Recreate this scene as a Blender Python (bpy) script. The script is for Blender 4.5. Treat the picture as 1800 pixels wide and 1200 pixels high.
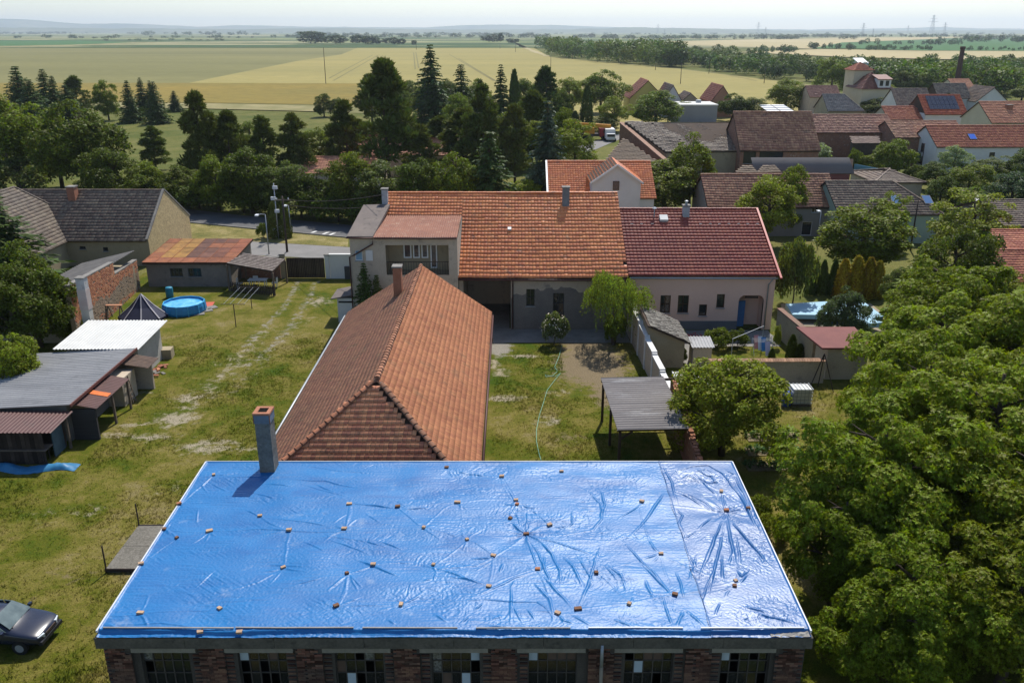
import bpy, math, random
import numpy as np
from mathutils import Vector, Matrix

for o in list(bpy.data.objects):
    bpy.data.objects.remove(o)
C = bpy.context.scene
COL = C.collection
R = math.radians
random.seed(4)
rng = np.random.default_rng(7)

# ------------------------------------------------------------------ camera, world, sun, exposure
CAM_H, FPX, HORIZ = 22.0, 1500.0, 55.0
PITCH = math.atan((600 - HORIZ) / FPX)
cd = bpy.data.cameras.new('camera')
cam = bpy.data.objects.new('camera', cd)
COL.objects.link(cam)
cd.sensor_width = 36.0
cd.lens = FPX / 1800 * 36
cd.clip_start = 0.5
cd.clip_end = 60000
cam.location = (0, 0, CAM_H)
cam.rotation_euler = (math.pi / 2 - PITCH, 0, 0)
C.camera = cam

SUN_EL, SUN_AZ = R(55), R(17)          # azimuth measured from +Y towards +X
world = bpy.data.worlds.new('World')
C.world = world
world.use_nodes = True
wn = world.node_tree
bg = wn.nodes['Background']
sky = wn.nodes.new('ShaderNodeTexSky')
sky.sky_type = 'NISHITA'
sky.sun_disc = False
sky.sun_elevation = SUN_EL
sky.sun_rotation = SUN_AZ
sky.altitude = 200
sky.air_density = 1.0
sky.dust_density = 0.7
sky.ozone_density = 2.6
wn.links.new(sky.outputs[0], bg.inputs[0])
bg.inputs[1].default_value = 0.13

sd = bpy.data.lights.new('sun', 'SUN')
sun = bpy.data.objects.new('sun', sd)
COL.objects.link(sun)
sd.energy = 4.8
sd.angle = R(0.53)
sd.color = (1.0, 0.95, 0.87)
sdir = Vector((math.sin(SUN_AZ) * math.cos(SUN_EL), math.cos(SUN_AZ) * math.cos(SUN_EL), math.sin(SUN_EL)))
sun.rotation_euler = sdir.to_track_quat('Z', 'Y').to_euler()
sun.location = (60, 160, 220)

C.view_settings.view_transform = 'Standard'
C.view_settings.look = 'None'
C.view_settings.exposure = 0.28
C.view_settings.gamma = 1.0
C.view_settings.use_curve_mapping = False
C.cycles.max_bounces = 8
C.cycles.diffuse_bounces = 3
C.cycles.glossy_bounces = 3
C.cycles.transmission_bounces = 4
C.cycles.transparent_max_bounces = 6
C.cycles.volume_bounces = 0
C.cycles.use_denoising = True
C.cycles.sample_clamp_indirect = 4

# ------------------------------------------------------------------ survey helpers (picture reading -> metres)
SP, CP = math.sin(PITCH), math.cos(PITCH)
def ray(px, py):
    a, b = (px - 900) / FPX, (600 - py) / FPX
    return (a, CP + b * SP, -SP + b * CP)
def at(px, py, z=0.0):
    d = ray(px, py)
    t = (z - CAM_H) / d[2]
    return Vector((d[0] * t, d[1] * t, z))
def at_depth(px, py, Y):
    d = ray(px, py)
    t = Y / d[1]
    return Vector((d[0] * t, Y, CAM_H + d[2] * t))
def zat(py, Y):
    return at_depth(900, py, Y).z
def xat(px, Y, z=0.0):
    return (px - 900) / FPX * (Y * CP + (CAM_H - z) * SP)

# ------------------------------------------------------------------ object helpers
ORG = {}
def V3(*a):
    return Vector(a) if len(a) == 3 else Vector(a[0])
def tag(o, label=None, cat=None, group=None, kind=None):
    if label: o['label'] = label
    if cat: o['category'] = cat
    if group: o['group'] = group
    if kind: o['kind'] = kind
    return o
def thing(name, label, cat, loc=(0, 0, 0), group=None, rz=0.0):
    o = bpy.data.objects.new(name, None)
    o.empty_display_size = 0.2
    COL.objects.link(o)
    o.location = loc
    o.rotation_euler = (0, 0, rz)
    ORG[o.name] = Vector(loc)
    return tag(o, label, cat, group)

def np_mesh(name, verts, faces, mat=None, smooth=False):
    """verts (n,3); faces: array (m,k) or list of arrays of different k"""
    verts = np.asarray(verts, dtype=np.float32)
    fl = faces if isinstance(faces, list) else [faces]
    fl = [np.asarray(f, dtype=np.int32) for f in fl if len(f)]
    me = bpy.data.meshes.new(name)
    me.vertices.add(len(verts))
    me.vertices.foreach_set('co', verts.ravel())
    idx = np.concatenate([f.ravel() for f in fl])
    tot = np.concatenate([np.full(len(f), f.shape[1], np.int32) for f in fl])
    st = np.concatenate([[0], np.cumsum(tot)[:-1]]).astype(np.int32)
    me.loops.add(len(idx))
    me.loops.foreach_set('vertex_index', idx)
    me.polygons.add(len(tot))
    me.polygons.foreach_set('loop_start', st)
    me.polygons.foreach_set('loop_total', tot)
    if smooth:
        me.polygons.foreach_set('use_smooth', np.ones(len(tot), bool))
    me.update(calc_edges=True)
    me.validate()
    if mat: me.materials.append(mat)
    return me

class MB:
    """collects boxes, quads and tubes, then links them as ONE mesh object"""
    def __init__(s):
        s.v, s.f = [], []
    def add(s, vs, fs):
        n = len(s.v)
        s.v += [tuple(v) for v in vs]
        s.f += [tuple(i + n for i in f) for f in fs]
        return s
    def quad(s, a, b, c, d):
        return s.add([a, b, c, d], [(0, 1, 2, 3)])
    def poly(s, pts):
        return s.add(pts, [tuple(range(len(pts)))])
    def hexa(s, p):   # 8 points: bottom 4 ccw, top 4 ccw
        return s.add(p, [(3, 2, 1, 0), (4, 5, 6, 7), (0, 1, 5, 4), (1, 2, 6, 5), (2, 3, 7, 6), (3, 0, 4, 7)])
    def box(s, c, d, u=(1, 0, 0), up=(0, 0, 1)):
        """centre c, full sizes d along u, (up x u), up"""
        c, u, up = Vector(c), Vector(u).normalized(), Vector(up).normalized()
        w = up.cross(u)
        a, b, h = u * d[0] / 2, w * d[1] / 2, up * d[2] / 2
        return s.hexa([c - a - b - h, c + a - b - h, c + a + b - h, c - a + b - h,
                       c - a - b + h, c + a - b + h, c + a + b + h, c - a + b + h])
    def slab(s, pts, th, n=None):
        """polygon extruded by -th along its normal (or along n)"""
        pts = [Vector(p) for p in pts]
        if n is None:
            n = (pts[1] - pts[0]).cross(pts[2] - pts[0]).normalized()
        low = [p - Vector(n) * th for p in pts]
        k = len(pts)
        return s.add(pts + low, [tuple(range(k)), tuple(range(2 * k - 1, k - 1, -1))] +
                     [(i, k + i, k + (i + 1) % k, (i + 1) % k) for i in range(k)])
    def tube(s, pts, r, n=6, cap=True):
        pts = [Vector(p) for p in pts]
        rr = r if isinstance(r, (list, tuple)) else [r] * len(pts)
        base = len(s.v)
        up = Vector((0, 0, 1))
        for i, p in enumerate(pts):
            d = (pts[min(i + 1, len(pts) - 1)] - pts[max(i - 1, 0)]).normalized()
            a = d.cross(up if abs(d.z) < 0.9 else Vector((1, 0, 0))).normalized()
            b = d.cross(a)
            for k in range(n):
                t = 2 * math.pi * k / n
                s.v.append(tuple(p + (a * math.cos(t) + b * math.sin(t)) * rr[i]))
        for i in range(len(pts) - 1):
            for k in range(n):
                k2 = (k + 1) % n
                s.f.append((base + i * n + k, base + (i + 1) * n + k, base + (i + 1) * n + k2, base + i * n + k2))
        if cap:
            s.f.append(tuple(base + k for k in range(n)))
            s.f.append(tuple(base + (len(pts) - 1) * n + k for k in range(n - 1, -1, -1)))
        return s
    def bar(s, a, b, w, h=None):
        a, b = Vector(a), Vector(b)
        d = b - a
        up = Vector((0, 0, 1)) if abs(d.normalized().z) < 0.95 else Vector((0, 1, 0))
        w2 = d.normalized().cross(up).normalized()
        up = w2.cross(d.normalized())
        return s.box((a + b) / 2, (d.length, w, h or w), d, up)
    def lathe(s, c, prof, n=16):
        c = Vector(c)
        base = len(s.v)
        for (r, z) in prof:
            for k in range(n):
                t = 2 * math.pi * k / n
                s.v.append((c.x + r * math.cos(t), c.y + r * math.sin(t), c.z + z))
        for i in range(len(prof) - 1):
            for k in range(n):
                k2 = (k + 1) % n
                s.f.append((base + i * n + k, base + i * n + k2, base + (i + 1) * n + k2, base + (i + 1) * n + k))
        return s
    def build(s, name, mat, parent=None, smooth=False, origin=None, local=False, bevel=0):
        me = bpy.data.meshes.new(name)
        if parent is not None and not local:
            off = ORG[parent.name]
        elif origin is not None:
            off = Vector(origin)
        else:
            off = Vector((0, 0, 0))
        me.from_pydata([(x - off.x, y - off.y, z - off.z) for x, y, z in s.v], [], s.f)
        me.validate()
        if smooth:
            me.polygons.foreach_set('use_smooth', [True] * len(me.polygons))
        me.materials.append(mat)
        o = link(name, me, parent)
        if parent is None: o.location = off
        ORG[o.name] = off
        if bevel:
            m = o.modifiers.new('bevel', 'BEVEL'); m.width = bevel; m.segments = 2; m.limit_method = 'ANGLE'
        return o
def link(name, me, parent=None):
    o = bpy.data.objects.new(name, me)
    COL.objects.link(o)
    if parent is not None: o.parent = parent
    return o
def np_obj(name, verts, faces, mat, parent=None, smooth=False, kind=None):
    off = np.array(ORG[parent.name]) if parent is not None else np.zeros(3)
    o = link(name, np_mesh(name, np.asarray(verts) - off, faces, mat, smooth), parent)
    ORG[o.name] = Vector(off)
    if kind: o['kind'] = kind
    return o
def copy_tree(o, parent=None):
    c = o.copy()
    COL.objects.link(c)
    if parent is not None: c.parent = parent
    for ch in list(o.children): copy_tree(ch, c)
    return c

# ------------------------------------------------------------------ materials
MATS = {}
class NT:
    def __init__(s, name):
        s.m = bpy.data.materials.new(name)
        s.m.use_nodes = True
        s.t = s.m.node_tree
        s.t.nodes.clear()
        s.out = s.n('ShaderNodeOutputMaterial')
        MATS[name] = s.m
    def n(s, typ, **kw):
        nd = s.t.nodes.new(typ)
        for k, v in kw.items():
            if k.startswith('i_'):
                key = k[2:]
                key = int(key) if key.isdigit() else key.replace('_', ' ')
                s.set(nd.inputs[key], v)
            else:
                setattr(nd, k, v)
        return nd
    def set(s, inp, v):
        if hasattr(v, 'is_output'):
            s.t.links.new(v, inp)
        else:
            inp.default_value = v
    def noise(s, co, scale, detail=4, rough=0.55, dist=0.0):
        return s.n('ShaderNodeTexNoise', i_Vector=co, i_Scale=scale, i_Detail=detail, i_Roughness=rough, i_Distortion=dist).outputs['Fac']
    def ramp(s, f, stops, interp='LINEAR'):
        r = s.n('ShaderNodeValToRGB', i_Fac=f)
        cr = r.color_ramp
        cr.interpolation = interp
        while len(cr.elements) > len(stops): cr.elements.remove(cr.elements[-1])
        while len(cr.elements) < len(stops): cr.elements.new(0.5)
        for e, (p, c) in zip(cr.elements, stops):
            e.position = p
            e.color = (c, c, c, 1) if not hasattr(c, '__len__') else (*c, 1)
        return r.outputs[0]
    def mix(s, f, a, b, mode='MIX'):
        m = s.n('ShaderNodeMix', data_type='RGBA', blend_type=mode, clamp_factor=True)
        s.set(m.inputs[0], f)
        for i, v in ((6, a), (7, b)):
            s.set(m.inputs[i], v if hasattr(v, 'is_output') else (*v, 1))
        return m.outputs[2]
    def math(s, op, a, b=0.0, c=0.0):
        m = s.n('ShaderNodeMath', operation=op)
        s.set(m.inputs[0], a); s.set(m.inputs[1], b); s.set(m.inputs[2], c)
        return m.outputs[0]
    def co(s, kind='Object', scale=None):
        c = s.n('ShaderNodeTexCoord').outputs[kind]
        if scale:
            mp = s.n('ShaderNodeMapping', i_Vector=c, i_Scale=scale)
            c = mp.outputs[0]
        return c
    def island(s):
        return s.n('ShaderNodeNewGeometry').outputs['Random Per Island']
    def bump(s, h, strength=0.3, dist=0.02, normal=None):
        b = s.n('ShaderNodeBump', i_Height=h, i_Strength=strength, i_Distance=dist)
        if normal is not None: s.set(b.inputs['Normal'], normal)
        return b.outputs[0]
    def bsdf(s, color, rough=0.8, spec=0.3, metal=0.0, normal=None, **kw):
        b = s.n('ShaderNodeBsdfPrincipled')
        s.set(b.inputs['Base Color'], color if hasattr(color, 'is_output') else (*color, 1))
        s.set(b.inputs['Roughness'], rough)
        s.set(b.inputs['Specular IOR Level'], spec)
        s.set(b.inputs['Metallic'], metal)
        if normal is not None: s.set(b.inputs['Normal'], normal)
        for k, v in kw.items(): s.set(b.inputs[k.replace('_', ' ')], v)
        return b.outputs[0]
    def done(s, sh):
        s.set(s.out.inputs[0], sh)
        return s.m

def mat(name, c1, c2=None, scale=1.5, rough=0.85, spec=0.25, metal=0.0, bump=0.0, bscale=25, island=0.0, fine=0.0, c3=None, stretch=None, objcol=False):
    """plain surface: c1..c2 by large noise, c3 blotches, per-piece brightness 'island', fine grain"""
    if name in MATS: return MATS[name]
    t = NT(name)
    co = t.co('Object', stretch)
    col = (*c1,)
    if c2 is not None:
        f = t.ramp(t.noise(co, scale, 6, 0.6), [(0.32, 0.0), (0.68, 1.0)])
        col = t.mix(f, c1, c2)
    if c3 is not None:
        f = t.ramp(t.noise(co, scale * 2.7, 7, 0.65), [(0.56, 0.0), (0.7, 1.0)])
        col = t.mix(f, col, c3)
    if island:
        h = t.n('ShaderNodeHueSaturation', i_Hue=t.math('MULTIPLY_ADD', t.island(), 0.025 * min(1, island * 3), 0.5 - 0.0125 * min(1, island * 3)), i_Value=t.math('MULTIPLY_ADD', t.island(), 2 * island, 1 - island))
        t.set(h.inputs['Color'], col if hasattr(col, 'is_output') else (*col, 1))
        col = h.outputs[0]
    if objcol:
        col = t.mix(1.0, col if hasattr(col, 'is_output') else col, t.n('ShaderNodeObjectInfo').outputs['Color'], 'MULTIPLY')
    if fine:
        g = t.ramp(t.noise(co, bscale, 3, 0.7), [(0.3, 1 - fine), (0.7, 1 + fine)])
        col = t.mix(1.0, col, g, 'MULTIPLY')
    nrm = None
    if bump:
        nrm = t.bump(t.noise(co, bscale, 5, 0.65), bump, 0.03)
    return t.done(t.bsdf(col, rough, spec, metal, nrm))

def foliage(name, trans=0.35, attr=False, gloss=0.35, lo=0.7, hi=1.3):
    t = NT(name)
    base = t.n('ShaderNodeObjectInfo').outputs['Color']
    isl = t.island()
    h = t.n('ShaderNodeHueSaturation', i_Hue=t.math('MULTIPLY_ADD', isl, 0.05, 0.475), i_Saturation=1.0, i_Value=t.math('MULTIPLY_ADD', isl, hi - lo, lo))
    t.set(h.inputs['Color'], base)
    col = h.outputs[0]
    if attr:
        a = t.n('ShaderNodeAttribute', attribute_name='tone')
        col = t.mix(1.0, col, a.outputs['Color'], 'MULTIPLY')
    d = t.bsdf(col, 0.5, gloss)
    tc = t.mix(1.0, col, (1.5, 1.6, 0.5), 'MULTIPLY')
    tr = t.n('ShaderNodeBsdfTranslucent', i_Color=tc).outputs[0]
    m = t.n('ShaderNodeMixShader', i_0=trans)
    t.set(m.inputs[1], d); t.set(m.inputs[2], tr)
    return t.done(m.outputs[0])
# ================================================================== GROUND, FIELDS, ROADS, HILLS
def grass_mat(name, green, olive, dry, bare, s=1.0, bare_pos=0.66, wear=False, trans=0):
    t = NT(name)
    co = t.co('Object')
    n1 = t.noise(co, 0.10 * s, 6, 0.62, 0.6)
    n2 = t.noise(co, 0.45 * s, 6, 0.65, 0.4)
    n3 = t.noise(co, 3.2 * s, 5, 0.7)
    f = t.math('MULTIPLY_ADD', n2, 0.55, t.math('MULTIPLY', n1, 0.45))
    f = t.math('MULTIPLY_ADD', n3, 0.22, f)
    f = t.math('SUBTRACT', f, 0.11)
    col = t.ramp(f, [(0.36, green), (0.47, olive), (0.56, dry), (bare_pos, bare)])
    if wear:
        at_ = t.n('ShaderNodeAttribute', attribute_name='wear')
        sp_ = t.n('ShaderNodeSeparateColor', i_Color=at_.outputs['Color'])
        n4 = t.noise(co, 1.7, 7, 0.72, 0.3)
        for ch, (c1, c2) in enumerate((((0.34, 0.29, 0.20), (0.24, 0.21, 0.15)), ((0.20, 0.155, 0.095), (0.155, 0.12, 0.07)), ((0.27, 0.25, 0.215), (0.20, 0.185, 0.15)))):
            w_ = t.math('ADD', sp_.outputs[ch], t.math('MULTIPLY_ADD', n4, 1.5, -0.75))
            w_ = t.math('MULTIPLY', t.ramp(w_, [(0.36, 0), (0.62, 1)]), t.ramp(sp_.outputs[ch], [(0.02, 0), (0.15, 1)]))
            col = t.mix(w_, col, t.mix(n3, c1, c2))
    fine = t.ramp(t.noise(co, 16 * s, 4, 0.75), [(0.28, 0.42), (0.72, 1.6)])
    col = t.mix(1.0, col, fine, 'MULTIPLY')
    sh = t.bsdf(col, 0.95, 0.08, 0, t.bump(t.noise(co, 14 * s, 5, 0.75), 0.9, 0.06))
    if trans:
        tr = t.n('ShaderNodeBsdfTranslucent', i_Color=t.mix(1.0, col, (1.5, 1.5, 1.1), 'MULTIPLY')).outputs[0]
        m = t.n('ShaderNodeMixShader', i_0=trans); t.set(m.inputs[1], sh); t.set(m.inputs[2], tr); sh = m.outputs[0]
    return t.done(sh)

M_GRASS = grass_mat('grass', (0.040, 0.072, 0.004), (0.088, 0.094, 0.009), (0.152, 0.130, 0.030), (0.21, 0.17, 0.08), wear=True)
M_BLADE = grass_mat('grass_blades', (0.045, 0.078, 0.008), (0.085, 0.095, 0.014), (0.145, 0.125, 0.038), (0.20, 0.16, 0.09), trans=.5)
M_MEADOW = grass_mat('meadow', (0.058, 0.080, 0.016), (0.092, 0.102, 0.024), (0.125, 0.122, 0.034), (0.17, 0.15, 0.06), 0.35, 0.75)
M_VERGE = grass_mat('verge_grass', (0.09, 0.10, 0.03), (0.17, 0.15, 0.05), (0.25, 0.21, 0.09), (0.30, 0.25, 0.13), 1.0, 0.7)
M_SOIL = mat('soil', (0.17, 0.135, 0.08), (0.22, 0.18, 0.11), 0.8, 0.95, 0.1, bump=0.7, bscale=9, fine=0.25, c3=(0.10, 0.11, 0.035))
M_GRAVEL = mat('gravel', (0.30, 0.27, 0.22), (0.20, 0.19, 0.10), 1.6, 0.95, 0.1, bump=0.6, bscale=18, fine=0.25, c3=(0.13, 0.13, 0.04))
M_ASPHALT = mat('asphalt', (0.09, 0.09, 0.092), (0.12, 0.12, 0.12), 0.3, 0.9, 0.2, bump=0.2, bscale=30, fine=0.12)
M_PAVE = mat('pavement', (0.17, 0.165, 0.155), (0.215, 0.205, 0.195), 0.5, 0.9, 0.2, bump=0.2, bscale=20, fine=0.12)
M_CONC = mat('concrete', (0.17, 0.16, 0.145), (0.235, 0.22, 0.20), 0.7, 0.9, 0.2, bump=0.35, bscale=14, fine=0.15, c3=(0.15, 0.145, 0.12))

def sheet(name, pts, z, m, px=True):
    P = [at(x, y, z) for x, y in pts] if px else [Vector((x, y, z)) for x, y in pts]
    mb = MB().poly(P)
    o = mb.build(name, m)
    o['kind'] = 'structure'
    return o

g = MB().poly([(-16000, -3000, 0), (16000, -3000, 0), (16000, 18600, 0), (-16000, 18600, 0)]).build('ground', M_MEADOW)
g['kind'] = 'structure'

# yard turf: one grid sheet that carries how worn each spot is (R bare and dry, G soil, B gravel)
def gp(*pts):
    return [tuple(at(x, y, 0))[:2] for x, y in pts]
lx, ly = np.arange(-60, 40.01, .4), np.arange(14, 80.01, .4)
LX, LY = np.meshgrid(lx, ly, indexing='ij')
WE = np.zeros((*LX.shape, 4)); WE[..., 3] = 1
def wear_blob(ch, px, py, rx, ry, k=1.0):
    p = at(px, py)
    d = ((LX - p.x) / rx) ** 2 + ((LY - p.y) / ry) ** 2
    WE[..., ch] = np.maximum(WE[..., ch], k * np.exp(-d * .8))
def wear_line(ch, pts, w, k=1.0):
    for (x0, y0), (x1, y1) in zip(pts[:-1], pts[1:]):
        dx, dy = x1 - x0, y1 - y0
        t_ = np.clip(((LX - x0) * dx + (LY - y0) * dy) / (dx * dx + dy * dy), 0, 1)
        d = np.hypot(LX - x0 - t_ * dx, LY - y0 - t_ * dy) / w
        WE[..., ch] = np.maximum(WE[..., ch], k * np.exp(-d * d))
wear_line(2, gp((524, 495), (512, 518), (494, 545), (468, 572), (430, 610)), .60, .46)
wear_line(2, gp((556, 495), (545, 520), (530, 545), (510, 575), (478, 610), (440, 640)), .60, .46)
wear_line(0, gp((470, 575), (420, 630), (360, 690), (300, 745)), 1.3, .42)
wear_line(0, gp((540, 560), (470, 620), (400, 690)), 1.6, .35)
for q in [(0, 312, 735, 1.7, 1.3, .66), (0, 270, 768, 1.9, .7, .58), (0, 228, 748, 1.2, .5, .6), (0, 200, 765, 1.3, .5, .6), (0, 335, 700, 1.6, 1.0, .6), (0, 365, 785, 2.2, 1.2, .6), (0, 430, 790, 1.5, .6, .5), (0, 560, 530, 1.6, 2.0, .5), (0, 420, 640, 2.0, 1.2, .45), (0, 250, 690, .9, .5, .5),
          (0, 890, 700, 1.6, .7, .65), (0, 925, 626, 1.1, .5, .7), (0, 880, 655, 1.0, 1.2, .55), (0, 965, 740, 1.3, 1.0, .5), (1, 1000, 770, 1.2, 1.4, .45), (0, 980, 690, 1.4, .8, .45), (0, 60, 910, 2.5, 1.5, .3), (0, 150, 900, 2.0, 1.0, .4), (0, 300, 860, 2, 1, .35), (1, 120, 1010, 2, 1.2, .35),
          (1, 1040, 640, 2.6, 4.4, 1.0), (1, 1030, 605, 2.0, 2.2, 1.0), (1, 1068, 690, 1.2, 3.0, .8), (2, 878, 612, .9, 1.8, .95), (2, 872, 585, .6, 1.5, .6), (0, 870, 640, .5, 2.0, .6)]:
    wear_blob(*q)
ok = ((LX[:-1, :-1] >= -60) & (LY[:-1, :-1] < 58)) | ((LX[:-1, :-1] >= -36) & (LX[:-1, :-1] < -12.3) & (LY[:-1, :-1] < 80)) | ((LX[:-1, :-1] >= -12.5) & (LY[:-1, :-1] < 62.5))
ix = np.arange(LX.size).reshape(LX.shape)
FQ = np.stack([ix[:-1, :-1], ix[1:, :-1], ix[1:, 1:], ix[:-1, 1:]], -1)[ok]
yl = np_obj('yard_lawn', np.stack([LX, LY, np.full(LX.shape, .012)], -1).reshape(-1, 3), FQ, M_GRASS)
yl['kind'] = 'structure'
yl.data.attributes.new('wear', 'FLOAT_COLOR', 'POINT').data.foreach_set('color', WE.astype(np.float32).ravel())
sheet('garden_lawn', [(9.0, 55.2), (36, 55.2), (36, 92), (20.6, 92), (20.6, 57), (9.0, 57)], 0.016, M_MEADOW, px=False)

def strip(name, pts, w, z, m, seed=1):
    """winding ribbon along ground points (x, y) with an uneven width"""
    r = random.Random(seed)
    pts = [Vector((*p, z)) for p in pts]
    out = []
    for i in range(len(pts) - 1):
        for k in range(6):
            out.append(pts[i].lerp(pts[i + 1], k / 6))
    out.append(pts[-1])
    mb = MB()
    L, Rr = [], []
    for i, p in enumerate(out):
        d = (out[min(i + 1, len(out) - 1)] - out[max(i - 1, 0)]).normalized()
        s = Vector((-d.y, d.x, 0))
        ww = w * (0.5 + 0.25 * r.uniform(-1, 1))
        L.append(p + s * ww); Rr.append(p - s * ww)
    for i in range(len(out) - 1):
        mb.quad(L[i], Rr[i], Rr[i + 1], L[i + 1])
    o = mb.build(name, m)
    o['kind'] = 'structure'
    return o

sheet('yard_paving', [(-1.45, 60.2), (8.9, 60.2), (8.9, 63.28), (-4.08, 63.28), (-4.08, 61.2), (-1.45, 61.2)], 0.03, M_CONC, px=False)
sheet('passage_floor', [(-3.7, 63.32), (-.2, 63.32), (-.2, 69.9), (-3.7, 69.9)], 0.03, M_CONC, px=False)
sheet('yard_paving', [(9.05, 59.4), (20, 59.4), (20, 63.05), (9.05, 63.05)], 0.03, M_CONC, px=False)

# street behind the yard
sheet('road', [(60, 340), (300, 364), (420, 378), (622, 396), (760, 408), (860, 414), (860, 436), (760, 430), (612, 417), (420, 399), (300, 387), (60, 362)], 0.02, M_ASPHALT)
for k, (x0, y0, x1, y1) in enumerate([(300, 388.2, 420, 400), (420, 400, 612, 418.2)]):
    a, b = at(x0, y0), at(x1, y1)
    d = (b - a).normalized()
    kb = MB().bar(a + Vector((0, 0, 0.06)), b + Vector((0, 0, 0.06)), 0.22, 0.13).build('kerb', M_CONC)
    kb['kind'] = 'structure'
M_LINE = mat('road_paint', (0.75, 0.75, 0.72), (0.55, 0.55, 0.52), 3, 0.7, 0.3)
for (x0, y0, x1, y1) in [(575, 414.6, 588, 409.5), (548, 409, 556, 406), (568, 411.5, 577, 408)]:
    a, b = at(x0, y0, 0.026), at(x1, y1, 0.026)
    s = Vector((0.18, 0.05, 0))
    o = MB().quad(a - s, a + s, b + s, b - s).build('road_marking', M_LINE); o['kind'] = 'structure'
sheet('grass_verge', [(300, 389), (420, 401), (612, 419), (612, 434), (440, 424), (300, 419)], 0.035, M_VERGE)
sheet('side_street', [(300, 419.4), (440, 424.4), (640, 436), (640, 456), (575, 455), (430, 447), (300, 444)], 0.024, M_PAVE)
sheet('village_lane', [(1000, 262), (1085, 236), (1110, 236), (1035, 268)], 0.05, M_PAVE)

# ---- fields
def field_mat(name, a, b, scale, stretch, c3=None, fine=0.06):
    return mat(name, a, b, scale, 0.95, 0.08, stretch=stretch, c3=c3, fine=fine, bscale=0.35)
M_WHEAT = field_mat('wheat', (0.285, 0.24, 0.085), (0.235, 0.205, 0.075), 0.008, (.35, 1.6, 1), fine=.16)
M_BARLEY = field_mat('unripe_wheat', (0.195, 0.180, 0.072), (0.140, 0.135, 0.055), 0.006, (.3, 1.2, 1), fine=.16)
M_OCHRE = field_mat('ripe_barley', (0.225, 0.165, 0.038), (0.17, 0.14, 0.038), 0.02, (.5, 1, 1), fine=.2)
M_STRAW = field_mat('dry_grass', (0.28, 0.24, 0.12), (0.17, 0.16, 0.065), 0.12, (1, 0.6, 1))
M_CROP = field_mat('green_crop', (0.05, 0.12, 0.035), (0.06, 0.13, 0.045), 0.01, (1, .5, 1))
M_PALE = field_mat('pale_field', (0.40, 0.33, 0.185), (0.33, 0.28, 0.15), 0.004, (1, 0.4, 1))

t = NT('plain')
co = t.co('Object', (0.00035, 0.0011, 1))
f = t.noise(co, 2.2, 5, 0.6)
col = t.ramp(f, [(0.38, (0.05, 0.085, 0.03)), (0.46, (0.07, 0.10, 0.035)), (0.49, (0.26, 0.24, 0.13)), (0.56, (0.16, 0.2, 0.07)), (0.6, (0.06, 0.09, 0.035)), (0.7, (0.3, 0.27, 0.16))], 'CONSTANT')
M_PLAIN = t.done(t.bsdf(col, 0.95, 0.05))
sheet('plain', [(-15900, 1250), (15900, 1250), (15900, 18500), (-15900, 18500)], 0.30, M_PLAIN, px=False)
sheet('barley_field', [(-400, 74), (120, 74), (260, 73.5), (520, 76.5), (760, 79), (930, 82), (965, 100), (1190, 120), (1450, 152), (1480, 215), (1000, 235), (660, 200), (200, 186), (-400, 182)], 0.10, M_BARLEY)
sheet('wheat_field', [(600, 96), (640, 79.5), (760, 80), (935, 82.5), (968, 101), (1190, 121), (1450, 153), (1480, 214), (1000, 234), (640, 198), (560, 146.5), (330, 146.5), (420, 128), (520, 108)], 0.16, M_WHEAT)
sheet('ochre_field', [(-400, 146), (330, 146), (700, 147), (700, 186), (440, 182), (200, 179), (-400, 176)], 0.20, M_OCHRE)
sheet('dry_grass_strip', [(200, 180), (440, 183), (560, 187), (560, 196), (440, 193), (320, 190), (200, 190)], 0.23, M_STRAW)
sheet('crop_field', [(-400, 73), (140, 71.5), (235, 74.8), (120, 79), (-400, 88)], 0.34, M_CROP)
sheet('field_margin', [(-400, 88.3), (120, 79.2), (270, 74.5), (275, 75.2), (120, 81), (-400, 91.5)], 0.36, M_STRAW)
sheet('pale_field', [(1068, 79), (1100, 74.5), (1300, 70), (1520, 66.5), (1700, 65), (1640, 69), (1480, 75), (1425, 86), (1200, 79)], 0.50, M_PALE)
sheet('crop_field', [(1425, 86), (1480, 75), (1640, 69.5), (1750, 66), (2200, 62), (2200, 90), (1800, 89.5), (1620, 89), (1480, 85)], 0.60, M_CROP)
sheet('pale_field', [(1300, 92), (1440, 86.5), (1620, 89.5), (1800, 90), (2200, 90.5), (2200, 118), (1800, 106), (1640, 104), (1480, 100)], 0.70, M_PALE)
# tramlines in the wheat
M_TRACK = mat('wheel_track', (0.17, 0.15, 0.07), (0.2, 0.18, 0.08), 0.1, 0.95, 0.05)
for i, (x0, y0, x1, y1) in enumerate([(578, 138, 655, 97), (586, 142, 665, 97), (730, 122, 727, 92), (736, 120, 731, 92), (790, 96, 868, 142), (806, 103, 874, 144), (1248, 126, 1330, 142)]):
    a, b = at(x0, y0, 0.2), at(x1, y1, 0.2)
    d = (b - a).normalized(); s = Vector((-d.y, d.x, 0)) * 0.5
    o = MB().quad(a - s, a + s, b + s, b - s).build('tramline', M_TRACK); o['kind'] = 'structure'
a = [at(x, y, 0.25) for x, y in [(906, 76), (918, 82), (940, 91), (962, 99)]]
strip('field_track', [tuple(p)[:2] for p in a], 7.0, 0.3, M_PALE, 9)

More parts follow.
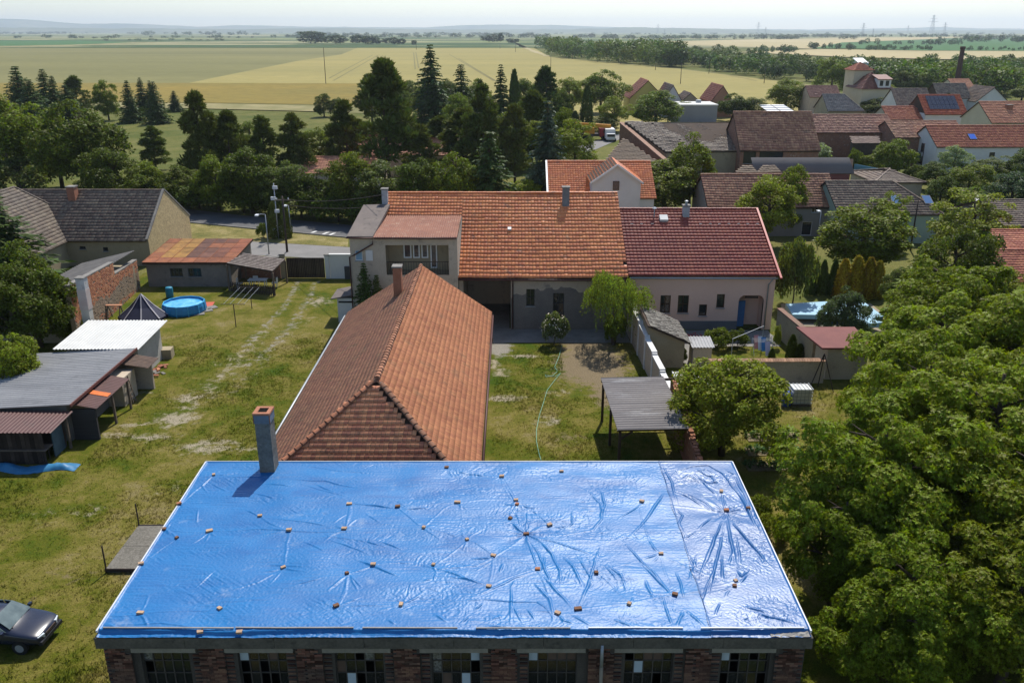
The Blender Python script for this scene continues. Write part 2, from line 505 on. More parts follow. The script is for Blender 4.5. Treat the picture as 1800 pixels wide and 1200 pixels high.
# ---- hills on the horizon
M_HILL = mat('hill', (0.05, 0.075, 0.035), (0.12, 0.13, 0.06), 0.0012, 0.95, 0.05, c3=(0.22, 0.2, 0.11))
def hill(Y, prof, depth, seed):
    r = random.Random(seed)
    xs = np.linspace(-300, 2100, 160)
    tops = np.interp(xs, [p[0] for p in prof], [p[1] for p in prof])
    v, fc = [], []
    rows = [(-depth * .5, 0.0), (-depth * .3, .45), (0, 1.0), (depth * .4, .8), (depth * .9, 0)]
    for dy, k in rows:
        for x, tp in zip(xs, tops):
            h = max(2.0, CAM_H + (HORIZ - tp) / FPX * Y * (1 / CP ** 2 if False else 1.13) + r.uniform(-3, 5))
            v.append(((x - 900) / FPX * Y * CP * 1.06, Y + dy + r.uniform(-60, 60), h * k - (3 if k == 0 else 0)))
    n = len(xs)
    for j in range(len(rows) - 1):
        for i in range(n - 1):
            fc.append((j * n + i, j * n + i + 1, (j + 1) * n + i + 1, (j + 1) * n + i))
    o = np_obj('hills', v, np.array(fc), M_HILL, smooth=True)
    o['kind'] = 'structure'
hill(15000, [(-300, 37), (0, 38), (80, 38.5), (140, 42), (180, 45), (260, 44.5), (330, 47), (380, 49), (450, 47), (560, 49), (760, 50.5), (790, 48), (860, 46), (980, 47), (1060, 49.5), (1150, 51), (1400, 53), (1560, 51), (1600, 49.5), (1660, 51), (1780, 52.5), (1830, 51), (2100, 48)], 2600, 3)
hill(10500, [(-300, 48), (0, 50), (200, 51), (420, 52.5), (600, 51), (760, 53), (1000, 52.5), (1100, 50), (1250, 52), (1400, 55), (1700, 54), (2100, 53)], 1600, 8)
# ================================================================== BUILDING KIT
ZV = Vector((0, 0, 1))
def tile_mesh(o, u, v, W, L, tw, rh, prof='pan', keep=None, seed=1, lift=0.045, jit=0.006, sag=0.0, miss=0.0):
    """rows of overlapping roof tiles on a slope: o = eave corner, u along the eave, v up the slope"""
    r = np.random.default_rng(seed)
    o, u, v = np.array(o, float), np.array(Vector(u).normalized()), np.array(Vector(v).normalized())
    n = np.cross(u, v)
    if n[2] < 0: n = -n
    nx, ny = max(1, int(round(W / tw))), max(1, int(round(L / rh)))
    tw, rh = W / nx, L / ny
    ii, jj = np.meshgrid(np.arange(nx), np.arange(ny), indexing='ij')
    ii, jj = ii.ravel(), jj.ravel()
    ca, cb = (ii + .5) * tw, (jj + .5) * rh
    if keep is not None:
        k = keep(ca, cb)
        ii, jj, ca, cb = ii[k], jj[k], ca[k], cb[k]
    if miss:
        k = r.random(len(ii)) > miss
        ii, jj, ca, cb = ii[k], jj[k], ca[k], cb[k]
    N = len(ii)
    if prof == 'pan':
        s = np.array([0.0, .3, .62, .98]); h = np.array([.0, .9, .9, .0]) * min(.022, tw * .09)
    else:
        s = np.array([0.02, .5, .96]); h = np.array([.0, .12, .0]) * min(.04, tw * .1)
    K = len(s)
    jl = r.normal(0, jit, N); js = r.normal(0, jit * .6, N); jt = r.normal(0, jit * 1.2, N)
    sg = 0
    if sag:
        sg = sag * (np.sin(ca * .55 + 1.3) * np.sin(cb * .8 + .4) + .5 * np.sin(ca * 1.7 + cb * .5)) - sag * 2 * np.sin(np.pi * ca / W)
    P = np.zeros((N, 3 * K, 3))
    ob = -min(.10, .06 / rh)
    for q, (tb, hl) in enumerate(((ob, lift), (1.0, 0.004), (ob, lift - min(.05, lift * 1.1)))):
        for k in range(K):
            a = (ii + s[k]) * tw + js
            b = (jj + tb) * rh + (jt if q != 1 else 0)
            hh = h[k] * (1 if q != 2 else .3) + hl + jl + sg
            P[:, q * K + k] = o + a[:, None] * u + b[:, None] * v + hh[:, None] * n
    F = []
    for k in range(K - 1):
        F.append([k, k + 1, K + k + 1, K + k])
        F.append([2 * K + k, 2 * K + k + 1, k + 1, k])
    F = np.array(F)
    Fa = (F[None] + (np.arange(N) * 3 * K)[:, None, None]).reshape(-1, 4)
    return P.reshape(-1, 3), Fa
def merge(parts):
    V, Fl, n = [], [], 0
    for v, f in parts:
        V.append(v); Fl.append(f + n); n += len(v)
    return np.concatenate(V), np.concatenate(Fl)
def corrugated(o, u, v, W, L, pitch, amp, th=0.0, seed=0, rough=0.0):
    """wavy sheet: waves run along v (the fall), repeat along u"""
    o, u, v = np.array(o, float), np.array(Vector(u).normalized()), np.array(Vector(v).normalized())
    n = np.cross(u, v)
    if n[2] < 0: n = -n
    r = np.random.default_rng(seed)
    nx, ny = int(W / pitch * 6), 6
    A, B = np.meshgrid(np.linspace(0, W, nx + 1), np.linspace(0, L, ny + 1), indexing='ij')
    sheets = np.floor(A / (pitch * 5.999))
    off = r.normal(0, rough, int(sheets.max()) + 2)[sheets.astype(int)]
    H = amp * np.cos(A / pitch * 2 * math.pi) + off + r.normal(0, rough * .3, A.shape)
    P = o + A[..., None] * u + B[..., None] * v + H[..., None] * n
    idx = np.arange((nx + 1) * (ny + 1)).reshape(nx + 1, ny + 1)
    F = np.stack([idx[:-1, :-1], idx[1:, :-1], idx[1:, 1:], idx[:-1, 1:]], -1).reshape(-1, 4)
    P = P.reshape(-1, 3)
    low = P - n * 0.02
    return np.concatenate([P, low]), np.concatenate([F, F[:, ::-1] + len(P)])

def wall_panel(mb, p0, u, W, H, holes=(), n=None, depth=0.16):
    """wall face with real openings and reveals. holes: (x0, z0, x1, z1); n = outward normal"""
    p0, u = Vector(p0), Vector(u).normalized()
    n = Vector(n).normalized() if n is not None else u.cross(ZV)
    xs = sorted({0, W, *[h[0] for h in holes], *[h[2] for h in holes]})
    zs = sorted({0, H, *[h[1] for h in holes], *[h[3] for h in holes]})
    pt = lambda x, z, d=0: p0 + u * x + ZV * z - n * d
    for i in range(len(xs) - 1):
        for j in range(len(zs) - 1):
            cx, cz = (xs[i] + xs[i + 1]) / 2, (zs[j] + zs[j + 1]) / 2
            if any(h[0] < cx < h[2] and h[1] < cz < h[3] for h in holes): continue
            mb.quad(pt(xs[i], zs[j]), pt(xs[i + 1], zs[j]), pt(xs[i + 1], zs[j + 1]), pt(xs[i], zs[j + 1]))
    for x0, z0, x1, z1 in holes:
        for a, b in (((x0, z0), (x1, z0)), ((x1, z0), (x1, z1)), ((x1, z1), (x0, z1)), ((x0, z1), (x0, z0))):
            mb.quad(pt(*a), pt(*b), pt(*b, depth), pt(*a, depth))
    return mb

M_GLASS = mat('window_glass', (0.015, 0.02, 0.028), rough=0.08, spec=0.6)
M_FRAME_W = mat('white_frame', (0.70, 0.70, 0.68), rough=0.5)
M_FRAME_B = mat('brown_frame', (0.09, 0.045, 0.022), (0.06, 0.03, 0.018), 3, 0.6)
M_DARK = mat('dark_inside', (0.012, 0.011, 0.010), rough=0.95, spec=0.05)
M_ZINC = mat('zinc', (0.35, 0.37, 0.39), (0.28, 0.3, 0.32), 2, 0.5, 0.4, 0.4)
M_GUTTER = mat('gutter_brown', (0.075, 0.03, 0.024), rough=0.55)

def window(parent, p0, u, hole, fm=None, nx=2, nz=1, n=None, depth=0.13, sill=True, pane=None, bar=0.05):
    """window part: frame with bars, one pane as its sub-part, sill"""
    p0, u = Vector(p0), Vector(u).normalized()
    n = Vector(n).normalized() if n is not None else u.cross(ZV)
    x0, z0, x1, z1 = hole
    pt = lambda x, z, d=0: p0 + u * x + ZV * z - n * d
    f = MB()
    W, H = x1 - x0, z1 - z0
    c = lambda x, z: pt(x, z, depth - 0.03)
    for x in (x0 + bar / 2, x1 - bar / 2): f.box(c(x, (z0 + z1) / 2), (bar, .06, H - .004), u)
    for z in (z0 + bar / 2, z1 - bar / 2): f.box(c((x0 + x1) / 2, z), (W - 2 * bar, .055, bar), u)
    for i in range(1, nx): f.box(c(x0 + W * i / nx, (z0 + z1) / 2), (bar * .8, .05, H - 2 * bar), u)
    for j in range(1, nz): f.box(c((x0 + x1) / 2, z0 + H * j / nz), (W - 2 * bar, .045, bar * .7), u)
    w = f.build('window', fm or M_FRAME_W, parent)
    g = MB().quad(pt(x0, z0, depth), pt(x1, z0, depth), pt(x1, z1, depth), pt(x0, z1, depth)).build('pane', pane or M_GLASS, w)
    if sill:
        MB().box(pt((x0 + x1) / 2, z0 - .03, -.03), (W + .12, .14, .045), u).build('sill', M_ZINC, w)
    return w

def chimney(parent, c, w, d, z0, z1, m, capm=None, pot=False, name='chimney', u=(1, 0, 0)):
    c = Vector((c[0], c[1], 0))
    ch = MB().box(c + ZV * ((z0 + z1) / 2), (w, d, z1 - z0), u).build(name, m, parent)
    MB().box(c + ZV * (z1 + .055), (w + .12, d + .12, .11), u).build('chimney_cap', capm or M_CONC, ch)
    if pot:
        MB().lathe(c + ZV * (z1 + .11), [(.10, 0), (.10, .25), (.16, .27), (.16, .31), (.02, .38)], 10).build('flue', M_ZINC, ch)
    return ch

def house(name, label, p, ang, W, D, ze, zr, wallm, tilem, group=None, ov=.35, tw=.3, rh=.42, prof='pan', front=(), right=(), left=(),
          fm=None, ridge=.5, hipr=0.0, hipl=0.0, sag=0.0, cat='house', gable_ov=.2, jit=.006, lift=.038, ridgem=None, gablem=None, miss=0, backz=None, seed=1, zb=0.0, hiplift=None, tile2=None, tileh=None, bk=2):
    """gabled house. p = front left ground corner, ang = direction of the front; ridge runs along it.
    front/right/left: window openings (x0, z0, x1, z1, nx) on those walls."""
    p = Vector((p[0], p[1], zb))
    u = Vector((math.cos(ang), math.sin(ang), 0)); w = Vector((-u.y, u.x, 0))
    root = thing(name, label, cat, p + u * W / 2 + w * D / 2, group)
    yr = D * ridge
    ze2 = ze if backz is None else backz
    hz = lambda h: tuple(h[:4])
    mb = MB()
    wall_panel(mb, p, u, W, ze - zb, [hz(h) for h in front], -w)
    wall_panel(mb, p + u * W, w, D, min(ze, ze2) - zb, [hz(h) for h in right if h[3] < min(ze, ze2) - zb], u)
    wall_panel(mb, p + w * D, -w, D, min(ze, ze2) - zb, [hz(h) for h in left if h[3] < min(ze, ze2) - zb], -u)
    mb.quad(p + u * W + w * D, p + w * D, p + w * D + ZV * (ze2 - zb), p + u * W + w * D + ZV * (ze2 - zb))
    mb.build('wall', wallm, root)
    zt = ze - zb; zr_ = zr - zb
    for side, hip in ((0, hipl), (1, hipr)):
        q = p + u * W * side
        if hip <= 0:
            pts = [q + ZV * (min(ze, ze2) - zb), q + w * D + ZV * (min(ze, ze2) - zb), q + w * D + ZV * (ze2 - zb), q + w * yr + ZV * (zr_ - .02), q + ZV * zt]
            MB().poly(pts).build('gable', gablem or wallm, root)
    for wall, q0, uu, nn in ((front, p, u, -w), (right, p + u * W, w, u), (left, p + w * D, -w, -u)):
        for h in wall:
            window(root, q0, uu, h[:4], fm, h[4] if len(h) > 4 else 2, h[5] if len(h) > 5 else 1, nn)
    # roof deck + tiles
    s1 = Vector((0, 0, 0)) + w * yr + ZV * (zr - ze)          # front slope vector
    L1 = s1.length; v1 = s1.normalized()
    s2 = -w * (D - yr) + ZV * (zr - ze2)
    L2 = s2.length; v2 = s2.normalized()
    gl = gable_ov if hipl <= 0 else ov; gr = gable_ov if hipr <= 0 else ov
    o1 = p + ZV * zt - u * gl - v1 * ov
    o2 = p + u * (W + gr) + w * D + ZV * (ze2 - zb) - v2 * ov
    TW = W + gl + gr
    a_l, a_r = hipl, hipr
    up1, up2 = L1 + ov, L2 + ov
    def k1(a, b):
        k = np.ones(len(a), bool)
        if a_l: k &= a > (gl + a_l) * b / up1
        if a_r: k &= a < TW - (gr + a_r) * b / up1
        return k
    def k2(a, b):
        k = np.ones(len(a), bool)
        if a_l: k &= a < TW - (gl + a_l) * b / up2
        if a_r: k &= a > (gr + a_r) * b / up2
        return k
    parts = [tile_mesh(o1, u, v1, TW, up1, tw, rh, prof, k1, seed, lift, jit, sag, miss),
             tile_mesh(o2, -u, v2, TW, up2, *((tw, rh) if tile2 else (tw * bk, rh * bk)), prof, k2, seed + 1, lift, jit, sag, miss)]
    top_l = p + u * (a_l if a_l else -gl) + w * yr + ZV * zr_
    top_r = p + u * (W - a_r if a_r else W + gr) + w * yr + ZV * zr_
    e1r, e2l = o1 + u * TW, o2 - u * TW
    dk = MB()
    th = .10
    dn = -ZV * (.03 + 3.2 * abs(sag))
    dk.slab([o1 + dn, e1r + dn, top_r + dn, top_l + dn], th)
    dk.slab([o2 + dn, e2l + dn, top_l + dn, top_r + dn], th)
    if a_l:
        dk.slab([e2l + dn, o1 + dn, top_l + dn], th)
        vv = (top_l - (o1 + e2l) / 2); LL = vv.length
        WW = (o1 - e2l).length
        parts.append(tile_mesh(e2l, o1 - e2l, vv, WW, LL, tw, rh, prof, lambda a, b: (a > WW * ridge * b / LL * 1.0) & (a < WW - WW * (1 - ridge) * b / LL), seed + 2, hiplift or lift, jit))
    if a_r:
        dk.slab([e1r + dn, o2 + dn, top_r + dn], th)
        vv = (top_r - (o2 + e1r) / 2); LL = vv.length
        WW = (o2 - e1r).length
        parts.append(tile_mesh(e1r, o2 - e1r, vv, WW, LL, tw, rh, prof, lambda a, b: (a > WW * ridge * b / LL) & (a < WW - WW * (1 - ridge) * b / LL), seed + 3, lift, jit))
    deck = dk.build('roof', M_RAFTER, root)
    if tile2: V, F = parts.pop(1); np_obj('roof_tiles', V, F, tile2, root, kind='stuff')
    if tileh: V, F = parts.pop(); np_obj('roof_tiles', V, F, tileh, root, kind='stuff')
    V, F = merge(parts)
    np_obj('roof_tiles', V, F, tilem, root, kind='stuff')
    # ridge caps
    rc = MB()
    nseg = max(2, int((top_r - top_l).length / .4))
    rnd = random.Random(seed)
    for i in range(nseg):
        a = top_l.lerp(top_r, i / nseg) + ZV * (.04 + rnd.uniform(-.01, .01)); b = top_l.lerp(top_r, (i + .97) / nseg) + ZV * (.055 + rnd.uniform(-.01, .01))
        rc.tube([a, b], [.11, .095], 7)
    for on, c, t in ((a_l, o1, top_l), (a_l, e2l, top_l), (a_r, e1r, top_r), (a_r, o2, top_r)):
        if on:
            ns = max(2, int((t - c).length / .4))
            for i in range(ns):
                rc.tube([c.lerp(t, i / ns) + ZV * .06, c.lerp(t, (i + .97) / ns) + ZV * .075], [.11, .095], 7)
    rd = rc.build('ridge_caps', ridgem or tilem, root); rd['kind'] = 'stuff'
    root_info = dict(root=root, p=p, u=u, w=w, W=W, D=D, o1=o1, v1=v1, v2=v2, top_l=top_l, top_r=top_r, yr=yr, ze=ze, zr=zr)
    return root_info

def on_slope(h, a, t):
    """point on the front slope: a metres along the front, t = 0 eave .. 1 ridge"""
    return h['p'] + h['u'] * a + ZV * (h['ze'] - h['p'].z) + (h['w'] * h['yr'] + ZV * (h['zr'] - h['ze'])) * t

def skylight(h, a, t, w=.8, l=1.1, m=None):
    c = on_slope(h, a, t)
    n = h['u'].cross(h['v1'])
    sk = MB().box(c + n * .09, (w, l, .14), h['u'], n).build('skylight', M_FRAME_D, h['root'])
    MB().box(c + n * .165, (w - .16, l - .16, .012), h['u'], n).build('pane', m or M_SKYGLASS, sk)
M_RAFTER = mat('rafter_wood', (0.075, 0.05, 0.035), (0.05, 0.035, 0.026), 2, 0.9)
M_FRAME_D = mat('dark_frame', (0.06, 0.06, 0.065), rough=0.5)
M_SKYGLASS = mat('roof_glass', (0.05, 0.12, 0.25), rough=0.12, spec=0.7)
def tile_mat(name, c1, c2, isl=.22, c3=None, scale=.5, rough=.6, fine=.15, spec=.28):
    return mat(name, c1, c2, scale, rough, spec, bump=.25, bscale=30, island=isl, fine=fine, c3=c3)
M_T_ORANGE = tile_mat('orange_tiles', (0.80, 0.255, 0.085), (0.72, 0.215, 0.07), .13, (0.44, 0.18, 0.085), .5, .42, .15, .5)
M_T_BARN = tile_mat('weathered_red_tiles', (0.40, 0.165, 0.082), (0.34, 0.135, 0.066), .13, (0.27, 0.13, 0.068), .35, .8, .12, .2)
M_T_MAROON = tile_mat('glazed_maroon_tiles', (0.30, 0.060, 0.036), (0.25, 0.05, 0.03), .15, None, .6, .45, .08, .35)
M_T_DARK = tile_mat('dark_brown_tiles', (0.22, 0.155, 0.11), (0.165, 0.12, 0.088), .3, (0.22, 0.13, 0.09), .5, .6, .15, .28)
M_T_BROWN = tile_mat('brown_tiles', (0.42, 0.215, 0.13), (0.34, 0.165, 0.10), .25, (0.24, 0.14, 0.095), .3)
M_T_GREY = tile_mat('grey_brown_tiles', (0.26, 0.20, 0.15), (0.20, 0.15, 0.115), .28, (0.32, 0.21, 0.14), .3)
M_T_RED = tile_mat('red_brown_tiles', (0.46, 0.155, 0.085), (0.38, 0.125, 0.07), .2, None, .3, .6, .15, .28)
M_T_SALMON = tile_mat('salmon_tiles', (0.60, 0.27, 0.155), (0.52, 0.22, 0.125), .14, None, .3)
M_PLASTER = mat('grey_plaster', (0.50, 0.42, 0.32), (0.42, 0.35, 0.27), .5, .92, .15, bump=.25, bscale=14, fine=.1, c3=(0.27, 0.235, 0.20))
M_PLASTER_Y = mat('ochre_plaster', (0.36, 0.30, 0.20), (0.30, 0.25, 0.165), .6, .92, .15, bump=.25, bscale=14, fine=.1, c3=(0.24, 0.20, 0.14))
M_PLASTER_P = mat('pink_plaster', (0.78, 0.52, 0.40), (0.72, 0.47, 0.36), .4, .9, .15, fine=.05)
M_WHITE = mat('white_plaster', (0.66, 0.65, 0.62), (0.58, 0.57, 0.54), .5, .9, .15, fine=.06)
M_CREAM = mat('cream_plaster', (0.56, 0.50, 0.36), (0.50, 0.44, 0.31), .4, .9, .15, fine=.08)
M_BRICKW = mat('brick_wall', (0.30, 0.155, 0.10), (0.22, 0.12, 0.085), 1.2, .92, .15, bump=.4, bscale=8, fine=.2, c3=(0.36, 0.30, 0.24))
M_PLANK = mat('old_planks', (0.085, 0.062, 0.047), (0.055, 0.042, 0.035), 2, .9, .15, bump=.4, bscale=12, island=.3, fine=.2)
M_WOOD = mat('grey_timber', (0.17, 0.13, 0.10), (0.12, 0.095, 0.075), 2, .9, .15, bump=.3, bscale=12, island=.25, fine=.15)
M_BRICK = mat('fired_brick', (0.36, 0.16, 0.10), (0.30, 0.125, 0.075), 3, .9, .15, bump=.35, bscale=40, island=.35, fine=.2)
M_METAL_D = mat('dark_iron', (0.04, 0.035, 0.032), (0.07, 0.045, 0.035), 5, .7, .3, .3)
# ================================================================== BRICK WORKSHOP WITH THE TARPED ROOF
RX0, RX1, RY0, RY1 = -12.85, 9.25, 21.60, 31.95
SL = 0.0435
def roofz(y): return 4.55 + (y - 21.6) * SL
def on_roof(px, py):
    """picture point -> point on the sloping flat roof"""
    z = 4.7
    for _ in range(6):
        p = at(px, py, z); z = roofz(p.y)
    return at(px, py, z)
workshop = thing('brick_workshop', 'long low brick workshop with a flat roof under blue tarpaulin', 'building', (-1.8, 26.8, 0))
M_MORTAR = mat('mortar', (0.085, 0.075, 0.065), (0.06, 0.053, 0.047), 1.2, .95, .1, bump=.4, bscale=20, fine=.2)
M_SOOTBRICK = mat('sooty_brick', (0.17, 0.085, 0.058), (0.07, 0.05, 0.042), .7, .92, .15, bump=.5, bscale=30, island=.45, fine=.25, c3=(0.045, 0.04, 0.038))
M_SOOTBRICK1 = mat('sooty_brick_single', (0.16, 0.085, 0.06), (0.095, 0.065, 0.05), 4, .92, .15, bump=.5, bscale=30, fine=.25, objcol=True)
M_CORNICE = mat('stained_concrete', (0.13, 0.118, 0.10), (0.085, 0.079, 0.068), 1.1, .92, .15, bump=.4, bscale=10, fine=.2, c3=(0.06, 0.057, 0.05))
WIN = [-10.92, -7.87, -4.82, -1.77, 1.28, 4.32, 7.36]
WW, WZ0, WZ1 = 1.52, 1.35, 3.72
FY = 21.85
mb = MB()
holes = [(c - WW / 2 - RX0 - .1, WZ0, c + WW / 2 - RX0 - .1, WZ1) for c in WIN]
wall_panel(mb, (RX0 + .1, FY, 0), (1, 0, 0), RX1 - RX0 - .2, 4.18, holes, (0, -1, 0), .24)
mb.quad((RX1 - .1, FY, 0), (RX1 - .1, RY1 - .1, 0), (RX1 - .1, RY1 - .1, 4.7), (RX1 - .1, FY, 4.18))
mb.quad((RX0 + .1, RY1 - .1, 0), (RX0 + .1, FY, 0), (RX0 + .1, FY, 4.18), (RX0 + .1, RY1 - .1, 4.7))
mb.quad((RX1 - .1, RY1 - .1, 0), (RX0 + .1, RY1 - .1, 0), (RX0 + .1, RY1 - .1, 4.7), (RX1 - .1, RY1 - .1, 4.7))
mb.build('wall', M_MORTAR, workshop)
# dark room behind the panes
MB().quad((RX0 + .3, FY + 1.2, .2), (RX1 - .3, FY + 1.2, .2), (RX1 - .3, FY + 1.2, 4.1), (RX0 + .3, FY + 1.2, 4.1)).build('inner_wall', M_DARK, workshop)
# roof slab and cornice
MB().hexa([(RX0 + .02, 22.0, 4.30), (RX1 - .02, 22.0, 4.30), (RX1 - .02, RY1 - .02, 4.74), (RX0 + .02, RY1 - .02, 4.74),
           (RX0 + .02, 22.0, roofz(22.0) - .06), (RX1 - .02, 22.0, roofz(22.0) - .06), (RX1 - .02, RY1 - .02, roofz(RY1) - .06), (RX0 + .02, RY1 - .02, roofz(RY1) - .06)]).build('roof', M_CORNICE, workshop)
cm = MB()
xs = np.linspace(RX0 - .06, RX1 + .06, 9)
for i in range(8):
    cm.box(((xs[i] + xs[i + 1]) / 2, 21.81, 4.215), (xs[i + 1] - xs[i] - .012, .38, .39 + (.01 if i % 2 else 0)))
cm.build('cornice', M_CORNICE, workshop)
M_LINTEL = mat('lintel_concrete', (0.27, 0.25, 0.215), (0.20, 0.185, 0.16), 1.3, .9, .2, bump=.3, bscale=12, fine=.12)
for c in WIN:
    MB().box((c - .06, FY - .02, 3.88), (2.16, .14, .27)).build('lintel', M_LINTEL, workshop)
# pilasters
PIL = [(-12.75 + .42, .84)] + [((WIN[i] + WIN[i + 1]) / 2, .82) for i in range(6)] + [(9.15 - .45, .9)]
for c, w in PIL:
    MB().box((c, FY - .045, 2.07), (w - .01, .10, 4.14)).build('pilaster', M_MORTAR, workshop)
# windows: steel frames, five by five panes, some boarded, some missing
M_STEEL = mat('rusty_steel', (0.045, 0.04, 0.036), (0.085, 0.075, 0.068), 4, .7, .3)
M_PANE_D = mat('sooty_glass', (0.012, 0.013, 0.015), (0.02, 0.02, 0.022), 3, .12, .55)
M_PANE_B = mat('blue_white_board', (0.42, 0.50, 0.57), (0.36, 0.43, 0.5), 3, .5, .3)
M_PANE_R = mat('brown_board', (0.13, 0.085, 0.065), (0.10, 0.07, 0.055), 4, .8, .2)
board = {(1, 0, 0): 'B', (2, 1, 2): 'B', (2, 0, 1): 'R', (3, 4, 0): 'B', (3, 3, 2): 'B', (3, 1, 2): 'R', (4, 0, 0): 'B', (5, 1, 1): 'B', (5, 2, 0): 'R', (5, 3, 0): 'R', (6, 0, 0): 'B', (1, 3, 0): 'R', (0, 0, 0): 'G', (3, 0, 0): 'G', (3, 0, 1): 'G', (2, 3, 0): 'G', (4, 2, 0): 'R', (4, 3, 0): 'R', (4, 4, 0): 'R'}
M_PANE_G = mat('broken_clear_glass', (0.22, 0.24, 0.25), (0.03, 0.03, 0.03), 14, .2, .6)
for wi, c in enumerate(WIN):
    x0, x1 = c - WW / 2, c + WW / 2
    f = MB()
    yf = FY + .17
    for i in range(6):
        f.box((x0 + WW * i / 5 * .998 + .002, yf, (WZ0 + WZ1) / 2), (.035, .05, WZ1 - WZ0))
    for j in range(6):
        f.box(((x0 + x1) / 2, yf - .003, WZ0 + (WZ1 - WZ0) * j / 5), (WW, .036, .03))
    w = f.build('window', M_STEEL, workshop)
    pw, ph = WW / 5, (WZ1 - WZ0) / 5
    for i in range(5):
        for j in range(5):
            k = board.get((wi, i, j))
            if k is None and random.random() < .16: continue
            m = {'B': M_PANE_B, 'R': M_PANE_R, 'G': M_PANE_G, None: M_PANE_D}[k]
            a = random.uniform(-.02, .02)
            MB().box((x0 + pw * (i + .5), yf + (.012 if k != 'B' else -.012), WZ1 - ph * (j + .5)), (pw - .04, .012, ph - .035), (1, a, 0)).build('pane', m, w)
# bricks: the courses under the cornice singly, the rest joined
bm = MB().box((0, 0, 0), (.245, .05, .066))
bme = bpy.data.meshes.new('brick_face'); bme.from_pydata(bm.v, [], bm.f); bme.materials.append(M_SOOTBRICK1)
rest = MB()
cand = []
z = 3.98
row = 0
rb = random.Random(5)
def blocked(x, z):
    for c in WIN:
        if abs(x - c) < WW / 2 + .02 + .11 and WZ0 - .05 < z < WZ1 + .04: return True
        if abs(x - c + .06) < 1.08 + .12 and 3.73 < z < 4.03: return True
    return False
while z > 1.9:
    x = RX0 + .24 + (0.13 if row % 2 else 0)
    while x < RX1 - .23:
        if not blocked(x, z):
            onp = any(abs(x - c) < w / 2 - .1 for c, w in PIL)
            near = any(abs(abs(x - c) - w / 2) <= .1 for c, w in PIL)
            if not near or onp:
                cand.append((x, z, onp))
            else:
                s = [p for p in PIL if abs(abs(x - p[0]) - p[1] / 2) <= .1][0]
                cand.append((s[0] + (1 if x > s[0] else -1) * (s[1] / 2 - .125), z, True))
        x += .257
    z -= .0775; row += 1
seen = set(); cc = []
for c in cand:
    k = (round(c[0] / .1), round(c[1], 3))
    if k in seen: continue
    seen.add(k); cc.append(c)
for i, (x, z, onp) in enumerate(cc):
    y = FY - (.105 if onp else .008) - rb.uniform(0, .012)
    if i < 295:
        o = bpy.data.objects.new('brick', bme); COL.objects.link(o); o.parent = workshop
        o.location = Vector((x, y, z)) - ORG[workshop.name]
        o.rotation_euler = (0, rb.uniform(-.012, .012), rb.uniform(-.03, .03))
        g_ = rb.choice([1.0, .55, .8, 1.25, .35, 1.5, .45]) * rb.uniform(.8, 1.15)
        q = rb.uniform(.75, 1.05)
        o.color = (g_, g_ * q, g_ * q, 1)
    else:
        rest.box((x, y, z), (.245, .05, .066), (1, rb.uniform(-.03, .03), 0))
r_ = rest.build('brickwork', M_SOOTBRICK, workshop); r_['kind'] = 'stuff'
# drainpipe
dp = MB().tube([(2.80, FY - .20, 4.14), (2.80, FY - .20, 3.3)], .055, 10).build('drainpipe', M_ZINC, workshop, smooth=True)
MB().tube([(2.80, FY - .20, 3.3), (2.80, FY - .20, 0.1)], .06, 10).build('lower_pipe', mat('tan_pipe', (.30, .25, .17), (.24, .2, .15), 3, .7), dp, smooth=True)
# workshop chimney, rendered, brick top
ccx, ccy = -10.05, 31.45
M_CHIMR = mat('grey_render', (0.19, 0.175, 0.15), (0.115, 0.105, 0.09), 1.8, .92, .15, bump=.5, bscale=9, fine=.2, c3=(0.25, 0.21, 0.17))
ch = MB().box((ccx, ccy, 6.05), (.60, .66, 2.5)).build('chimney', M_CHIMR, workshop)
MB().box((ccx, ccy, 7.36), (.65, .71, .36)).build('chimney_band', mat('blue_grey_render', (.17, .20, .235), (.12, .14, .165), 3, .9, bump=.3), ch)
for (dx, dy, w, d) in ((0, -.29, .69, .16), (0, .29, .69, .16), (-.265, 0, .16, .42), (.265, 0, .16, .42)):
    MB().box((ccx + dx, ccy + dy, 7.59), (w, d, .09)).build('chimney_cap', M_BRICK, ch)
MB().box((ccx, ccy, 7.585), (.37, .42, .02)).build('flue', M_DARK, ch)
for sx in (-.325, .325):
    MB().box((ccx + sx, ccy - .355, 7.36), (.03, .03, .36)).build('corner_iron', mat('rust', (.28, .11, .05), (.18, .07, .035), 6, .9), ch)

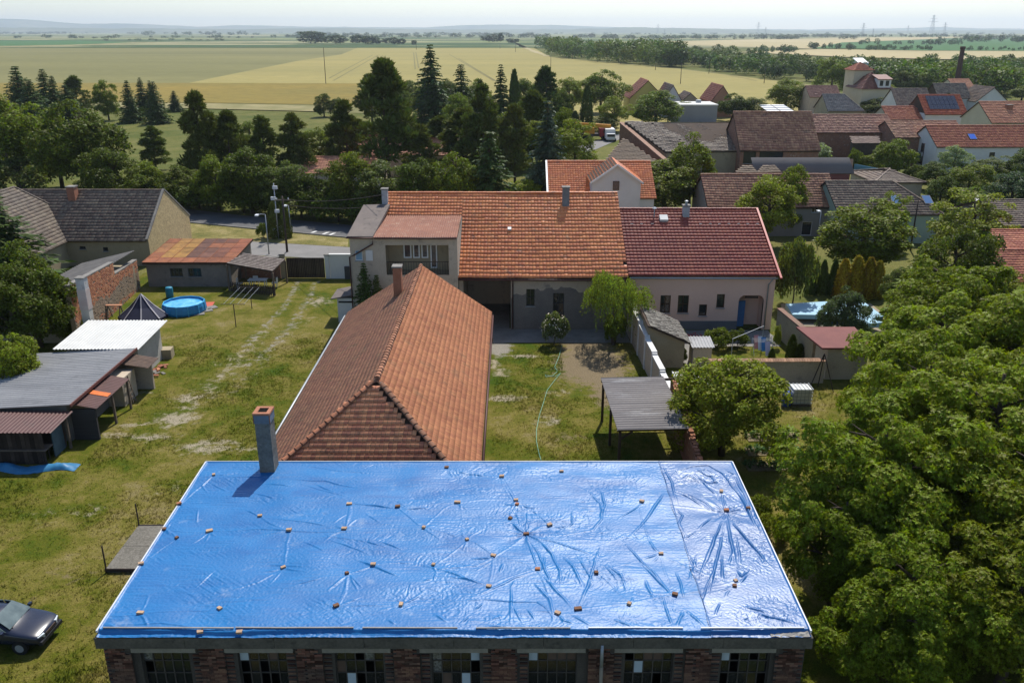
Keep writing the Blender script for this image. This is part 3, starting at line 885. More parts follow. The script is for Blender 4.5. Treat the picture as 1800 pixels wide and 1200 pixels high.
TAN, RED, DRK, PALE = (1, 1, 1, 1), (.85, .55, .45, 1), (.42, .33, .30, 1), (1.15, 1.15, 1.1, 1)
LOOSE = [
 (376, 836, 3, PALE, 20, 'pale half brick on the tarp just left of the chimney shadow'),
 (315, 887, 1, RED, 40, 'reddish brick on the left edge of the tarp, the farthest along that edge'),
 (289, 931, 2, DRK, 10, 'dark brick crumb on the left edge of the tarp beside the concrete pad'),
 (311, 946, 2, DRK, 60, 'small dark stone standing just inside the left edge of the tarp'),
 (368, 933, 0, PALE, 30, 'long pale brick lying slantwise on the left part of the tarp'),
 (457, 908, 1, TAN, 10, 'tan brick in front of the tip of the chimney shadow'),
 (508, 933, 1, TAN, 0, 'tan brick on the long crease, right of the long pale brick'),
 (614, 886, 0, PALE, 5, 'pale whole brick left of centre on the tarp, in front of the hip roof'),
 (605, 930, 1, TAN, -5, 'tan brick in front of the pale whole brick, on the long crease'),
 (248, 992, 1, TAN, 25, 'tan brick on the left edge of the tarp at its middle'),
 (247, 1078, 0, PALE, 0, 'pale brick nearest the front left corner of the tarp'),
 (386, 1069, 1, PALE, -35, 'pale brick turned cornerwise, second from the left in the front row'),
 (498, 997, 1, TAN, 35, 'tan brick turned slantwise at the start of a long diagonal crease'),
 (610, 1009, 2, DRK, 30, 'dark half brick with short creases fanning out in front of it'),
 (591, 1065, 1, DRK, 35, 'dark tan brick third from the left in the front row'),
 (352, 1113, 1, TAN, 20, 'tan brick left of its twin on the front ledge, below the tarp hem'),
 (421, 1114, 1, TAN, 5, 'tan brick right of its twin on the front ledge, below the tarp hem'),
 (656, 994, 1, TAN, 0, 'tan brick at the upper end of a short diagonal crease left of centre'),
 (705, 1062, 1, PALE, 85, 'pale brick standing lengthwise towards the viewer, near the front left of centre'),
 (699, 891, 1, DRK, 5, 'dark brick at the right end of a crease, right of the pale whole brick'),
 (745, 929, 2, TAN, 80, 'small tan half brick at a change of sheen left of centre'),
 (785, 822, 1, DRK, 0, 'leftmost of the bricks along the back edge, near the hip roof corner'),
 (882, 838, 1, TAN, 0, 'middle one of the bricks along the back edge, a little in from it'),
 (987, 828, 1, TAN, 10, 'rightmost of the bricks along the back edge'),
 (804, 884, 0, TAN, 0, 'whole tan brick in the centre back of the tarp, left of the stacked pair'),
 (907, 880, 1, TAN, 5, 'upper tan brick of the touching pair behind the star of creases'),
 (909, 887, 2, RED, -15, 'red brick touching the front of the tan one behind the star of creases'),
 (897, 911, 2, DRK, 60, 'dark half brick just behind the left of the star of creases'),
 (966, 923, 1, TAN, 30, 'tan brick turned slantwise just right of the star of creases'),
 (925, 938, 0, DRK, 10, 'dark flat brick in the middle of the star of creases'),
 (821, 950, 2, TAN, 25, 'small tan brick alone left of the star of creases'),
 (867, 977, 1, TAN, -20, 'tan brick on the crease running down left from the star'),
 (762, 992, 2, TAN, 75, 'tan half brick where two creases join left of centre'),
 (859, 1031, 1, TAN, -15, 'tan brick on a bent crease below the star'),
 (945, 1001, 1, RED, 0, 'reddish brick at the foot of the short crease below the star'),
 (1048, 1008, 2, DRK, 5, 'dark half brick right of the star, on a steep crease'),
 (980, 1078, 1, TAN, -30, 'tan half turned brick left of the long dark brick near the front'),
 (1016, 1071, 0, DRK, 8, 'long dark red brick near the front, right of centre'),
 (1106, 1063, 2, TAN, 60, 'small tan half brick near the front, right of the long dark one'),
 (1128, 882, 1, TAN, -25, 'tan brick in the far right of the bright sheet, near the seam'),
 (1162, 974, 1, TAN, 0, 'tan brick halfway down the bright sheet, left of the seam'),
 (1186, 1046, 1, DRK, -20, 'dark tan brick near the front of the bright sheet, just left of the seam'),
 (1268, 864, 1, TAN, 70, 'tan brick at the back of the darker sheet, beside its swirl of creases'),
 (1277, 897, 1, RED, 0, 'red brick at the head of the fan of creases on the darker sheet'),
 (1315, 895, 1, DRK, 0, 'dark brick on the right edge of the darker sheet'),
 (1293, 1022, 2, TAN, 20, 'rear one of two half bricks together on the darker sheet'),
 (1291, 1031, 3, DRK, -10, 'front one of two half bricks together on the darker sheet')]
# ------------------------------------------------------------------ TARPAULIN
CREASE5 = """800,470 650,570 560,610 380,628 300,605 160,590|845,468 960,495 1080,530 1180,570|820,480 850,560 872,620|795,440 775,380 765,330|815,430 822,330|790,440 740,395
870,475 940,550 980,640 990,720|890,500 960,570|870,640 760,670 640,730 540,775|875,640 940,710 1000,770 1050,830|440,790 600,782 740,790 870,788 920,830 950,880|738,700 738,910|740,800 800,900
420,670 520,675 620,710|380,628 470,660 560,690|1000,560 1050,620 1105,730|1190,500 1160,600 1110,740 1080,820|1040,200 1130,240 1190,300 1195,380 1150,430 1000,460 850,462|1045,345 1045,400 1000,430
0,485 110,515|90,490 190,530|45,615 180,665|0,595 50,615|1030,850 1095,890 1150,920|850,690 930,770 955,900|350,855 420,895|610,915 730,915|980,880 1060,905|905,560 900,640|540,575 660,570
830,480 870,540 905,620 935,700 960,740|1180,380 1210,300 1180,220|560,640 640,590|680,640 700,600|760,680 740,720|820,830 860,880|640,880 700,860|560,830 600,800|480,900 540,860|360,650 350,690|300,690 340,680|120,880 160,905
240,700 220,760|1060,540 1120,640 1150,700|1210,610 1270,680|960,420 1020,410|700,300 760,310|620,160 500,150|330,320 200,330|0,300 150,320""".replace('\n', '|')
CREASE4 = """640,165 760,168 930,165 1170,155|930,175 1180,185 1370,230|870,200 1010,210|1050,195 1180,235 1290,270|610,200 690,240|830,250 930,275|860,372 1060,390 1220,415|620,435 850,430 1100,440 1543,440
1080,462 1240,468 1380,490 1490,515|1200,480 1400,550|1060,485 1180,540|1300,297 1543,322|890,600 1080,620|1200,590 1290,620|1320,572 1400,605 1543,660|960,630 840,690 680,745|1180,670 1010,715
620,150 560,210 590,250|1030,100 1250,135 1450,150|60,910 350,900 700,935|620,640 520,720|1290,660 1180,740|1300,660 1340,740|1300,660 1360,720|1220,400 1290,350|540,330 530,400|1380,350 1460,400|1130,200 1230,240|780,330 850,370|60,905 130,925|80,900 160,940""".replace('\n', '|')
CREASE6 = """785,370 745,450 690,570 650,690|775,370 720,520 670,640|795,370 815,500 840,620|810,375 880,470 960,560 1040,640|805,380 900,490 1000,600|780,420 740,600 700,760|840,470 860,600|770,560 770,700
505,225 600,255 690,300 740,350|505,240 620,275 720,340|500,180 540,140 620,115 700,110 770,150 840,240 900,330 950,430|520,210 620,180 720,220|620,150 700,200 760,190|560,180 600,160 680,200 750,230
640,130 690,160 740,170|860,240 930,400|830,200 880,300 960,460|540,330 570,360 555,400 580,470|640,440 570,480|720,370 650,430|900,660 860,700|920,850 1160,910|880,820 990,850
350,590 440,680 520,760|180,600 260,660 300,740|400,480 440,540|270,490 360,590 430,650 510,750|380,680 430,780|540,640 580,780|535,930 575,830|580,830 690,920|470,760 500,870 520,920|220,880 340,925
450,300 300,480|480,250 400,360|250,380 370,300|820,150 880,250 920,360|780,260 790,340|760,170 690,130 600,150|650,170 720,240 760,260|560,250 680,320|700,700 660,800|730,860 760,800|900,640 870,670 840,640|600,700 640,560|780,130 850,170|470,110 520,200 540,300
730,640 690,720|600,560 640,620|830,520 800,620|700,180 740,200 700,150""".replace('\n', '|')
def px_lines(txt, ox, oy, s):
    return [[on_roof(ox + float(a.split(',')[0]) / s, oy + float(a.split(',')[1]) / s) for a in ln.split()] for ln in txt.split('|')]
creases = ([(l, 1.0) for l in px_lines(CREASE5, 640, 780, 2.857)] + [(l, .75) for l in px_lines(CREASE4, 160, 780, 2.857)] +
           [(l, 1.25) for l in px_lines(CREASE6, 1000, 780, 2.858)])
NXT, NYT = 920, 430
gx = np.linspace(RX0 + .03, RX1 - .02, NXT); gy = np.linspace(21.625, RY1 - .01, NYT)
GX, GY = np.meshgrid(gx, gy, indexing='ij')
def fnoise(nx, ny, lx, ly, seed, ang=0.0, px=gx, py=gy):
    """band-limited random field: correlation lengths lx, ly in metres, rotated by ang"""
    r = np.random.default_rng(seed)
    w = np.fft.rfft2(r.normal(size=(nx, ny)))
    dx, dy = (px[-1] - px[0]) / nx, (py[-1] - py[0]) / ny
    fx, fy = np.meshgrid(np.fft.fftfreq(nx, dx), np.fft.rfftfreq(ny, dy), indexing='ij')
    ca, sa = math.cos(ang), math.sin(ang)
    a, b = fx * ca + fy * sa, -fx * sa + fy * ca
    k = np.sqrt((a * lx) ** 2 + (b * ly) ** 2)
    f = np.fft.irfft2(w * np.exp(-2.0 * (k - .6) ** 2), (nx, ny))
    return f / f.std()
H = np.zeros_like(GX)
xr = (GX - RX0) / (RX1 - RX0)
right = np.clip((GX - 6.15) / .1, 0, 1)
crisp = np.clip((xr - .28) / .3, 0, 1)
big = fnoise(NXT, NYT, 2.6, 1.4, 1)
wx, wy = fnoise(NXT, NYT, 1.5, .9, 21), fnoise(NXT, NYT, 1.1, .7, 22)
def warp(F, a):
    ix = np.clip((np.arange(NXT)[:, None] + wx * a), 0, NXT - 1).astype(int)
    iy = np.clip((np.arange(NYT)[None] + wy * a), 0, NYT - 1).astype(int)
    return F[ix, iy]
cr1 = warp(-np.abs(fnoise(NXT, NYT, .30, .22, 2)), 7)
cr2 = warp(-np.abs(fnoise(NXT, NYT, .16, .13, 3)), 4)
diag = fnoise(NXT, NYT, .9, .10, 4, R(-38))
horiz = fnoise(NXT, NYT, 1.2, .12, 5)
mask1 = np.clip(.5 + .5 * fnoise(NXT, NYT, 2.0, 1.2, 6), 0, 1)
mask2 = np.clip(.5 + .6 * fnoise(NXT, NYT, 2.4, 1.0, 7), 0, 1)
H += .014 * big
smooth_ = np.clip(.52 + .75 * fnoise(NXT, NYT, 3.2, 1.6, 41), .10, 1.1)
H += (.0026 + .0036 * crisp) * smooth_ * cr1 + smooth_ * (.0014 + .0022 * crisp + .0022 * right) * cr2
H += .0030 * (1 - crisp) * mask2 * smooth_ * diag + .0028 * (1 - right) * (1 - mask2) * horiz
H += .0014 * fnoise(NXT, NYT, .10, .09, 9)
rr = random.Random(3)
def add_crease(line, a):
    if True:
        A = a * rr.uniform(.6, 1.2) * .024
        W_ = rr.uniform(.020, .034)
        xs_ = [p.x for p in line]; ys_ = [p.y for p in line]
        i0, i1 = np.searchsorted(gx, [min(xs_) - .5, max(xs_) + .5]); j0, j1 = np.searchsorted(gy, [min(ys_) - .5, max(ys_) + .5])
        if i1 <= i0 or j1 <= j0: return
        X, Y = GX[i0:i1, j0:j1], GY[i0:i1, j0:j1]
        X = X + .012 * wx[i0:i1, j0:j1]; Y = Y + .012 * wy[i0:i1, j0:j1]
        best = np.full(X.shape, 1e9); env = np.zeros(X.shape)
        tot = len(line) - 1
        for k in range(tot):
            p, q = line[k], line[k + 1]
            dx, dy = q.x - p.x, q.y - p.y
            L2 = dx * dx + dy * dy + 1e-9
            t_ = np.clip(((X - p.x) * dx + (Y - p.y) * dy) / L2, 0, 1)
            d_ = np.hypot(X - p.x - t_ * dx, Y - p.y - t_ * dy)
            s_ = (k + t_) / tot
            e_ = np.clip(np.minimum(s_, 1 - s_) * 2.6 + .06, 0, 1)
            m_ = d_ < best
            best[m_] = d_[m_]; env[m_] = e_[m_]
        prof = np.exp(-(best / W_) ** 2) * 1.0 + .35 * np.exp(-(best / (W_ * 3)) ** 2) - .28 * np.exp(-((best - 2.6 * W_) / (W_ * 1.2)) ** 2)
        H[i0:i1, j0:j1] += A * env * prof
for line, a in creases: add_crease(line, a)
for (bx_, by_, *_r) in LOOSE[::2]:
    p0 = on_roof(bx_, by_)
    for k in range(rr.randint(2, 4)):
        a0 = rr.uniform(0, 6.28); ln = rr.uniform(.35, 1.1); bd = rr.uniform(-.15, .15)
        pts_ = [p0 + Vector((math.cos(a0) * .08, math.sin(a0) * .08, 0)), p0 + Vector((math.cos(a0 + bd) * ln * .5, math.sin(a0 + bd) * ln * .5, 0)), p0 + Vector((math.cos(a0) * ln, math.sin(a0) * ln, 0))]
        add_crease(pts_, rr.uniform(.35, .7))
pb = [on_roof(q[0], q[1]) for q in LOOSE if q[1] < 1100]
for i, p0 in enumerate(pb):      # tension lines from weight to weight
    near = sorted((p for p in pb if .8 < (p - p0).length < 4.2), key=lambda p: (p - p0).length)[:3]
    for q0 in near[:rr.randint(1, 2)]:
        d0 = q0 - p0; sd_ = Vector((-d0.y, d0.x, 0)) * rr.uniform(-.09, .09)
        add_crease([p0 - d0 * rr.uniform(0, .25), p0 + d0 * .35 + sd_, p0 + d0 * .7 + sd_ * .8, p0 + d0 * rr.uniform(.95, 1.25)], rr.uniform(.25, .5))
# bunched star under the largest brick
sp = on_roof(925, 938)
d = np.hypot(GX - sp.x, GY - sp.y); th = np.arctan2(GY - sp.y, GX - sp.x)
H += .022 * np.exp(-d / .55) * np.cos(th * 9 + 1.2 * np.sin(th * 2)) * np.clip(d / .12, 0, 1)
sp2 = on_roof(1277, 900)
d = np.hypot(GX - sp2.x, GY - sp2.y); th = np.arctan2(GY - sp2.y, GX - sp2.x)
H += .020 * np.exp(-d / .7) * np.cos(th * 11 + 1.5 * np.sin(th * 3)) * np.clip(d / .15, 0, 1)
Z = roofz(GY) + .012 + H
edge = np.minimum(np.minimum(GX - gx[0], gx[-1] - GX), gy[-1] - GY)
Z = roofz(GY) + .012 + H * np.clip(edge / .12, .25, 1) + .03 * np.clip(1 - edge / .05, 0, 1)
# front: batten line, then the sheet falls over the slab edge and is bunched on the cornice
fr = GY - gy[0]
lineoff = .21 + .02 * np.sin(GX * .9) + .015 * fnoise(NXT, NYT, 1.5, 1.5, 31)[:, :1]
fall = np.clip((lineoff - fr) / .10, 0, 1); fall = fall * fall * (3 - 2 * fall)
bunch = fnoise(NXT, NYT, 2.2, .10, 33)
Z -= .125 * fall
Z += fall * (.010 * np.abs(bunch) + .003 * fnoise(NXT, NYT, .25, .12, 34))
def tarp_z(x, y):
    i = min(NXT - 1, max(0, int(round((x - gx[0]) / (gx[-1] - gx[0]) * (NXT - 1)))))
    j = min(NYT - 1, max(0, int(round((y - gy[0]) / (gy[-1] - gy[0]) * (NYT - 1)))))
    return Z[i, j]
def tarp_mat(name, base, light, rough, sheen):
    t = NT(name)
    co = t.co('Object')
    n1 = t.noise(t.co('Object', (1, 2.2, 1)), .55, 5, .6, .5)
    f = t.ramp(n1, [(.34, 0), (.66, 1)])
    # woven bands that run the length of the sheet
    y = t.n('ShaderNodeSeparateXYZ', i_0=co).outputs[1]
    bnd = t.ramp(t.noise(t.n('ShaderNodeCombineXYZ', i_1=y).outputs[0], .55, 2, .5), [(.45, 0.0), (.5, 1.0)])
    col = t.mix(f, base, light)
    col = t.mix(t.math('MULTIPLY', bnd, .35), col, light)
    dust = t.ramp(t.noise(co, 1.1, 6, .65), [(.60, 0.0), (.74, .30)])
    col = t.mix(dust, col, (.42, .46, .50))
    fine = t.noise(t.co('Object', (1, 1.5, 1)), 34, 3, .7)
    mid = t.noise(t.co('Object', (1, 1.6, 1)), 9, 4, .65, 1.0)
    nrm = t.bump(fine, .28, .008, t.bump(mid, t.ramp(n1, [(.38, .02), (.62, .26)]), .02))
    ro = t.ramp(n1, [(.3, rough + .05), (.7, rough - .05)])
    return t.done(t.bsdf(col, ro, sheen, 0, nrm))
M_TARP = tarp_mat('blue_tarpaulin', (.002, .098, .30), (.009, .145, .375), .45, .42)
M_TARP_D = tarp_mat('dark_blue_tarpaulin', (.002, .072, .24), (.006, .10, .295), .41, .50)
si = int(np.searchsorted(gx, 6.15))
def tarp(name, i0, i1, m, label, raise_=0.0, wob=0.0):
    zz = Z[i0:i1] + raise_
    P = np.stack([GX[i0:i1], GY[i0:i1], zz], -1).copy()
    if wob:
        P[0, :, 0] += wob * np.sin(GY[i0] * 1.7) + .02 * np.sin(GY[i0] * 5)
        P[0:2, :, 2] += .012
    nx, ny = P.shape[:2]
    idx = np.arange(nx * ny).reshape(nx, ny)
    F = np.stack([idx[:-1, :-1], idx[1:, :-1], idx[1:, 1:], idx[:-1, 1:]], -1).reshape(-1, 4)
    o = np_obj(name, P.reshape(-1, 3), F, m, smooth=True)
    tag(o, label, 'tarpaulin', 'tarpaulins over the workshop roof')
    return o
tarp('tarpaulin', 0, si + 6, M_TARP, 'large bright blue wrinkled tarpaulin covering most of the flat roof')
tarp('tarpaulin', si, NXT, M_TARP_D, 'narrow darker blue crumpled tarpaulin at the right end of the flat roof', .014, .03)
# thin edge strips of the roof and the battens that hold the front hem
M_STRIP = mat('pale_edging', (.62, .64, .66), (.5, .52, .55), 2, .5, .4)
for (a, b, lab) in (((RX0, 21.75), (RX0, RY1), 'left'), ((RX1, 21.75), (RX1, RY1), 'right')):
    MB().bar((a[0], a[1], roofz(a[1]) - .0), (b[0], b[1], roofz(b[1]) - .0), .05, .09).build('edging', M_STRIP, workshop)
MB().bar((RX0, RY1 + .02, roofz(RY1)), (RX1, RY1 + .02, roofz(RY1)), .05, .09).build('edging', M_ZINC, workshop)
M_BATTEN = mat('weathered_batten', (.20, .19, .18), (.30, .29, .28), 2, .8)
segs = [(172, 405, 'batten from the left corner'), (408, 500, ''), (500, 618, ''), (634, 803, ''), (836, 1004, ''), (1036, 1127, ''), (1127, 1204, ''), (1236, 1420, '')]
for a, b, _ in segs:
    x0, x1 = (a - 900) / 57.3, (b - 900) / 57.3
    MB().bar((x0, 21.875 + random.uniform(-.015, .015), roofz(21.87) + .045), (x1, 21.875 + random.uniform(-.015, .015), roofz(21.87) + .045), .045, .03).build('batten', M_BATTEN if a < 1000 else M_STRIP, workshop)
# torn grey flap at the right front corner
fl = MB()
nf = 9
for i in range(nf + 1):
    x = 8.0 + 1.2 * i / nf
    for j, y in enumerate((21.63, 21.72, 21.83, 21.93)):
        fl.v.append((x, y + .02 * math.sin(i * 2.1 + j), 4.455 + .045 * j * (i / nf) + .02 * math.sin(i * 1.7 + j * 2)))
fl.f = [(i * 4 + j, i * 4 + 4 + j, i * 4 + 5 + j, i * 4 + 1 + j) for i in range(nf) for j in range(3)]
MATP = mat('grey_felt', (.34, .32, .29), (.20, .19, .175), 7, .85)
fl.build('torn_felt', MATP, workshop)

# ------------------------------------------------------------------ loose bricks on the tarpaulin
def brick_mesh(seed, sx=1.0):
    r = random.Random(seed)
    b = MB().box((0, 0, .034), (.25 * sx, .125, .068))
    v = [(x + r.uniform(-.008, .008), y + r.uniform(-.006, .006), z + (r.uniform(-.004, .004) if z > .03 else 0)) for x, y, z in b.v]
    me = bpy.data.meshes.new('brick'); me.from_pydata(v, [], b.f); me.materials.append(M_LOOSE)
    return me
M_LOOSE = mat('loose_brick', (.44, .31, .205), (.34, .21, .14), 9, .9, .15, bump=.4, bscale=40, fine=.2, objcol=True)
BM = [brick_mesh(1), brick_mesh(2, .8), brick_mesh(3, .55), brick_mesh(4, .62)]
for px, py, k, col, rz, lab in LOOSE:
    p = on_roof(px, py)
    if py > 1108: p = at(px, py, 4.46)
    o = bpy.data.objects.new('brick', BM[k]); COL.objects.link(o)
    o.location = (p.x, p.y, tarp_z(p.x, p.y) - .002)
    o.rotation_euler = (random.uniform(-.06, .06), random.uniform(-.06, .06), R(rz))
    o.color = col
    s = random.uniform(.80, .96)
    o.scale = (s, s * 1.1, s * 1.1)
    tag(o, lab, 'brick', 'bricks weighing down the tarpaulins')
# ================================================================== BARN BEHIND THE WORKSHOP
cap_me = MB()
for k in range(7):
    t0 = math.pi * k / 6
    cap_me.v += [(0, -.155 * math.cos(t0), .12 * math.sin(t0) + .02), (.40, -.12 * math.cos(t0), .09 * math.sin(t0))]
cap_me.f = [(2 * k, 2 * k + 1, 2 * k + 3, 2 * k + 2) for k in range(6)] + [tuple(range(0, 14, 2)), tuple(range(13, 0, -2))]
def cap_line(root, a, b, m, step=.36, seed=1, col=None):
    me = bpy.data.meshes.get('ridge_tile_' + m.name)
    if me is None:
        me = bpy.data.meshes.new('ridge_tile_' + m.name); me.from_pydata(cap_me.v, [], cap_me.f); me.materials.append(m)
    a, b = Vector(a), Vector(b)
    r = random.Random(seed)
    n = int((b - a).length / step)
    d = (b - a).normalized()
    q = d.to_track_quat('X', 'Z').to_euler()
    for i in range(n):
        o = bpy.data.objects.new('ridge_tile', me); COL.objects.link(o); o.parent = root
        o.location = a + d * (i * step) + ZV * .10 - ORG[root.name]
        o.rotation_euler = (q.x + r.uniform(-.08, .08), q.y + r.uniform(-.03, .03), q.z + r.uniform(-.05, .05))
        g_ = r.uniform(.75, 1.2)
        c = col or (1, 1, 1)
        o.color = (g_ * c[0], g_ * c[1], g_ * c[2], 1)
M_CAP = mat('ridge_tile', (0.36, 0.155, 0.085), (0.26, 0.125, 0.075), 4, .85, .2, bump=.3, bscale=30, fine=.2, c3=(.30, .27, .24), objcol=True)
barn = house('barn', 'long red tiled barn with a hipped end, standing behind the blue tarp', (-1.78, 32.75), R(90), 26.2, 9.85, 3.0, 6.3, M_PLASTER, M_T_BARN,
             ridge=.475, hipl=5.0, tile2=tile_mat('mossy_brown_tiles', (.30, .125, .070), (.22, .10, .056), .18, (.17, .10, .052), .3, .85, .1), tileh=tile_mat('brightened_hip_tiles', (.68, .27, .13), (.56, .21, .10), .2, (.30, .14, .075), .5, .55, .2, .4), tw=.20, rh=.30, prof='flat', backz=2.98, cat='barn', jit=.003, lift=.035, hiplift=.085, seed=5, sag=.012, ridgem=M_T_BARN)  # hip end: same tiles, colour brightened to make up for missing sunlight
for o in list(barn['root'].children):
    if o.name.startswith('ridge_caps'): bpy.data.objects.remove(o)
b_ = barn
tl, tr = b_['top_l'], b_['top_r']
e1l = b_['o1']; e2l = Vector((-11.9, e1l.y, 2.75))
cap_line(b_['root'], tl, tr, M_CAP, .37, 1)
cap_line(b_['root'], e1l, tl, M_CAP, .37, 2, (.62, .68, .72))
cap_line(b_['root'], e2l, tl, M_CAP, .37, 3, (.95, .85, .8))
MB().tube([(-12.05, 33, 2.70), (-12.05, 58.5, 2.70)], .07, 8).build('gutter', M_ZINC, b_['root'], smooth=True)
MB().tube([(-1.38, 33, 2.72), (-1.38, 58.5, 2.72)], .07, 8).build('gutter', M_GUTTER, b_['root'], smooth=True)
chimney(b_['root'], (-7.55, 54.4), .54, .62, 5.2, zat(468, 54.2) - .1, M_BRICK, M_CONC)

# ================================================================== LARGE ORANGE ROOFED HOUSE
YF = 63.3
zf = lambda y: zat(y, YF)
xf = lambda x, z=2.5: xat(x, YF, z)
PX0, PX1 = xf(815), xf(898)
ho = house('row_house', 'large house with weathered orange tiled roof and a grey two storey wing', (-4.1, YF), 0, 12.95, 17.0, 4.55, zat(340, YF + 8.5), M_PLASTER, M_T_ORANGE,
           front=[(xf(925) + 4.1, zf(538), xf(940) + 4.1, zf(508), 2, 2), (xf(972) + 4.1, .45, xf(992) + 4.1, zf(515), 2, 3), (xf(1040) + 4.1, zf(535), xf(1056) + 4.1, zf(508), 2, 1)],
           fm=M_FRAME_D, tw=.27, rh=.43, gable_ov=.04, ov=.42, jit=.005, lift=.048, seed=11, sag=.02, miss=.001)
rt = ho['root']
# open passage: cut by a dark lined recess
ps = MB()
x0, x1, y1, z1 = PX0, PX1, 70.0, 4.05
ps.quad((x0, YF - .012, 0.03), (x1, YF - .012, 0.03), (x1, YF - .012, z1), (x0, YF - .012, z1))
mwall = [o for o in rt.children if o.name.startswith('wall')][0]
bpy.data.objects.remove(mwall)
wb = MB()
W = 12.95
wall_panel(wb, (-4.1, YF, 0), (1, 0, 0), W, 4.55, [(PX0 + 4.1, 0, PX1 + 4.1, z1), (xf(925) + 4.1, zf(538), xf(940) + 4.1, zf(508)), (xf(972) + 4.1, .45, xf(992) + 4.1, zf(515)), (xf(1040) + 4.1, zf(535), xf(1056) + 4.1, zf(508))], (0, -1, 0), .3)
wb.quad((8.85, YF, 0), (8.85, YF + 17.0, 0), (8.85, YF + 17.0, 4.55), (8.85, YF, 4.55))
wb.quad((8.85, YF + 17.0, 0), (-4.1, YF + 17.0, 0), (-4.1, YF + 17.0, 4.55), (8.85, YF + 17.0, 4.55))
wb.quad((x0, YF, 0), (x0, y1, 0), (x0, y1, z1), (x0, YF, z1)); wb.quad((x1, YF, 0), (x1, y1, 0), (x1, y1, z1), (x1, YF, z1))
wb.quad((x0, y1, 0), (x1, y1, 0), (x1, y1, z1), (x0, y1, z1)); wb.quad((x0, YF, z1), (x1, YF, z1), (x1, y1, z1), (x0, y1, z1))
wb.build('wall', M_PLASTER, rt)
MB().box(((x0 + x1) / 2, YF - .02, z1 + .17), (x1 - x0 + .6, .14, .32)).build('passage_beam', M_RAFTER, rt)
# worn grey lower plaster, proud patch with its own ragged upper edge
pt = MB()
top = [(-.1, 2.6), (.5, 3.0), (.9, 2.75), (1.6, 3.35), (2.2, 3.15), (2.7, 3.4), (3.4, 3.3), (4.3, 3.5), (5.2, 3.1), (6.2, 2.8), (7.4, 2.9), (8.84, 2.6)]
hl = [(xf(925), zf(538), xf(940), zf(508)), (xf(972), .45, xf(992), zf(515)), (xf(1040), zf(535), xf(1056), zf(508))]
xsn = sorted({*np.linspace(-.1, 8.8, 40), *[h[0] for h in hl], *[h[2] for h in hl]})
tp = lambda x: float(np.interp(x, [a for a, _ in top], [b for _, b in top])) + .08 * math.sin(x * 7) + .05 * math.sin(x * 17)
for a, b in zip(xsn[:-1], xsn[1:]):
    hh = [h for h in hl if h[0] - 1e-6 < (a + b) / 2 < h[2] + 1e-6]
    y = YF - .015
    if hh:
        h = hh[0]
        pt.quad((a, y, 0), (b, y, 0), (b, y, h[1]), (a, y, h[1]))
        if min(tp(a), tp(b)) > h[3]: pt.quad((a, y, h[3]), (b, y, h[3]), (b, y, tp(b)), (a, y, tp(a)))
    else:
        pt.quad((a, y, 0), (b, y, 0), (b, y, tp(b)), (a, y, tp(a)))
pt.build('bare_render', mat('bare_render', (.21, .185, .16), (.165, .148, .13), .8, .95, .1, bump=.4, bscale=12, fine=.15), rt)
MB().tube([(-4.1, YF - .48, 4.18), (8.85, YF - .48, 4.12)], .075, 8).build('gutter', M_GUTTER, rt, smooth=True)
MB().tube([(PX1 + .15, YF - .44, 4.1), (PX1 + .15, YF - .1, 3.8), (PX1 + .15, YF - .1, .1)], .05, 8).build('downpipe', M_GUTTER, rt, smooth=True)
# two storey wing
WX0, WX1, WY, WZ = -12.2, -4.12, 62.75, 7.5
zw = lambda y: zat(y, WY)
xw = lambda x, z=5.5: xat(x, WY, z)
lg = (xw(679) - WX0, zw(483), xw(789) - WX0, zw(431))
w1 = (xw(625) - WX0, zw(458), xw(638) - WX0, zw(440)); w2 = (xw(644) - WX0, zw(458), xw(656) - WX0, zw(440))
mb = MB()
wall_panel(mb, (WX0, WY, 0), (1, 0, 0), WX1 - WX0, WZ, [lg, w1], (0, -1, 0), .22)
mb.quad((WX0, 70, 0), (WX0, WY, 0), (WX0, WY, WZ), (WX0, 70, WZ + .7)); mb.quad((WX1, WY, 0), (WX1, 67, 0), (WX1, 67, 8.0), (WX1, WY, WZ))
mb.quad((WX0, 70, 0), (WX1, 70, 0), (WX1, 70, 8), (WX0, 70, 8))
mb.build('wing_wall', M_PLASTER, rt)
window(rt, (WX0, WY, 0), (1, 0, 0), w1, M_FRAME_W, 1, 1, (0, -1, 0), pane=mat('blue_blind', (.22, .36, .47), rough=.3))
MB().box((WX0 + (w2[0] + w2[2]) / 2, WY - .03, (w2[1] + w2[3]) / 2), (w2[2] - w2[0], .05, w2[3] - w2[1])).build('shutter', M_WHITE, rt)
lx0, lx1 = WX0 + lg[0], WX0 + lg[2]
lb = MB()
yb = WY + 1.5
lb.quad((lx0, yb, lg[1]), (lx1, yb, lg[1]), (lx1, yb, lg[3]), (lx0, yb, lg[3])); lb.quad((lx0, WY, lg[1]), (lx0, yb, lg[1]), (lx0, yb, lg[3]), (lx0, WY, lg[3]))
lb.quad((lx1, WY, lg[1]), (lx1, yb, lg[1]), (lx1, yb, lg[3]), (lx1, WY, lg[3])); lb.quad((lx0, WY, lg[1]), (lx1, WY, lg[1]), (lx1, yb, lg[1]), (lx0, yb, lg[1]))
lb.quad((lx0, WY, lg[3]), (lx1, WY, lg[3]), (lx1, yb, lg[3]), (lx0, yb, lg[3]))
lb.build('loggia', M_PLASTER_Y, rt)
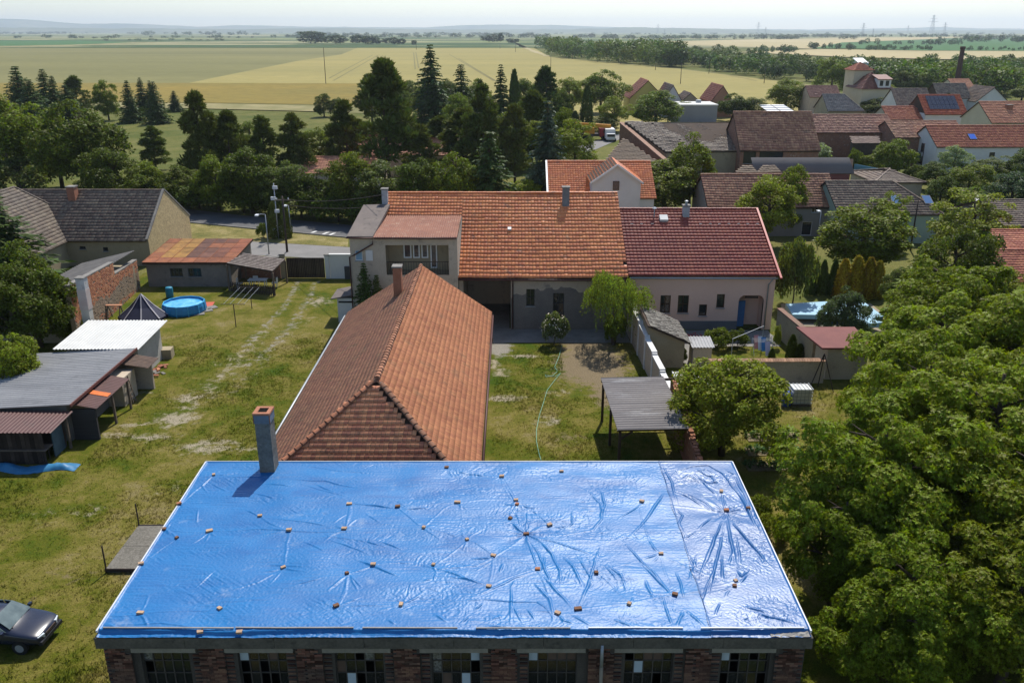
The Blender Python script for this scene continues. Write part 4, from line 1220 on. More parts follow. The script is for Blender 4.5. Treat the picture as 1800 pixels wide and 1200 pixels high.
for a, b, zb_ in ((706, 720, .95), (723, 735, .95), (738, 750, .95), (754, 766, .15)):
    window(rt, (lx0, yb - .02, lg[1]), (1, 0, 0), (xw(a) - lx0, zb_, xw(b) - lx0, lg[3] - lg[1] - .12), M_FRAME_W, 1, 1, (0, -1, 0), depth=-.02, sill=False, bar=.09,
           pane=mat('reflecting_glass', (.10, .07, .06), (.03, .05, .07), 1.4, .1, .6))
rail = MB()
for i in range(24):
    x = lx0 + (lx1 - lx0) * (i + .5) / 24
    rail.box((x, WY + .05, lg[1] + .5), (.025, .025, 1.0))
rail.box(((lx0 + lx1) / 2, WY + .05, lg[1] + 1.0), (lx1 - lx0, .05, .05))
rail.build('railing', M_METAL_D, rt)
CRG_BR = mat('rusty_corrugated_sheet', (.27, .12, .075), (.20, .085, .055), .8, .75, .3, bump=.15, fine=.15, c3=(.36, .24, .17))
v, f = corrugated((-10.35, WY - .3, WZ + .06), (1, 0, 0), (0, 69.1 - WY + .3, .3), 6.25, 6.6, .17, .035, rough=.008)
np_obj('corrugated_roof', v, f, CRG_BR, rt)
MB().slab([(-10.35, WY, WZ), (-4.12, WY, WZ), (-4.12, 69.1, 7.75), (-10.35, 69.1, 7.75)], .12).build('wing_ceiling', M_RAFTER, rt)
MB().tube([(-10.3, WY - .34, WZ), (-4.15, WY - .34, WZ)], .07, 8).build('gutter', M_GUTTER, rt, smooth=True)
MB().slab([(WX0 - .15, WY - .2, WZ + .12), (-10.4, WY - .2, WZ + .1), (-10.1, 70.3, 8.55), (WX0 - .1, 70.3, 8.5)], .2).build('felt_roof', mat('roofing_felt', (.14, .12, .11), (.19, .16, .14), .6, .95, .1, bump=.4, bscale=6, c3=(.09, .08, .075)), rt)
MB().tube([(WX0 - .2, WY - .22, WZ), (-10.4, WY - .25, WZ - .0), (-10.45, WY - .1, WZ - .5), (WX0 + .3, WY - .1, WZ - 1.35), (WX0 - .05, WY - .1, WZ - 1.5), (WX0 - .05, WY - .1, .1)], .055, 8).build('downpipe', M_GUTTER, rt, smooth=True)
# upper roof over the wing
ZR = ho['zr']; RYo = YF + 8.5; rs_ = ZR - 4.55
sl = Vector((0, 8.5, rs_)); v1 = sl.normalized()
s0 = Vector((-10.45, YF + 8.5 * .66, 4.55 + rs_ * .66 + .02))
ta = tile_mesh(s0, (1, 0, 0), v1, 6.37, sl.length * .34, .27, .43, 'pan', None, 12, .048, .005, .015)
tb = tile_mesh(Vector((-4.08, YF + 17.0, 4.55)), (-1, 0, 0), Vector((0, -8.5, rs_)), 6.37, sl.length, .27, .43, 'pan', None, 13, .048, .005)
V, F = merge([ta, tb]); np_obj('wing_tiles', V, F, M_T_ORANGE, rt, kind='stuff')
dk = MB(); dk.slab([s0 + Vector((0, 0, -.04)), s0 + Vector((6.37, 0, -.04)), (-4.08, RYo, ZR - .05), (-10.45, RYo, ZR - .05)], .1)
dk.slab([(-4.08, YF + 17.0, 4.5), (-10.45, YF + 17.0, 4.5), (-10.45, RYo, ZR - .05), (-4.08, RYo, ZR - .05)], .1)
dk.poly([(-10.4, 63.6, 4.55), (-10.4, YF + 17.0, 4.55), (-10.4, RYo, ZR - .05)])
dk.build('wing_roof', M_RAFTER, rt)
rcp = MB()
for i in range(17):
    rcp.tube([(-10.45 + i * .375, RYo, ZR + .05), (-10.45 + i * .375 + .36, RYo, ZR + .065)], [.11, .095], 7)
rcp.build('wing_ridge', M_T_ORANGE, rt)
# pale verge between the roofs
MB().bar((-4.13, YF - .3, 4.42), (-4.13, 69.0, 7.72), .13, .12).build('verge', M_CONC, rt)
M_CHIMW = mat('grey_white_render', (.45, .45, .45), (.35, .35, .36), 2, .9, .2, bump=.3, fine=.12, c3=(.25, .2, .18))
def px_chimney(root, pxl, pxr, ytop, Y, z0, m, **k):
    c = at_depth((pxl + pxr) / 2, ytop, Y)
    w = (pxr - pxl) / FPX * (Y * CP + (22 - c.z) * SP)
    return chimney(root, (c.x, Y), w, w * 1.1, z0, c.z - .1, m, **k)
px_chimney(rt, 671, 681, 331, 70.6, 7.8, M_CHIMW)
px_chimney(rt, 989, 1001, 328, 70.6, 8.2, mat('grey_block_render', (.24, .24, .24), (.18, .18, .18), 2, .9, .2, bump=.3, fine=.12))
# roof hatch vent
v = on_slope(ho, 3.9, .52); MB().box(v + Vector((0, -.05, .1)), (.28, .3, .16), (1, 0, 0), ho['u'].cross(ho['v1'])).build('roof_vent', M_ZINC, rt)

# ================================================================== PINK HOUSE
hp = house('pink_house', 'pink plastered house with dark red glazed tile roof', (9.03, YF), 0, 11.25, 15.0, 4.62, zat(368, YF + 7.5), M_PLASTER_P, M_T_MAROON,
           front=[(xf(1161) - 9.03, zf(550), xf(1179) - 9.03, zf(519), 2, 2), (xf(1192) - 9.03, zf(550), xf(1211) - 9.03, zf(519), 2, 2), (xf(1230) - 9.03, zf(555), xf(1244) - 9.03, zf(535), 1, 1), (xf(1260) - 9.03, zf(541), xf(1274) - 9.03, zf(517), 1, 1)],
           fm=M_FRAME_B, tw=.30, rh=.41, gable_ov=.12, ov=.35, jit=.002, lift=.04, seed=21)
rp = hp['root']
ax0, ax1, az1 = xf(1299), xf(1343), zf(519)
# arched porch niche: proud surround and a dark niche wall with the blue door
nb = MB()
arc = [(ax0, 0)] + [(ax0 + .45 - .45 * math.cos(t), az1 - .45 + .45 * math.sin(t)) for t in np.linspace(0, math.pi / 2, 5)] + [(ax1 - .45 + .45 * math.sin(t), az1 - .45 + .45 * math.cos(t)) for t in np.linspace(0, math.pi / 2, 5)] + [(ax1, 0)]
mwall = [o for o in rp.children if o.name.startswith('wall')][0]
bpy.data.objects.remove(mwall)
wb = MB(); q9 = 9.03
wall_panel(wb, (q9, YF, 0), (1, 0, 0), 11.25, 4.62, [(xf(1161) - q9, zf(550), xf(1179) - q9, zf(519)), (xf(1192) - q9, zf(550), xf(1211) - q9, zf(519)), (xf(1230) - q9, zf(555), xf(1244) - q9, zf(535)), (xf(1260) - q9, zf(541), xf(1274) - q9, zf(517)), (ax0 - q9, 0, ax1 - q9, az1)], (0, -1, 0), .3)
wb.quad((q9 + 11.25, YF, 0), (q9 + 11.25, YF + 15.0, 0), (q9 + 11.25, YF + 15.0, 4.62), (q9 + 11.25, YF, 4.62))
wb.quad((q9 + 11.25, YF + 15.0, 0), (q9, YF + 15.0, 0), (q9, YF + 15.0, 4.62), (q9 + 11.25, YF + 15.0, 4.62))
for i in range(len(arc) - 1):    # niche lining
    (a, b), (c, d) = arc[i], arc[i + 1]
    wb.quad((a, YF, b), (c, YF, d), (c, YF + 1.3, d), (a, YF + 1.3, b))
wb.poly([(a, YF + 1.3, b) for a, b in arc])
for cx, sg in ((ax0, 1), (ax1, -1)):   # spandrels above the curved corners
    pts = [(cx, az1)] + [(cx + sg * (.45 - .45 * math.cos(t)), az1 - .45 + .45 * math.sin(t)) for t in np.linspace(0, math.pi / 2, 5)]
    wb.poly([(a, YF - .004, b) for a, b in pts])
wb.build('wall', M_PLASTER_P, rp)
MB().box(((ax0 + ax1) / 2, YF + .05, az1 - .16), (ax1 - ax0 - .9, .06, .18)).build('porch_beam', M_RAFTER, rp)
MB().box((xf(1305), YF + .7, 1.08), (.95, .06, 2.1), (1, .12, 0)).build('door', mat('blue_door', (.06, .16, .33), (.05, .13, .28), 3, .6), rp)
MB().box((q9 + (ax0 - q9) / 2, YF - .03, .36), (ax0 - q9 - .02, .06, .7)).build('plinth', mat('grey_plinth', (.15, .155, .16), (.12, .12, .125), 1, .9), rp)
MB().tube([(q9, YF - .42, 4.3), (20.3, YF - .42, 4.26)], .07, 8).build('gutter', M_ZINC, rp, smooth=True)
MB().tube([(20.0, YF - .4, 4.25), (19.75, YF - .08, 3.7), (19.75, YF - .08, .1)], .05, 8).build('downpipe', M_ZINC, rp, smooth=True)
M_REDV = mat('red_verge', (.36, .035, .03), rough=.45)
MB().bar(on_slope(hp, 11.42, -.1) + ZV * .08, on_slope(hp, 11.42, 1.0) + ZV * .1, .16, .14).build('verge', M_REDV, rp)
px_chimney(rp, 1201, 1212, 360, 70.0, 7.0, M_CHIMW, pot=True)
MB().tube([on_slope(hp, xat(1151, 69.4, 7.7) - 9.03, .86), on_slope(hp, xat(1151, 69.4, 7.7) - 9.03, .86) + ZV * .75], .05, 8).lathe(on_slope(hp, xat(1151, 69.4, 7.7) - 9.03, .86) + ZV * .75, [(.02, 0), (.2, .02), (.02, .16)], 10).build('vent_pipe', M_ZINC, rp)
sk = on_slope(hp, xat(1168, 69, 7.6) - 9.03, .82)
MB().box(sk + Vector((0, -.06, .16)), (.66, .7, .22), (1, 0, 0), hp['u'].cross(hp['v1'])).build('roof_hatch', M_WHITE, rp)
for px in (1111, 1128, 1147, 1232, 1249, 1265, 1282, 1299, 1315, 1332):
    s = on_slope(hp, xat(px, 68.8, 7.5) - 9.03, .74)
    MB().box(s + Vector((0, -.05, .09)), (.22, .05, .05)).build('snow_guard', M_ZINC, rp)

# ================================================================== LEFT: OCHRE HOUSE, GARAGE, SHEDS
YL = 82.6
xl = xat(262, YL, 2)
hL = house('farmhouse', 'low ochre farmhouse with dark brown tiled roof and a rough stone gable', (xl - 19, YL), 0, 19.0, 11.4, 2.75, zat(335, YL + 5.4), M_PLASTER_Y, M_T_DARK,
           front=[(19 - 10.3, .6, 19 - 9.0, 2.2, 1), (19 - 4.6, 1.5, 19 - 4.1, 1.9, 1), (19 - 6.9, 1.7, 19 - 6.3, 2.0, 1)], tw=.32, rh=.40, gable_ov=-.15, ov=.3, ridge=.48, fm=M_FRAME_D, lift=.05, seed=31,
           gablem=mat('rough_stone', (.55, .42, .23), (.44, .33, .18), 2.5, .95, .1, bump=.9, bscale=7, fine=.3, c3=(.25, .2, .13)))
M_STONE = MATS['rough_stone']
xr_ = xl
MB().quad((xr_ + .012, YL, 0), (xr_ + .012, YL + 11.4, 0), (xr_ + .012, YL + 11.4, 2.75), (xr_ + .012, YL, 2.75)).build('stone_wall', M_STONE, hL['root'])
MB().bar((xr_ - .05, YL - .25, 2.72), (xr_ - .05, YL + 5.47, hL['zr'] + .14), .22, .16).build('verge', M_CONC, hL['root'])
MB().bar((xr_ - .05, YL + 11.6, 2.72), (xr_ - .05, YL + 5.47, hL['zr'] + .14), .22, .16).build('verge', M_CONC, hL['root'])
px_chimney(hL['root'], 119, 132, 327, YL + 4.6, 5.4, M_BRICK)
# its front wing, ridge towards the viewer
xw0 = xat(18, YL, 5)
hw = house('farmhouse_wing', 'older wing of the farmhouse with mossy grey brown roof, half hidden by the spruce', (xat(92, 80, 2.6), 69.0), R(90), 19.3, 11.0, 2.75, zat(331, 84) - .1, M_PLASTER_Y, tile_mat('mossy_grey_tiles', (.175, .135, .10), (.125, .10, .078), .28, (.22, .15, .10), .4), tw=.3, rh=.38, lift=.045, seed=33, cat='house', hipr=3.2)
# lean-to and ruined brick wall
br = thing('ruined_wall', 'tall stepped wall of bare red brick between the garage and the white shed', 'wall', (-33.4, 67, 0))
M_OLDBR = mat('old_brick', (.40, .175, .095), (.33, .14, .08), 1.8, .95, .1, bump=.7, bscale=9, fine=.3, c3=(.34, .27, .19), island=.2)
M_OLDBR_G = mat('old_brick_grey', (.27, .21, .15), (.22, .16, .11), 1.5, .95, .1, bump=.7, bscale=9, fine=.3, c3=(.33, .2, .13))
wa, wbp = Vector((-32.2, 59.6, 0)), Vector((-33.9, 74.9, 0))
wd = (wbp - wa).normalized(); wl = (wbp - wa).length; wn_ = Vector((wd.y, -wd.x, 0))
prof = [(0, 4.6, .32), (9.5, 3.9, .32)], [(9.5, 2.9, .32), (wl, 2.6, .32)]
mc = MB()
for seg in prof:
    (s0, h0, th), (s1, h1, _) = seg
    a, b = wa + wd * s0, wa + wd * s1
    mc.hexa([a - wn_ * th, a, b, b - wn_ * th, a - wn_ * th + ZV * h0, a + ZV * h0, b + ZV * h1, b - wn_ * th + ZV * h1])
mc.build('wall_core', mat('pale_mortar', (.33, .27, .2), (.26, .22, .16), 2, .95, bump=.4), br)
bk = MB(); bk2 = MB()
rbk = random.Random(8)
z = .05
r_i = 0
while z < 4.6:
    s = .15 + (.15 if r_i % 2 else 0)
    while s < wl - .15:
        ht = 4.6 - .7 * s / 9.5 if s < 9.4 else 2.9 - .3 * (s - 9.5) / (wl - 9.5)
        if z < ht - .06 and rbk.random() > .04:
            c = wa + wd * s + wn_ * (.012 + rbk.uniform(0, .02)) + ZV * z
            (bk2 if (z + .25 * math.sin(s) + rbk.uniform(-.2, .2) < 1.9 and z > 1.0 - .05 * s) or (z < .8 and rbk.random() < .5) else bk).box(c, (.275, .05, .115), wd)
        s += .295
    z += .135; r_i += 1
o = bk.build('brickwork', M_OLDBR, br); o['kind'] = 'stuff'
o = bk2.build('grey_brickwork', M_OLDBR_G, br); o['kind'] = 'stuff'
cp = MB()
for seg in prof:
    (s0, h0, th), (s1, h1, _) = seg
    cp.bar(wa + wd * s0 - wn_ * .16 + ZV * (h0 + .03), wa + wd * s1 - wn_ * .16 + ZV * (h1 + .03), .42, .07)
cp.build('coping', M_CONC, br)
lt = thing('lean_to', 'grey roofed lean-to behind the stepped red brick wall', 'shed', (-36.5, 66, 0))
v, f = corrugated((-38.5, 60, 2.5), (0, 1, 0), (5.0, 0, 1.2), 14, 5.1, .4, .03, rough=.01)
np_obj('roof', v, f, mat('dark_sheet', (.10, .095, .09), (.15, .14, .13), 1, .9, bump=.2), lt)
MB().box((-36, 67, 1.2), (4.6, 13.6, 2.4)).build('wall', M_PLASTER_Y, lt)

# garage with rusty sheet roof
ga = thing('garage', 'low garage with a rust orange sheet metal roof and two dark windows', 'garage', (-29.5, 78, 0))
GX0, GX1, GY0, GY1 = -33.25, -25.6, 75.2, 81.8
mb = MB()
wall_panel(mb, (GX0, GY0, 0), (1, 0, 0), GX1 - GX0, 2.3, [(2.1, .95, 3.25, 1.75), (3.75, .95, 4.95, 1.75)], (0, -1, 0), .15)
mb.quad((GX1, GY0, 0), (GX1, GY1, 0), (GX1, GY1, 2.85), (GX1, GY0, 2.3)); mb.quad((GX0, GY0, 0), (GX0, GY1, 0), (GX0, GY1, 2.85), (GX0, GY0, 2.3))
mb.quad((GX0, GY1, 0), (GX1, GY1, 0), (GX1, GY1, 2.85), (GX0, GY1, 2.85))
mb.build('wall', mat('dirty_plaster', (.26, .23, .20), (.19, .17, .15), .8, .95, .1, bump=.3, fine=.12, c3=(.13, .12, .11)), ga)
M_FR_GR = mat('grey_steel_frame', (.08, .09, .09), rough=.7)
for h in ((2.1, .95, 3.25, 1.75), (3.75, .95, 4.95, 1.75)): window(ga, (GX0, GY0, 0), (1, 0, 0), h, M_FR_GR, 3, 2, (0, -1, 0))
MB().slab([(GX0 - .2, GY0 - .3, 2.33), (GX1 + .25, GY0 - .3, 2.33), (GX1 + .25, GY1 + .2, 2.88), (GX0 - .2, GY1 + .2, 2.88)], .16).build('roof_deck', M_RAFTER, ga)
M_RUST = mat('rusty_sheet', (.40, .165, .065), (.24, .10, .05), 1.6, .8, .25, bump=.2, fine=.3, c3=(.17, .085, .055), objcol=True)
cols = [(.66, .70, .62), (.80, 1.0, .62), (.76, .96, .55), (.40, .44, .68), (.40, .42, .64), (.44, .40, .55), (.58, .46, .5)]
nu, nv = 7, 5
rg = random.Random(2)
for i in range(nu):
    for j in range(nv):
        a0, a1 = GX0 - .2 + (GX1 - GX0 + .45) * i / nu, GX0 - .2 + (GX1 - GX0 + .45) * (i + 1) / nu
        b0, b1 = j / nv, (j + 1) / nv
        P = lambda x, t: Vector((x, GY0 - .3 + (GY1 - GY0 + .5) * t, 2.35 + .55 * t + .02 + rg.uniform(0, .012)))
        o = MB().slab([P(a0 + .015, b0 + .004), P(a1 - .015, b0 + .004), P(a1 - .015, b1 - .004), P(a0 + .015, b1 - .004)], .015).build('roof_panel', M_RUST, ga)
        c = cols[i]; k = rg.uniform(.8, 1.2)
        if j == 0: c = (.70, .58, .58)
        if rg.random() < .2: c = (.7, .6, .6)
        o.color = (c[0] * k, c[1] * k, c[2] * k, 1)
sm = MB()
for i in range(nu + 1):
    x = GX0 - .2 + (GX1 - GX0 + .45) * i / nu
    sm.bar((x, GY0 - .3, 2.39), (x, GY1 + .2, 2.94), .03, .03)
sm.build('seams', M_RUST, ga).color = (.7, .6, .6, 1)
# terrace canopy beside the garage
tc = thing('terrace_canopy', 'open timber terrace with a greyish shingle canopy beside the garage', 'canopy', (-22.6, 75, 0))
c0, c1, c2, c3 = at(398, 463, 2.55), at(479, 477, 2.2), at(501, 456, 2.25), at(428, 445, 2.6)
MB().slab([c0, c1, c2, c3], .1).build('roof', M_RAFTER, tc)
sh = MB(); rsh = random.Random(4)
un, vn = 16, 9
for j in range(vn):
    for i in range(un):
        o_ = .5 / un if j % 2 else 0
        q = lambda s, t: c0.lerp(c1, min(1, s)).lerp(c3.lerp(c2, min(1, s)), min(1, t)) + ZV * .02
        s0, s1, t0, t1 = i / un + o_, (i + .94) / un + o_, j / vn, (j + 1) / vn
        sh.add([q(s0, t0) + ZV * .05, q(s1, t0) + ZV * .05, q(s1, t1), q(s0, t1)], [(0, 1, 2, 3)])
o = sh.build('shingles', mat('bitumen_shingle', (.22, .185, .165), (.17, .145, .13), 2, .9, .15, island=.22, fine=.15), tc); o['kind'] = 'stuff'
for c in (c0, c1, c2, c3):
    MB().box((c.x, c.y, c.z / 2 - .06), (.14, .14, c.z - .12)).build('post', M_WOOD, tc)
pk = MB()
a, b = Vector((c0.x + .3, c0.y - .35, 0)), Vector((c1.x + .1, c1.y - .25, 0))
for i in range(26):
    p = a.lerp(b, i / 25); pk.box((p.x, p.y, .5), (.09, .03, .9))
pk.bar(a + ZV * .75, b + ZV * .75, .05, .07); pk.bar(a + ZV * .3, b + ZV * .3, .05, .07)
pk.build('picket_rail', M_PLANK, tc)
# things under it
tt = thing('table', 'white garden table under the shingled terrace canopy', 'table', (c0.lerp(c2, .5).x, c0.lerp(c2, .45).y, 0))
cx_, cy_ = tt.location.x, tt.location.y
MB().box((cx_, cy_, .74), (1.7, .8, .05)).build('table_top', M_FRAME_W, tt)
for sx in (-.7, .7):
    for sy in (-.3, .3): MB().box((cx_ + sx, cy_ + sy, .36), (.06, .06, .71)).build('leg', M_FRAME_W, tt)
for k, (dx, dy, rz) in enumerate([(-1.6, -.2, 90), (1.5, .1, -90), (-.4, .9, 180)]):
    ctt = thing('chair', ['white plastic chair at the left end of the terrace table', 'white plastic chair at the right end of the terrace table', 'white plastic chair behind the terrace table'][k], 'chair', (cx_ + dx, cy_ + dy, 0), 'terrace chairs', R(rz))
    MB().box((0, 0, .44), (.46, .46, .04)).build('seat', M_FRAME_W, ctt, local=True)
    MB().box((0, .22, .68), (.46, .04, .44)).build('backrest', M_FRAME_W, ctt, local=True)
    for sx in (-.2, .2):
        for sy in (-.2, .2): MB().box((sx, sy, .21), (.04, .04, .42)).build('leg', M_FRAME_W, ctt, local=True)

# yard gate, brick yard wall and white wall on the street side
g1, g2 = at(506, 489), at(572, 489)
gt = thing('yard_gate', 'dark brown solid plank gate across the yard entrance', 'gate', (g1 + g2) / 2)
mp = 22
M_GATE = mat('dark_gate_boards', (.032, .022, .018), (.045, .03, .024), 3, .7, .25, fine=.2, objcol=True)
for i in range(mp):
    a = g1.lerp(g2, (i + .5) / mp)
    o = MB().box((a.x, a.y, 1.02), ((g2 - g1).length / mp - .012, .04, 1.95)).build('board', M_GATE, gt)
    k = random.uniform(.7, 1.3); o.color = (k, k, k, 1)
for zz in (.3, 1.75):
    MB().box(((g1.x + g2.x) / 2, g1.y + .05, zz), ((g2 - g1).length, .05, .09)).build('rail', M_METAL_D, gt)
def pillar(x, y, h, m, lab, w=.42):
    p = thing('gate_pillar', lab, 'pillar', (x, y, 0))
    MB().box((x, y, h / 2), (w, w, h)).build('shaft', m, p)
    MB().box((x, y, h + .05), (w + .1, w + .1, .1)).build('cap', M_CONC, p)
pillar(g1.x - .35, g1.y, 2.3, M_PLASTER_Y, 'ochre gate pillar at the left end of the dark yard gate')
pillar(g2.x + .3, g2.y, 2.25, M_WHITE, 'white gate pillar at the right end of the dark yard gate')
yw = thing('yard_wall', 'dark brick wall between the terrace canopy and the gate pillar', 'wall', (g1.x - 4, g1.y, 0))
MB().box((g1.x - 4.05, g1.y + .1, 1.0), (6.8, .3, 2.0)).build('wall', M_BRICKW, yw)
MB().box((g1.x - 4.05, g1.y + .1, 2.04), (6.9, .42, .09)).build('coping', M_CONC, yw)
ww = thing('white_wall', 'white rendered yard wall between the gate and the grey wing', 'wall', (g2.x + 1.5, g2.y, 0))
MB().box((g2.x + 2.0, g2.y - .05, 1.15), (2.9, .25, 2.3)).build('wall', M_WHITE, ww)
MB().box((g2.x + 2.0, g2.y - .05, 2.34), (3.0, .36, .08)).build('coping', M_WHITE, ww)
MB().box((g2.x + 2.2, g2.y - .2, .62), (.55, .35, 1.2)).build('meter_box', M_FRAME_D, ww)
# small white outhouse against the wing
oh = thing('outhouse', 'tiny white outhouse with a sloping felt roof beside the grey wing', 'shed', (-13.3, 66, 0))
MB().box((-13.2, 66.2, 1.0), (1.5, 2.2, 2.0)).build('wall', M_WHITE, oh)
MB().slab([(-14.4, 64.8, 2.05), (-12.35, 64.8, 2.45), (-12.35, 67.6, 2.45), (-14.4, 67.6, 2.05)], .08).build('roof', MATS['roofing_felt'], oh)
MB().box((-13.2, 65.08, 1.7), (1.3, .04, .12)).build('vent_slot', M_DARK, oh)

# sheds along the left
M_WSHEET = mat('white_corrugated_sheet', (.56, .56, .53), (.48, .48, .46), .8, .7, .3, fine=.06, c3=(.48, .47, .44))
M_GSHEET = mat('grey_corrugated_sheet', (.34, .335, .33), (.24, .24, .24), .9, .6, .35, fine=.1, c3=(.20, .20, .20), stretch=(.3, 1, 1))
M_GREYR = mat('shed_render', (.50, .47, .42), (.42, .40, .36), .8, .92, .15, bump=.3, fine=.1, c3=(.33, .31, .28))
ws = thing('white_shed', 'rendered shed with a white corrugated roof and a tall chimney behind it', 'shed', (-27.3, 55, 0))
mb = MB()
mb.hexa([(-29.6, 53.1, 0), (-24.9, 53.1, 0), (-24.95, 57.1, 0), (-29.6, 57.1, 0), (-29.6, 53.1, 2.3), (-24.9, 53.1, 2.38), (-24.95, 57.1, 2.6), (-29.6, 57.1, 2.5)])
mb.build('wall', M_GREYR, ws)
v, f = corrugated((-30.1, 52.4, 2.42), (1, 0, 0), (0, 5.1, .28), 5.6, 5.15, .23, .028, rough=.006)
np_obj('roof', v, f, M_WSHEET, ws)
tc2 = MB().box((-30.35, 58.0, 1.7), (.56, .56, 3.4)).build('chimney', M_GREYR, ws)
MB().box((-30.35, 58.0, 4.15), (.62, .62, 1.5)).build('chimney_band', mat('pinkish_render', (.42, .33, .31), (.45, .4, .37), 2, .9, bump=.3), tc2)
MB().box((-30.35, 58.0, 5.3), (.58, .58, .8)).build('chimney_top', M_CHIMW, tc2)
MB().box((-30.35, 58.0, 5.73), (.68, .68, .07)).build('chimney_cap', M_CONC, tc2)
gs = thing('grey_shed', 'long shed with a wide grey corrugated roof, between the white and the dark shed', 'shed', (-27.5, 48, 0))
MB().hexa([(-31.5, 43.9, 0), (-25.1, 43.9, 0), (-25.1, 52.3, 0), (-31.5, 52.3, 0), (-31.5, 43.9, 1.9), (-25.1, 43.9, 2.2), (-25.1, 52.3, 2.2), (-31.5, 52.3, 1.9)]).build('wall', mat('shed_dark_plaster', (.2, .185, .17), (.15, .14, .13), 1, .95, bump=.3, fine=.15), gs)
v, f = corrugated((-32.2, 43.4, 2.02), (0, 1, 0), (7.6, 0, .42), 9.05, 7.62, .30, .055, rough=.008)
np_obj('roof', v, f, M_GSHEET, gs)
MB().bar((-24.58, 43.4, 2.42), (-24.58, 52.4, 2.46), .07, .16).build('fascia', mat('red_brown_fascia', (.13, .05, .04), rough=.8), gs)
l1 = thing('lean_to_shed', 'small open lean-to with a maroon sheet roof patched in orange', 'shed', (-24.2, 46, 0))
M_MAR = mat('maroon_sheet', (.085, .036, .032), (.11, .052, .045), 1, .6, .3, fine=.15, c3=(.06, .035, .03))
v, f = corrugated((-25.0, 44.0, 2.25), (0, 1, 0), (1.5, 0, -.28), 4.5, 1.55, .2, .02)
np_obj('roof', v, f, M_MAR, l1)
MB().slab([(-24.95, 45.6, 2.285), (-23.55, 45.6, 2.02), (-23.55, 46.1, 2.02), (-24.95, 46.1, 2.285)], .015).build('patch', mat('orange_sheet', (.62, .16, .03), (.5, .12, .03), 5, .7), l1)
MB().box((-24.3, 44.1, .95), (1.4, .14, 1.9)).build('end_wall', mat('dark_shed_boards', (.06, .055, .055), (.04, .037, .037), 2, .9, bump=.3, stretch=(.2, 1, 6), bscale=6), l1)
for y in (46.2, 48.3): MB().box((-23.6, y, .96), (.12, .12, 1.92)).build('post', M_WOOD, l1)
l2 = thing('lean_to_shed', 'grey plastered lean-to with a small corrugated roof and a ladder on it', 'shed', (-24.2, 50, 0))
MB().box((-24.6, 49.6, .9), (1.0, 1.9, 1.8)).build('wall', M_PLASTER, l2)
MB().box((-24.2, 51.5, .95), (1.6, .2, 1.9)).build('end_wall', M_PLASTER, l2)
v, f = corrugated((-25.0, 50.3, 2.2), (0, 1, 0), (1.9, 0, -.3), 1.9, 1.9, .22, .03, rough=.015)
np_obj('roof', v, f, mat('weathered_board_roof', (.17, .115, .085), (.11, .08, .065), 3, .9, fine=.2), l2)
ld = thing('ladder', 'wooden ladder leaning on the plastered lean-to', 'ladder', (-23.9, 49.3, 0))
for y in (49.05, 49.45): MB().bar((-23.75, y, 0), (-24.08, y, 1.75), .05).build('rail', M_WOOD, ld)
for i in range(6):
    t_ = (i + .7) / 6.5
    MB().bar((-23.75 - .33 * t_, 49.05, 1.75 * t_), (-23.75 - .33 * t_, 49.45, 1.75 * t_), .035).build('rung', M_WOOD, ld)
ds = thing('dark_shed', 'dark plank shed with a low maroon roof at the left edge', 'shed', (-28, 42, 0))
v, f = corrugated((-32.5, 40.9, 1.98), (1, 0, 0), (0, 2.5, .12), 8.0, 2.5, .22, .022)
np_obj('roof', v, f, M_MAR, ds)
npk = 30
M_DPL = mat('dark_plank', (.05, .036, .03), (.035, .027, .023), 3, .9, .1, bump=.3, fine=.2, objcol=True)
for i in range(npk):
    x = -32.3 + 7.2 * (i + .5) / npk
    o = MB().box((x, 41.1 + random.uniform(0, .02), .93), (7.2 / npk - .015, .03, 1.84)).build('plank', M_DPL, ds)
    k = random.uniform(.6, 1.5); o.color = (k, k, k, 1)
MB().box((-28.7, 43.2, .95), (7.2, .12, 1.9)).build('back_wall', M_PLANK, ds)
MB().box((-25.1, 42.5, .9), (.06, 1.1, 1.8)).build('door', mat('blue_grey_door', (.10, .15, .18), (.07, .11, .13), 2, .8), ds)
MB().box((-24.75, 43.0, .95), (.12, .12, 1.9)).build('post', M_WOOD, ds)
# ================================================================== VILLAGE ROOFS
def ph(name, label, xl, xr, ye, yr, ze, D, wm, tm, front=(), **k):
    """aligned house from picture readings: eave line xl..xr at ye, ridge at yr"""
    Y = at(xl, ye, ze).y + .3
    x0, x1 = xat(xl, Y, ze), xat(xr, Y, ze)
    zr = zat(yr, Y + D * k.get('ridge', .5))
    fr = [((xat(a, Y, ze) - x0), zat(d, Y), (xat(c, Y, ze) - x0), zat(b, Y), *r) for a, b, c, d, *r in front]
    fr = [(a, max(.1, b), c, min(d, ze - .15), *r) for a, b, c, d, *r in fr]
    return house(name, label, (x0, Y), 0, x1 - x0, D, ze, zr, wm, tm, front=fr, **k)
def gable_front(name, label, xl, xr, ye, yp, ze, L, wm, tm, **k):
    """house whose gable faces the viewer; eaves xl and xr at ye, peak at yp"""
    Y = at(xl, ye, ze).y
    x0, x1 = xat(xl, Y, ze), xat(xr, Y, ze)
    return house(name, label, (x1, Y), R(90), L, x1 - x0, ze, zat(yp, Y), wm, tm, bk=1, **k)
far = dict(tw=.45, rh=.55, lift=.055, jit=.012)

h2 = ph('house', 'house with bright orange tiles and a white cross gable behind the big orange roof', 967, 1150, 346, 284, 4.3, 11, M_WHITE, M_T_ORANGE, tw=.3, rh=.36, seed=41, jit=.003, gable_ov=.25)
MB().bar(on_slope(h2, -.28, -.05) + ZV * .1, on_slope(h2, -.28, 1) + ZV * .12, .2, .12).build('verge', M_ZINC, h2['root'])
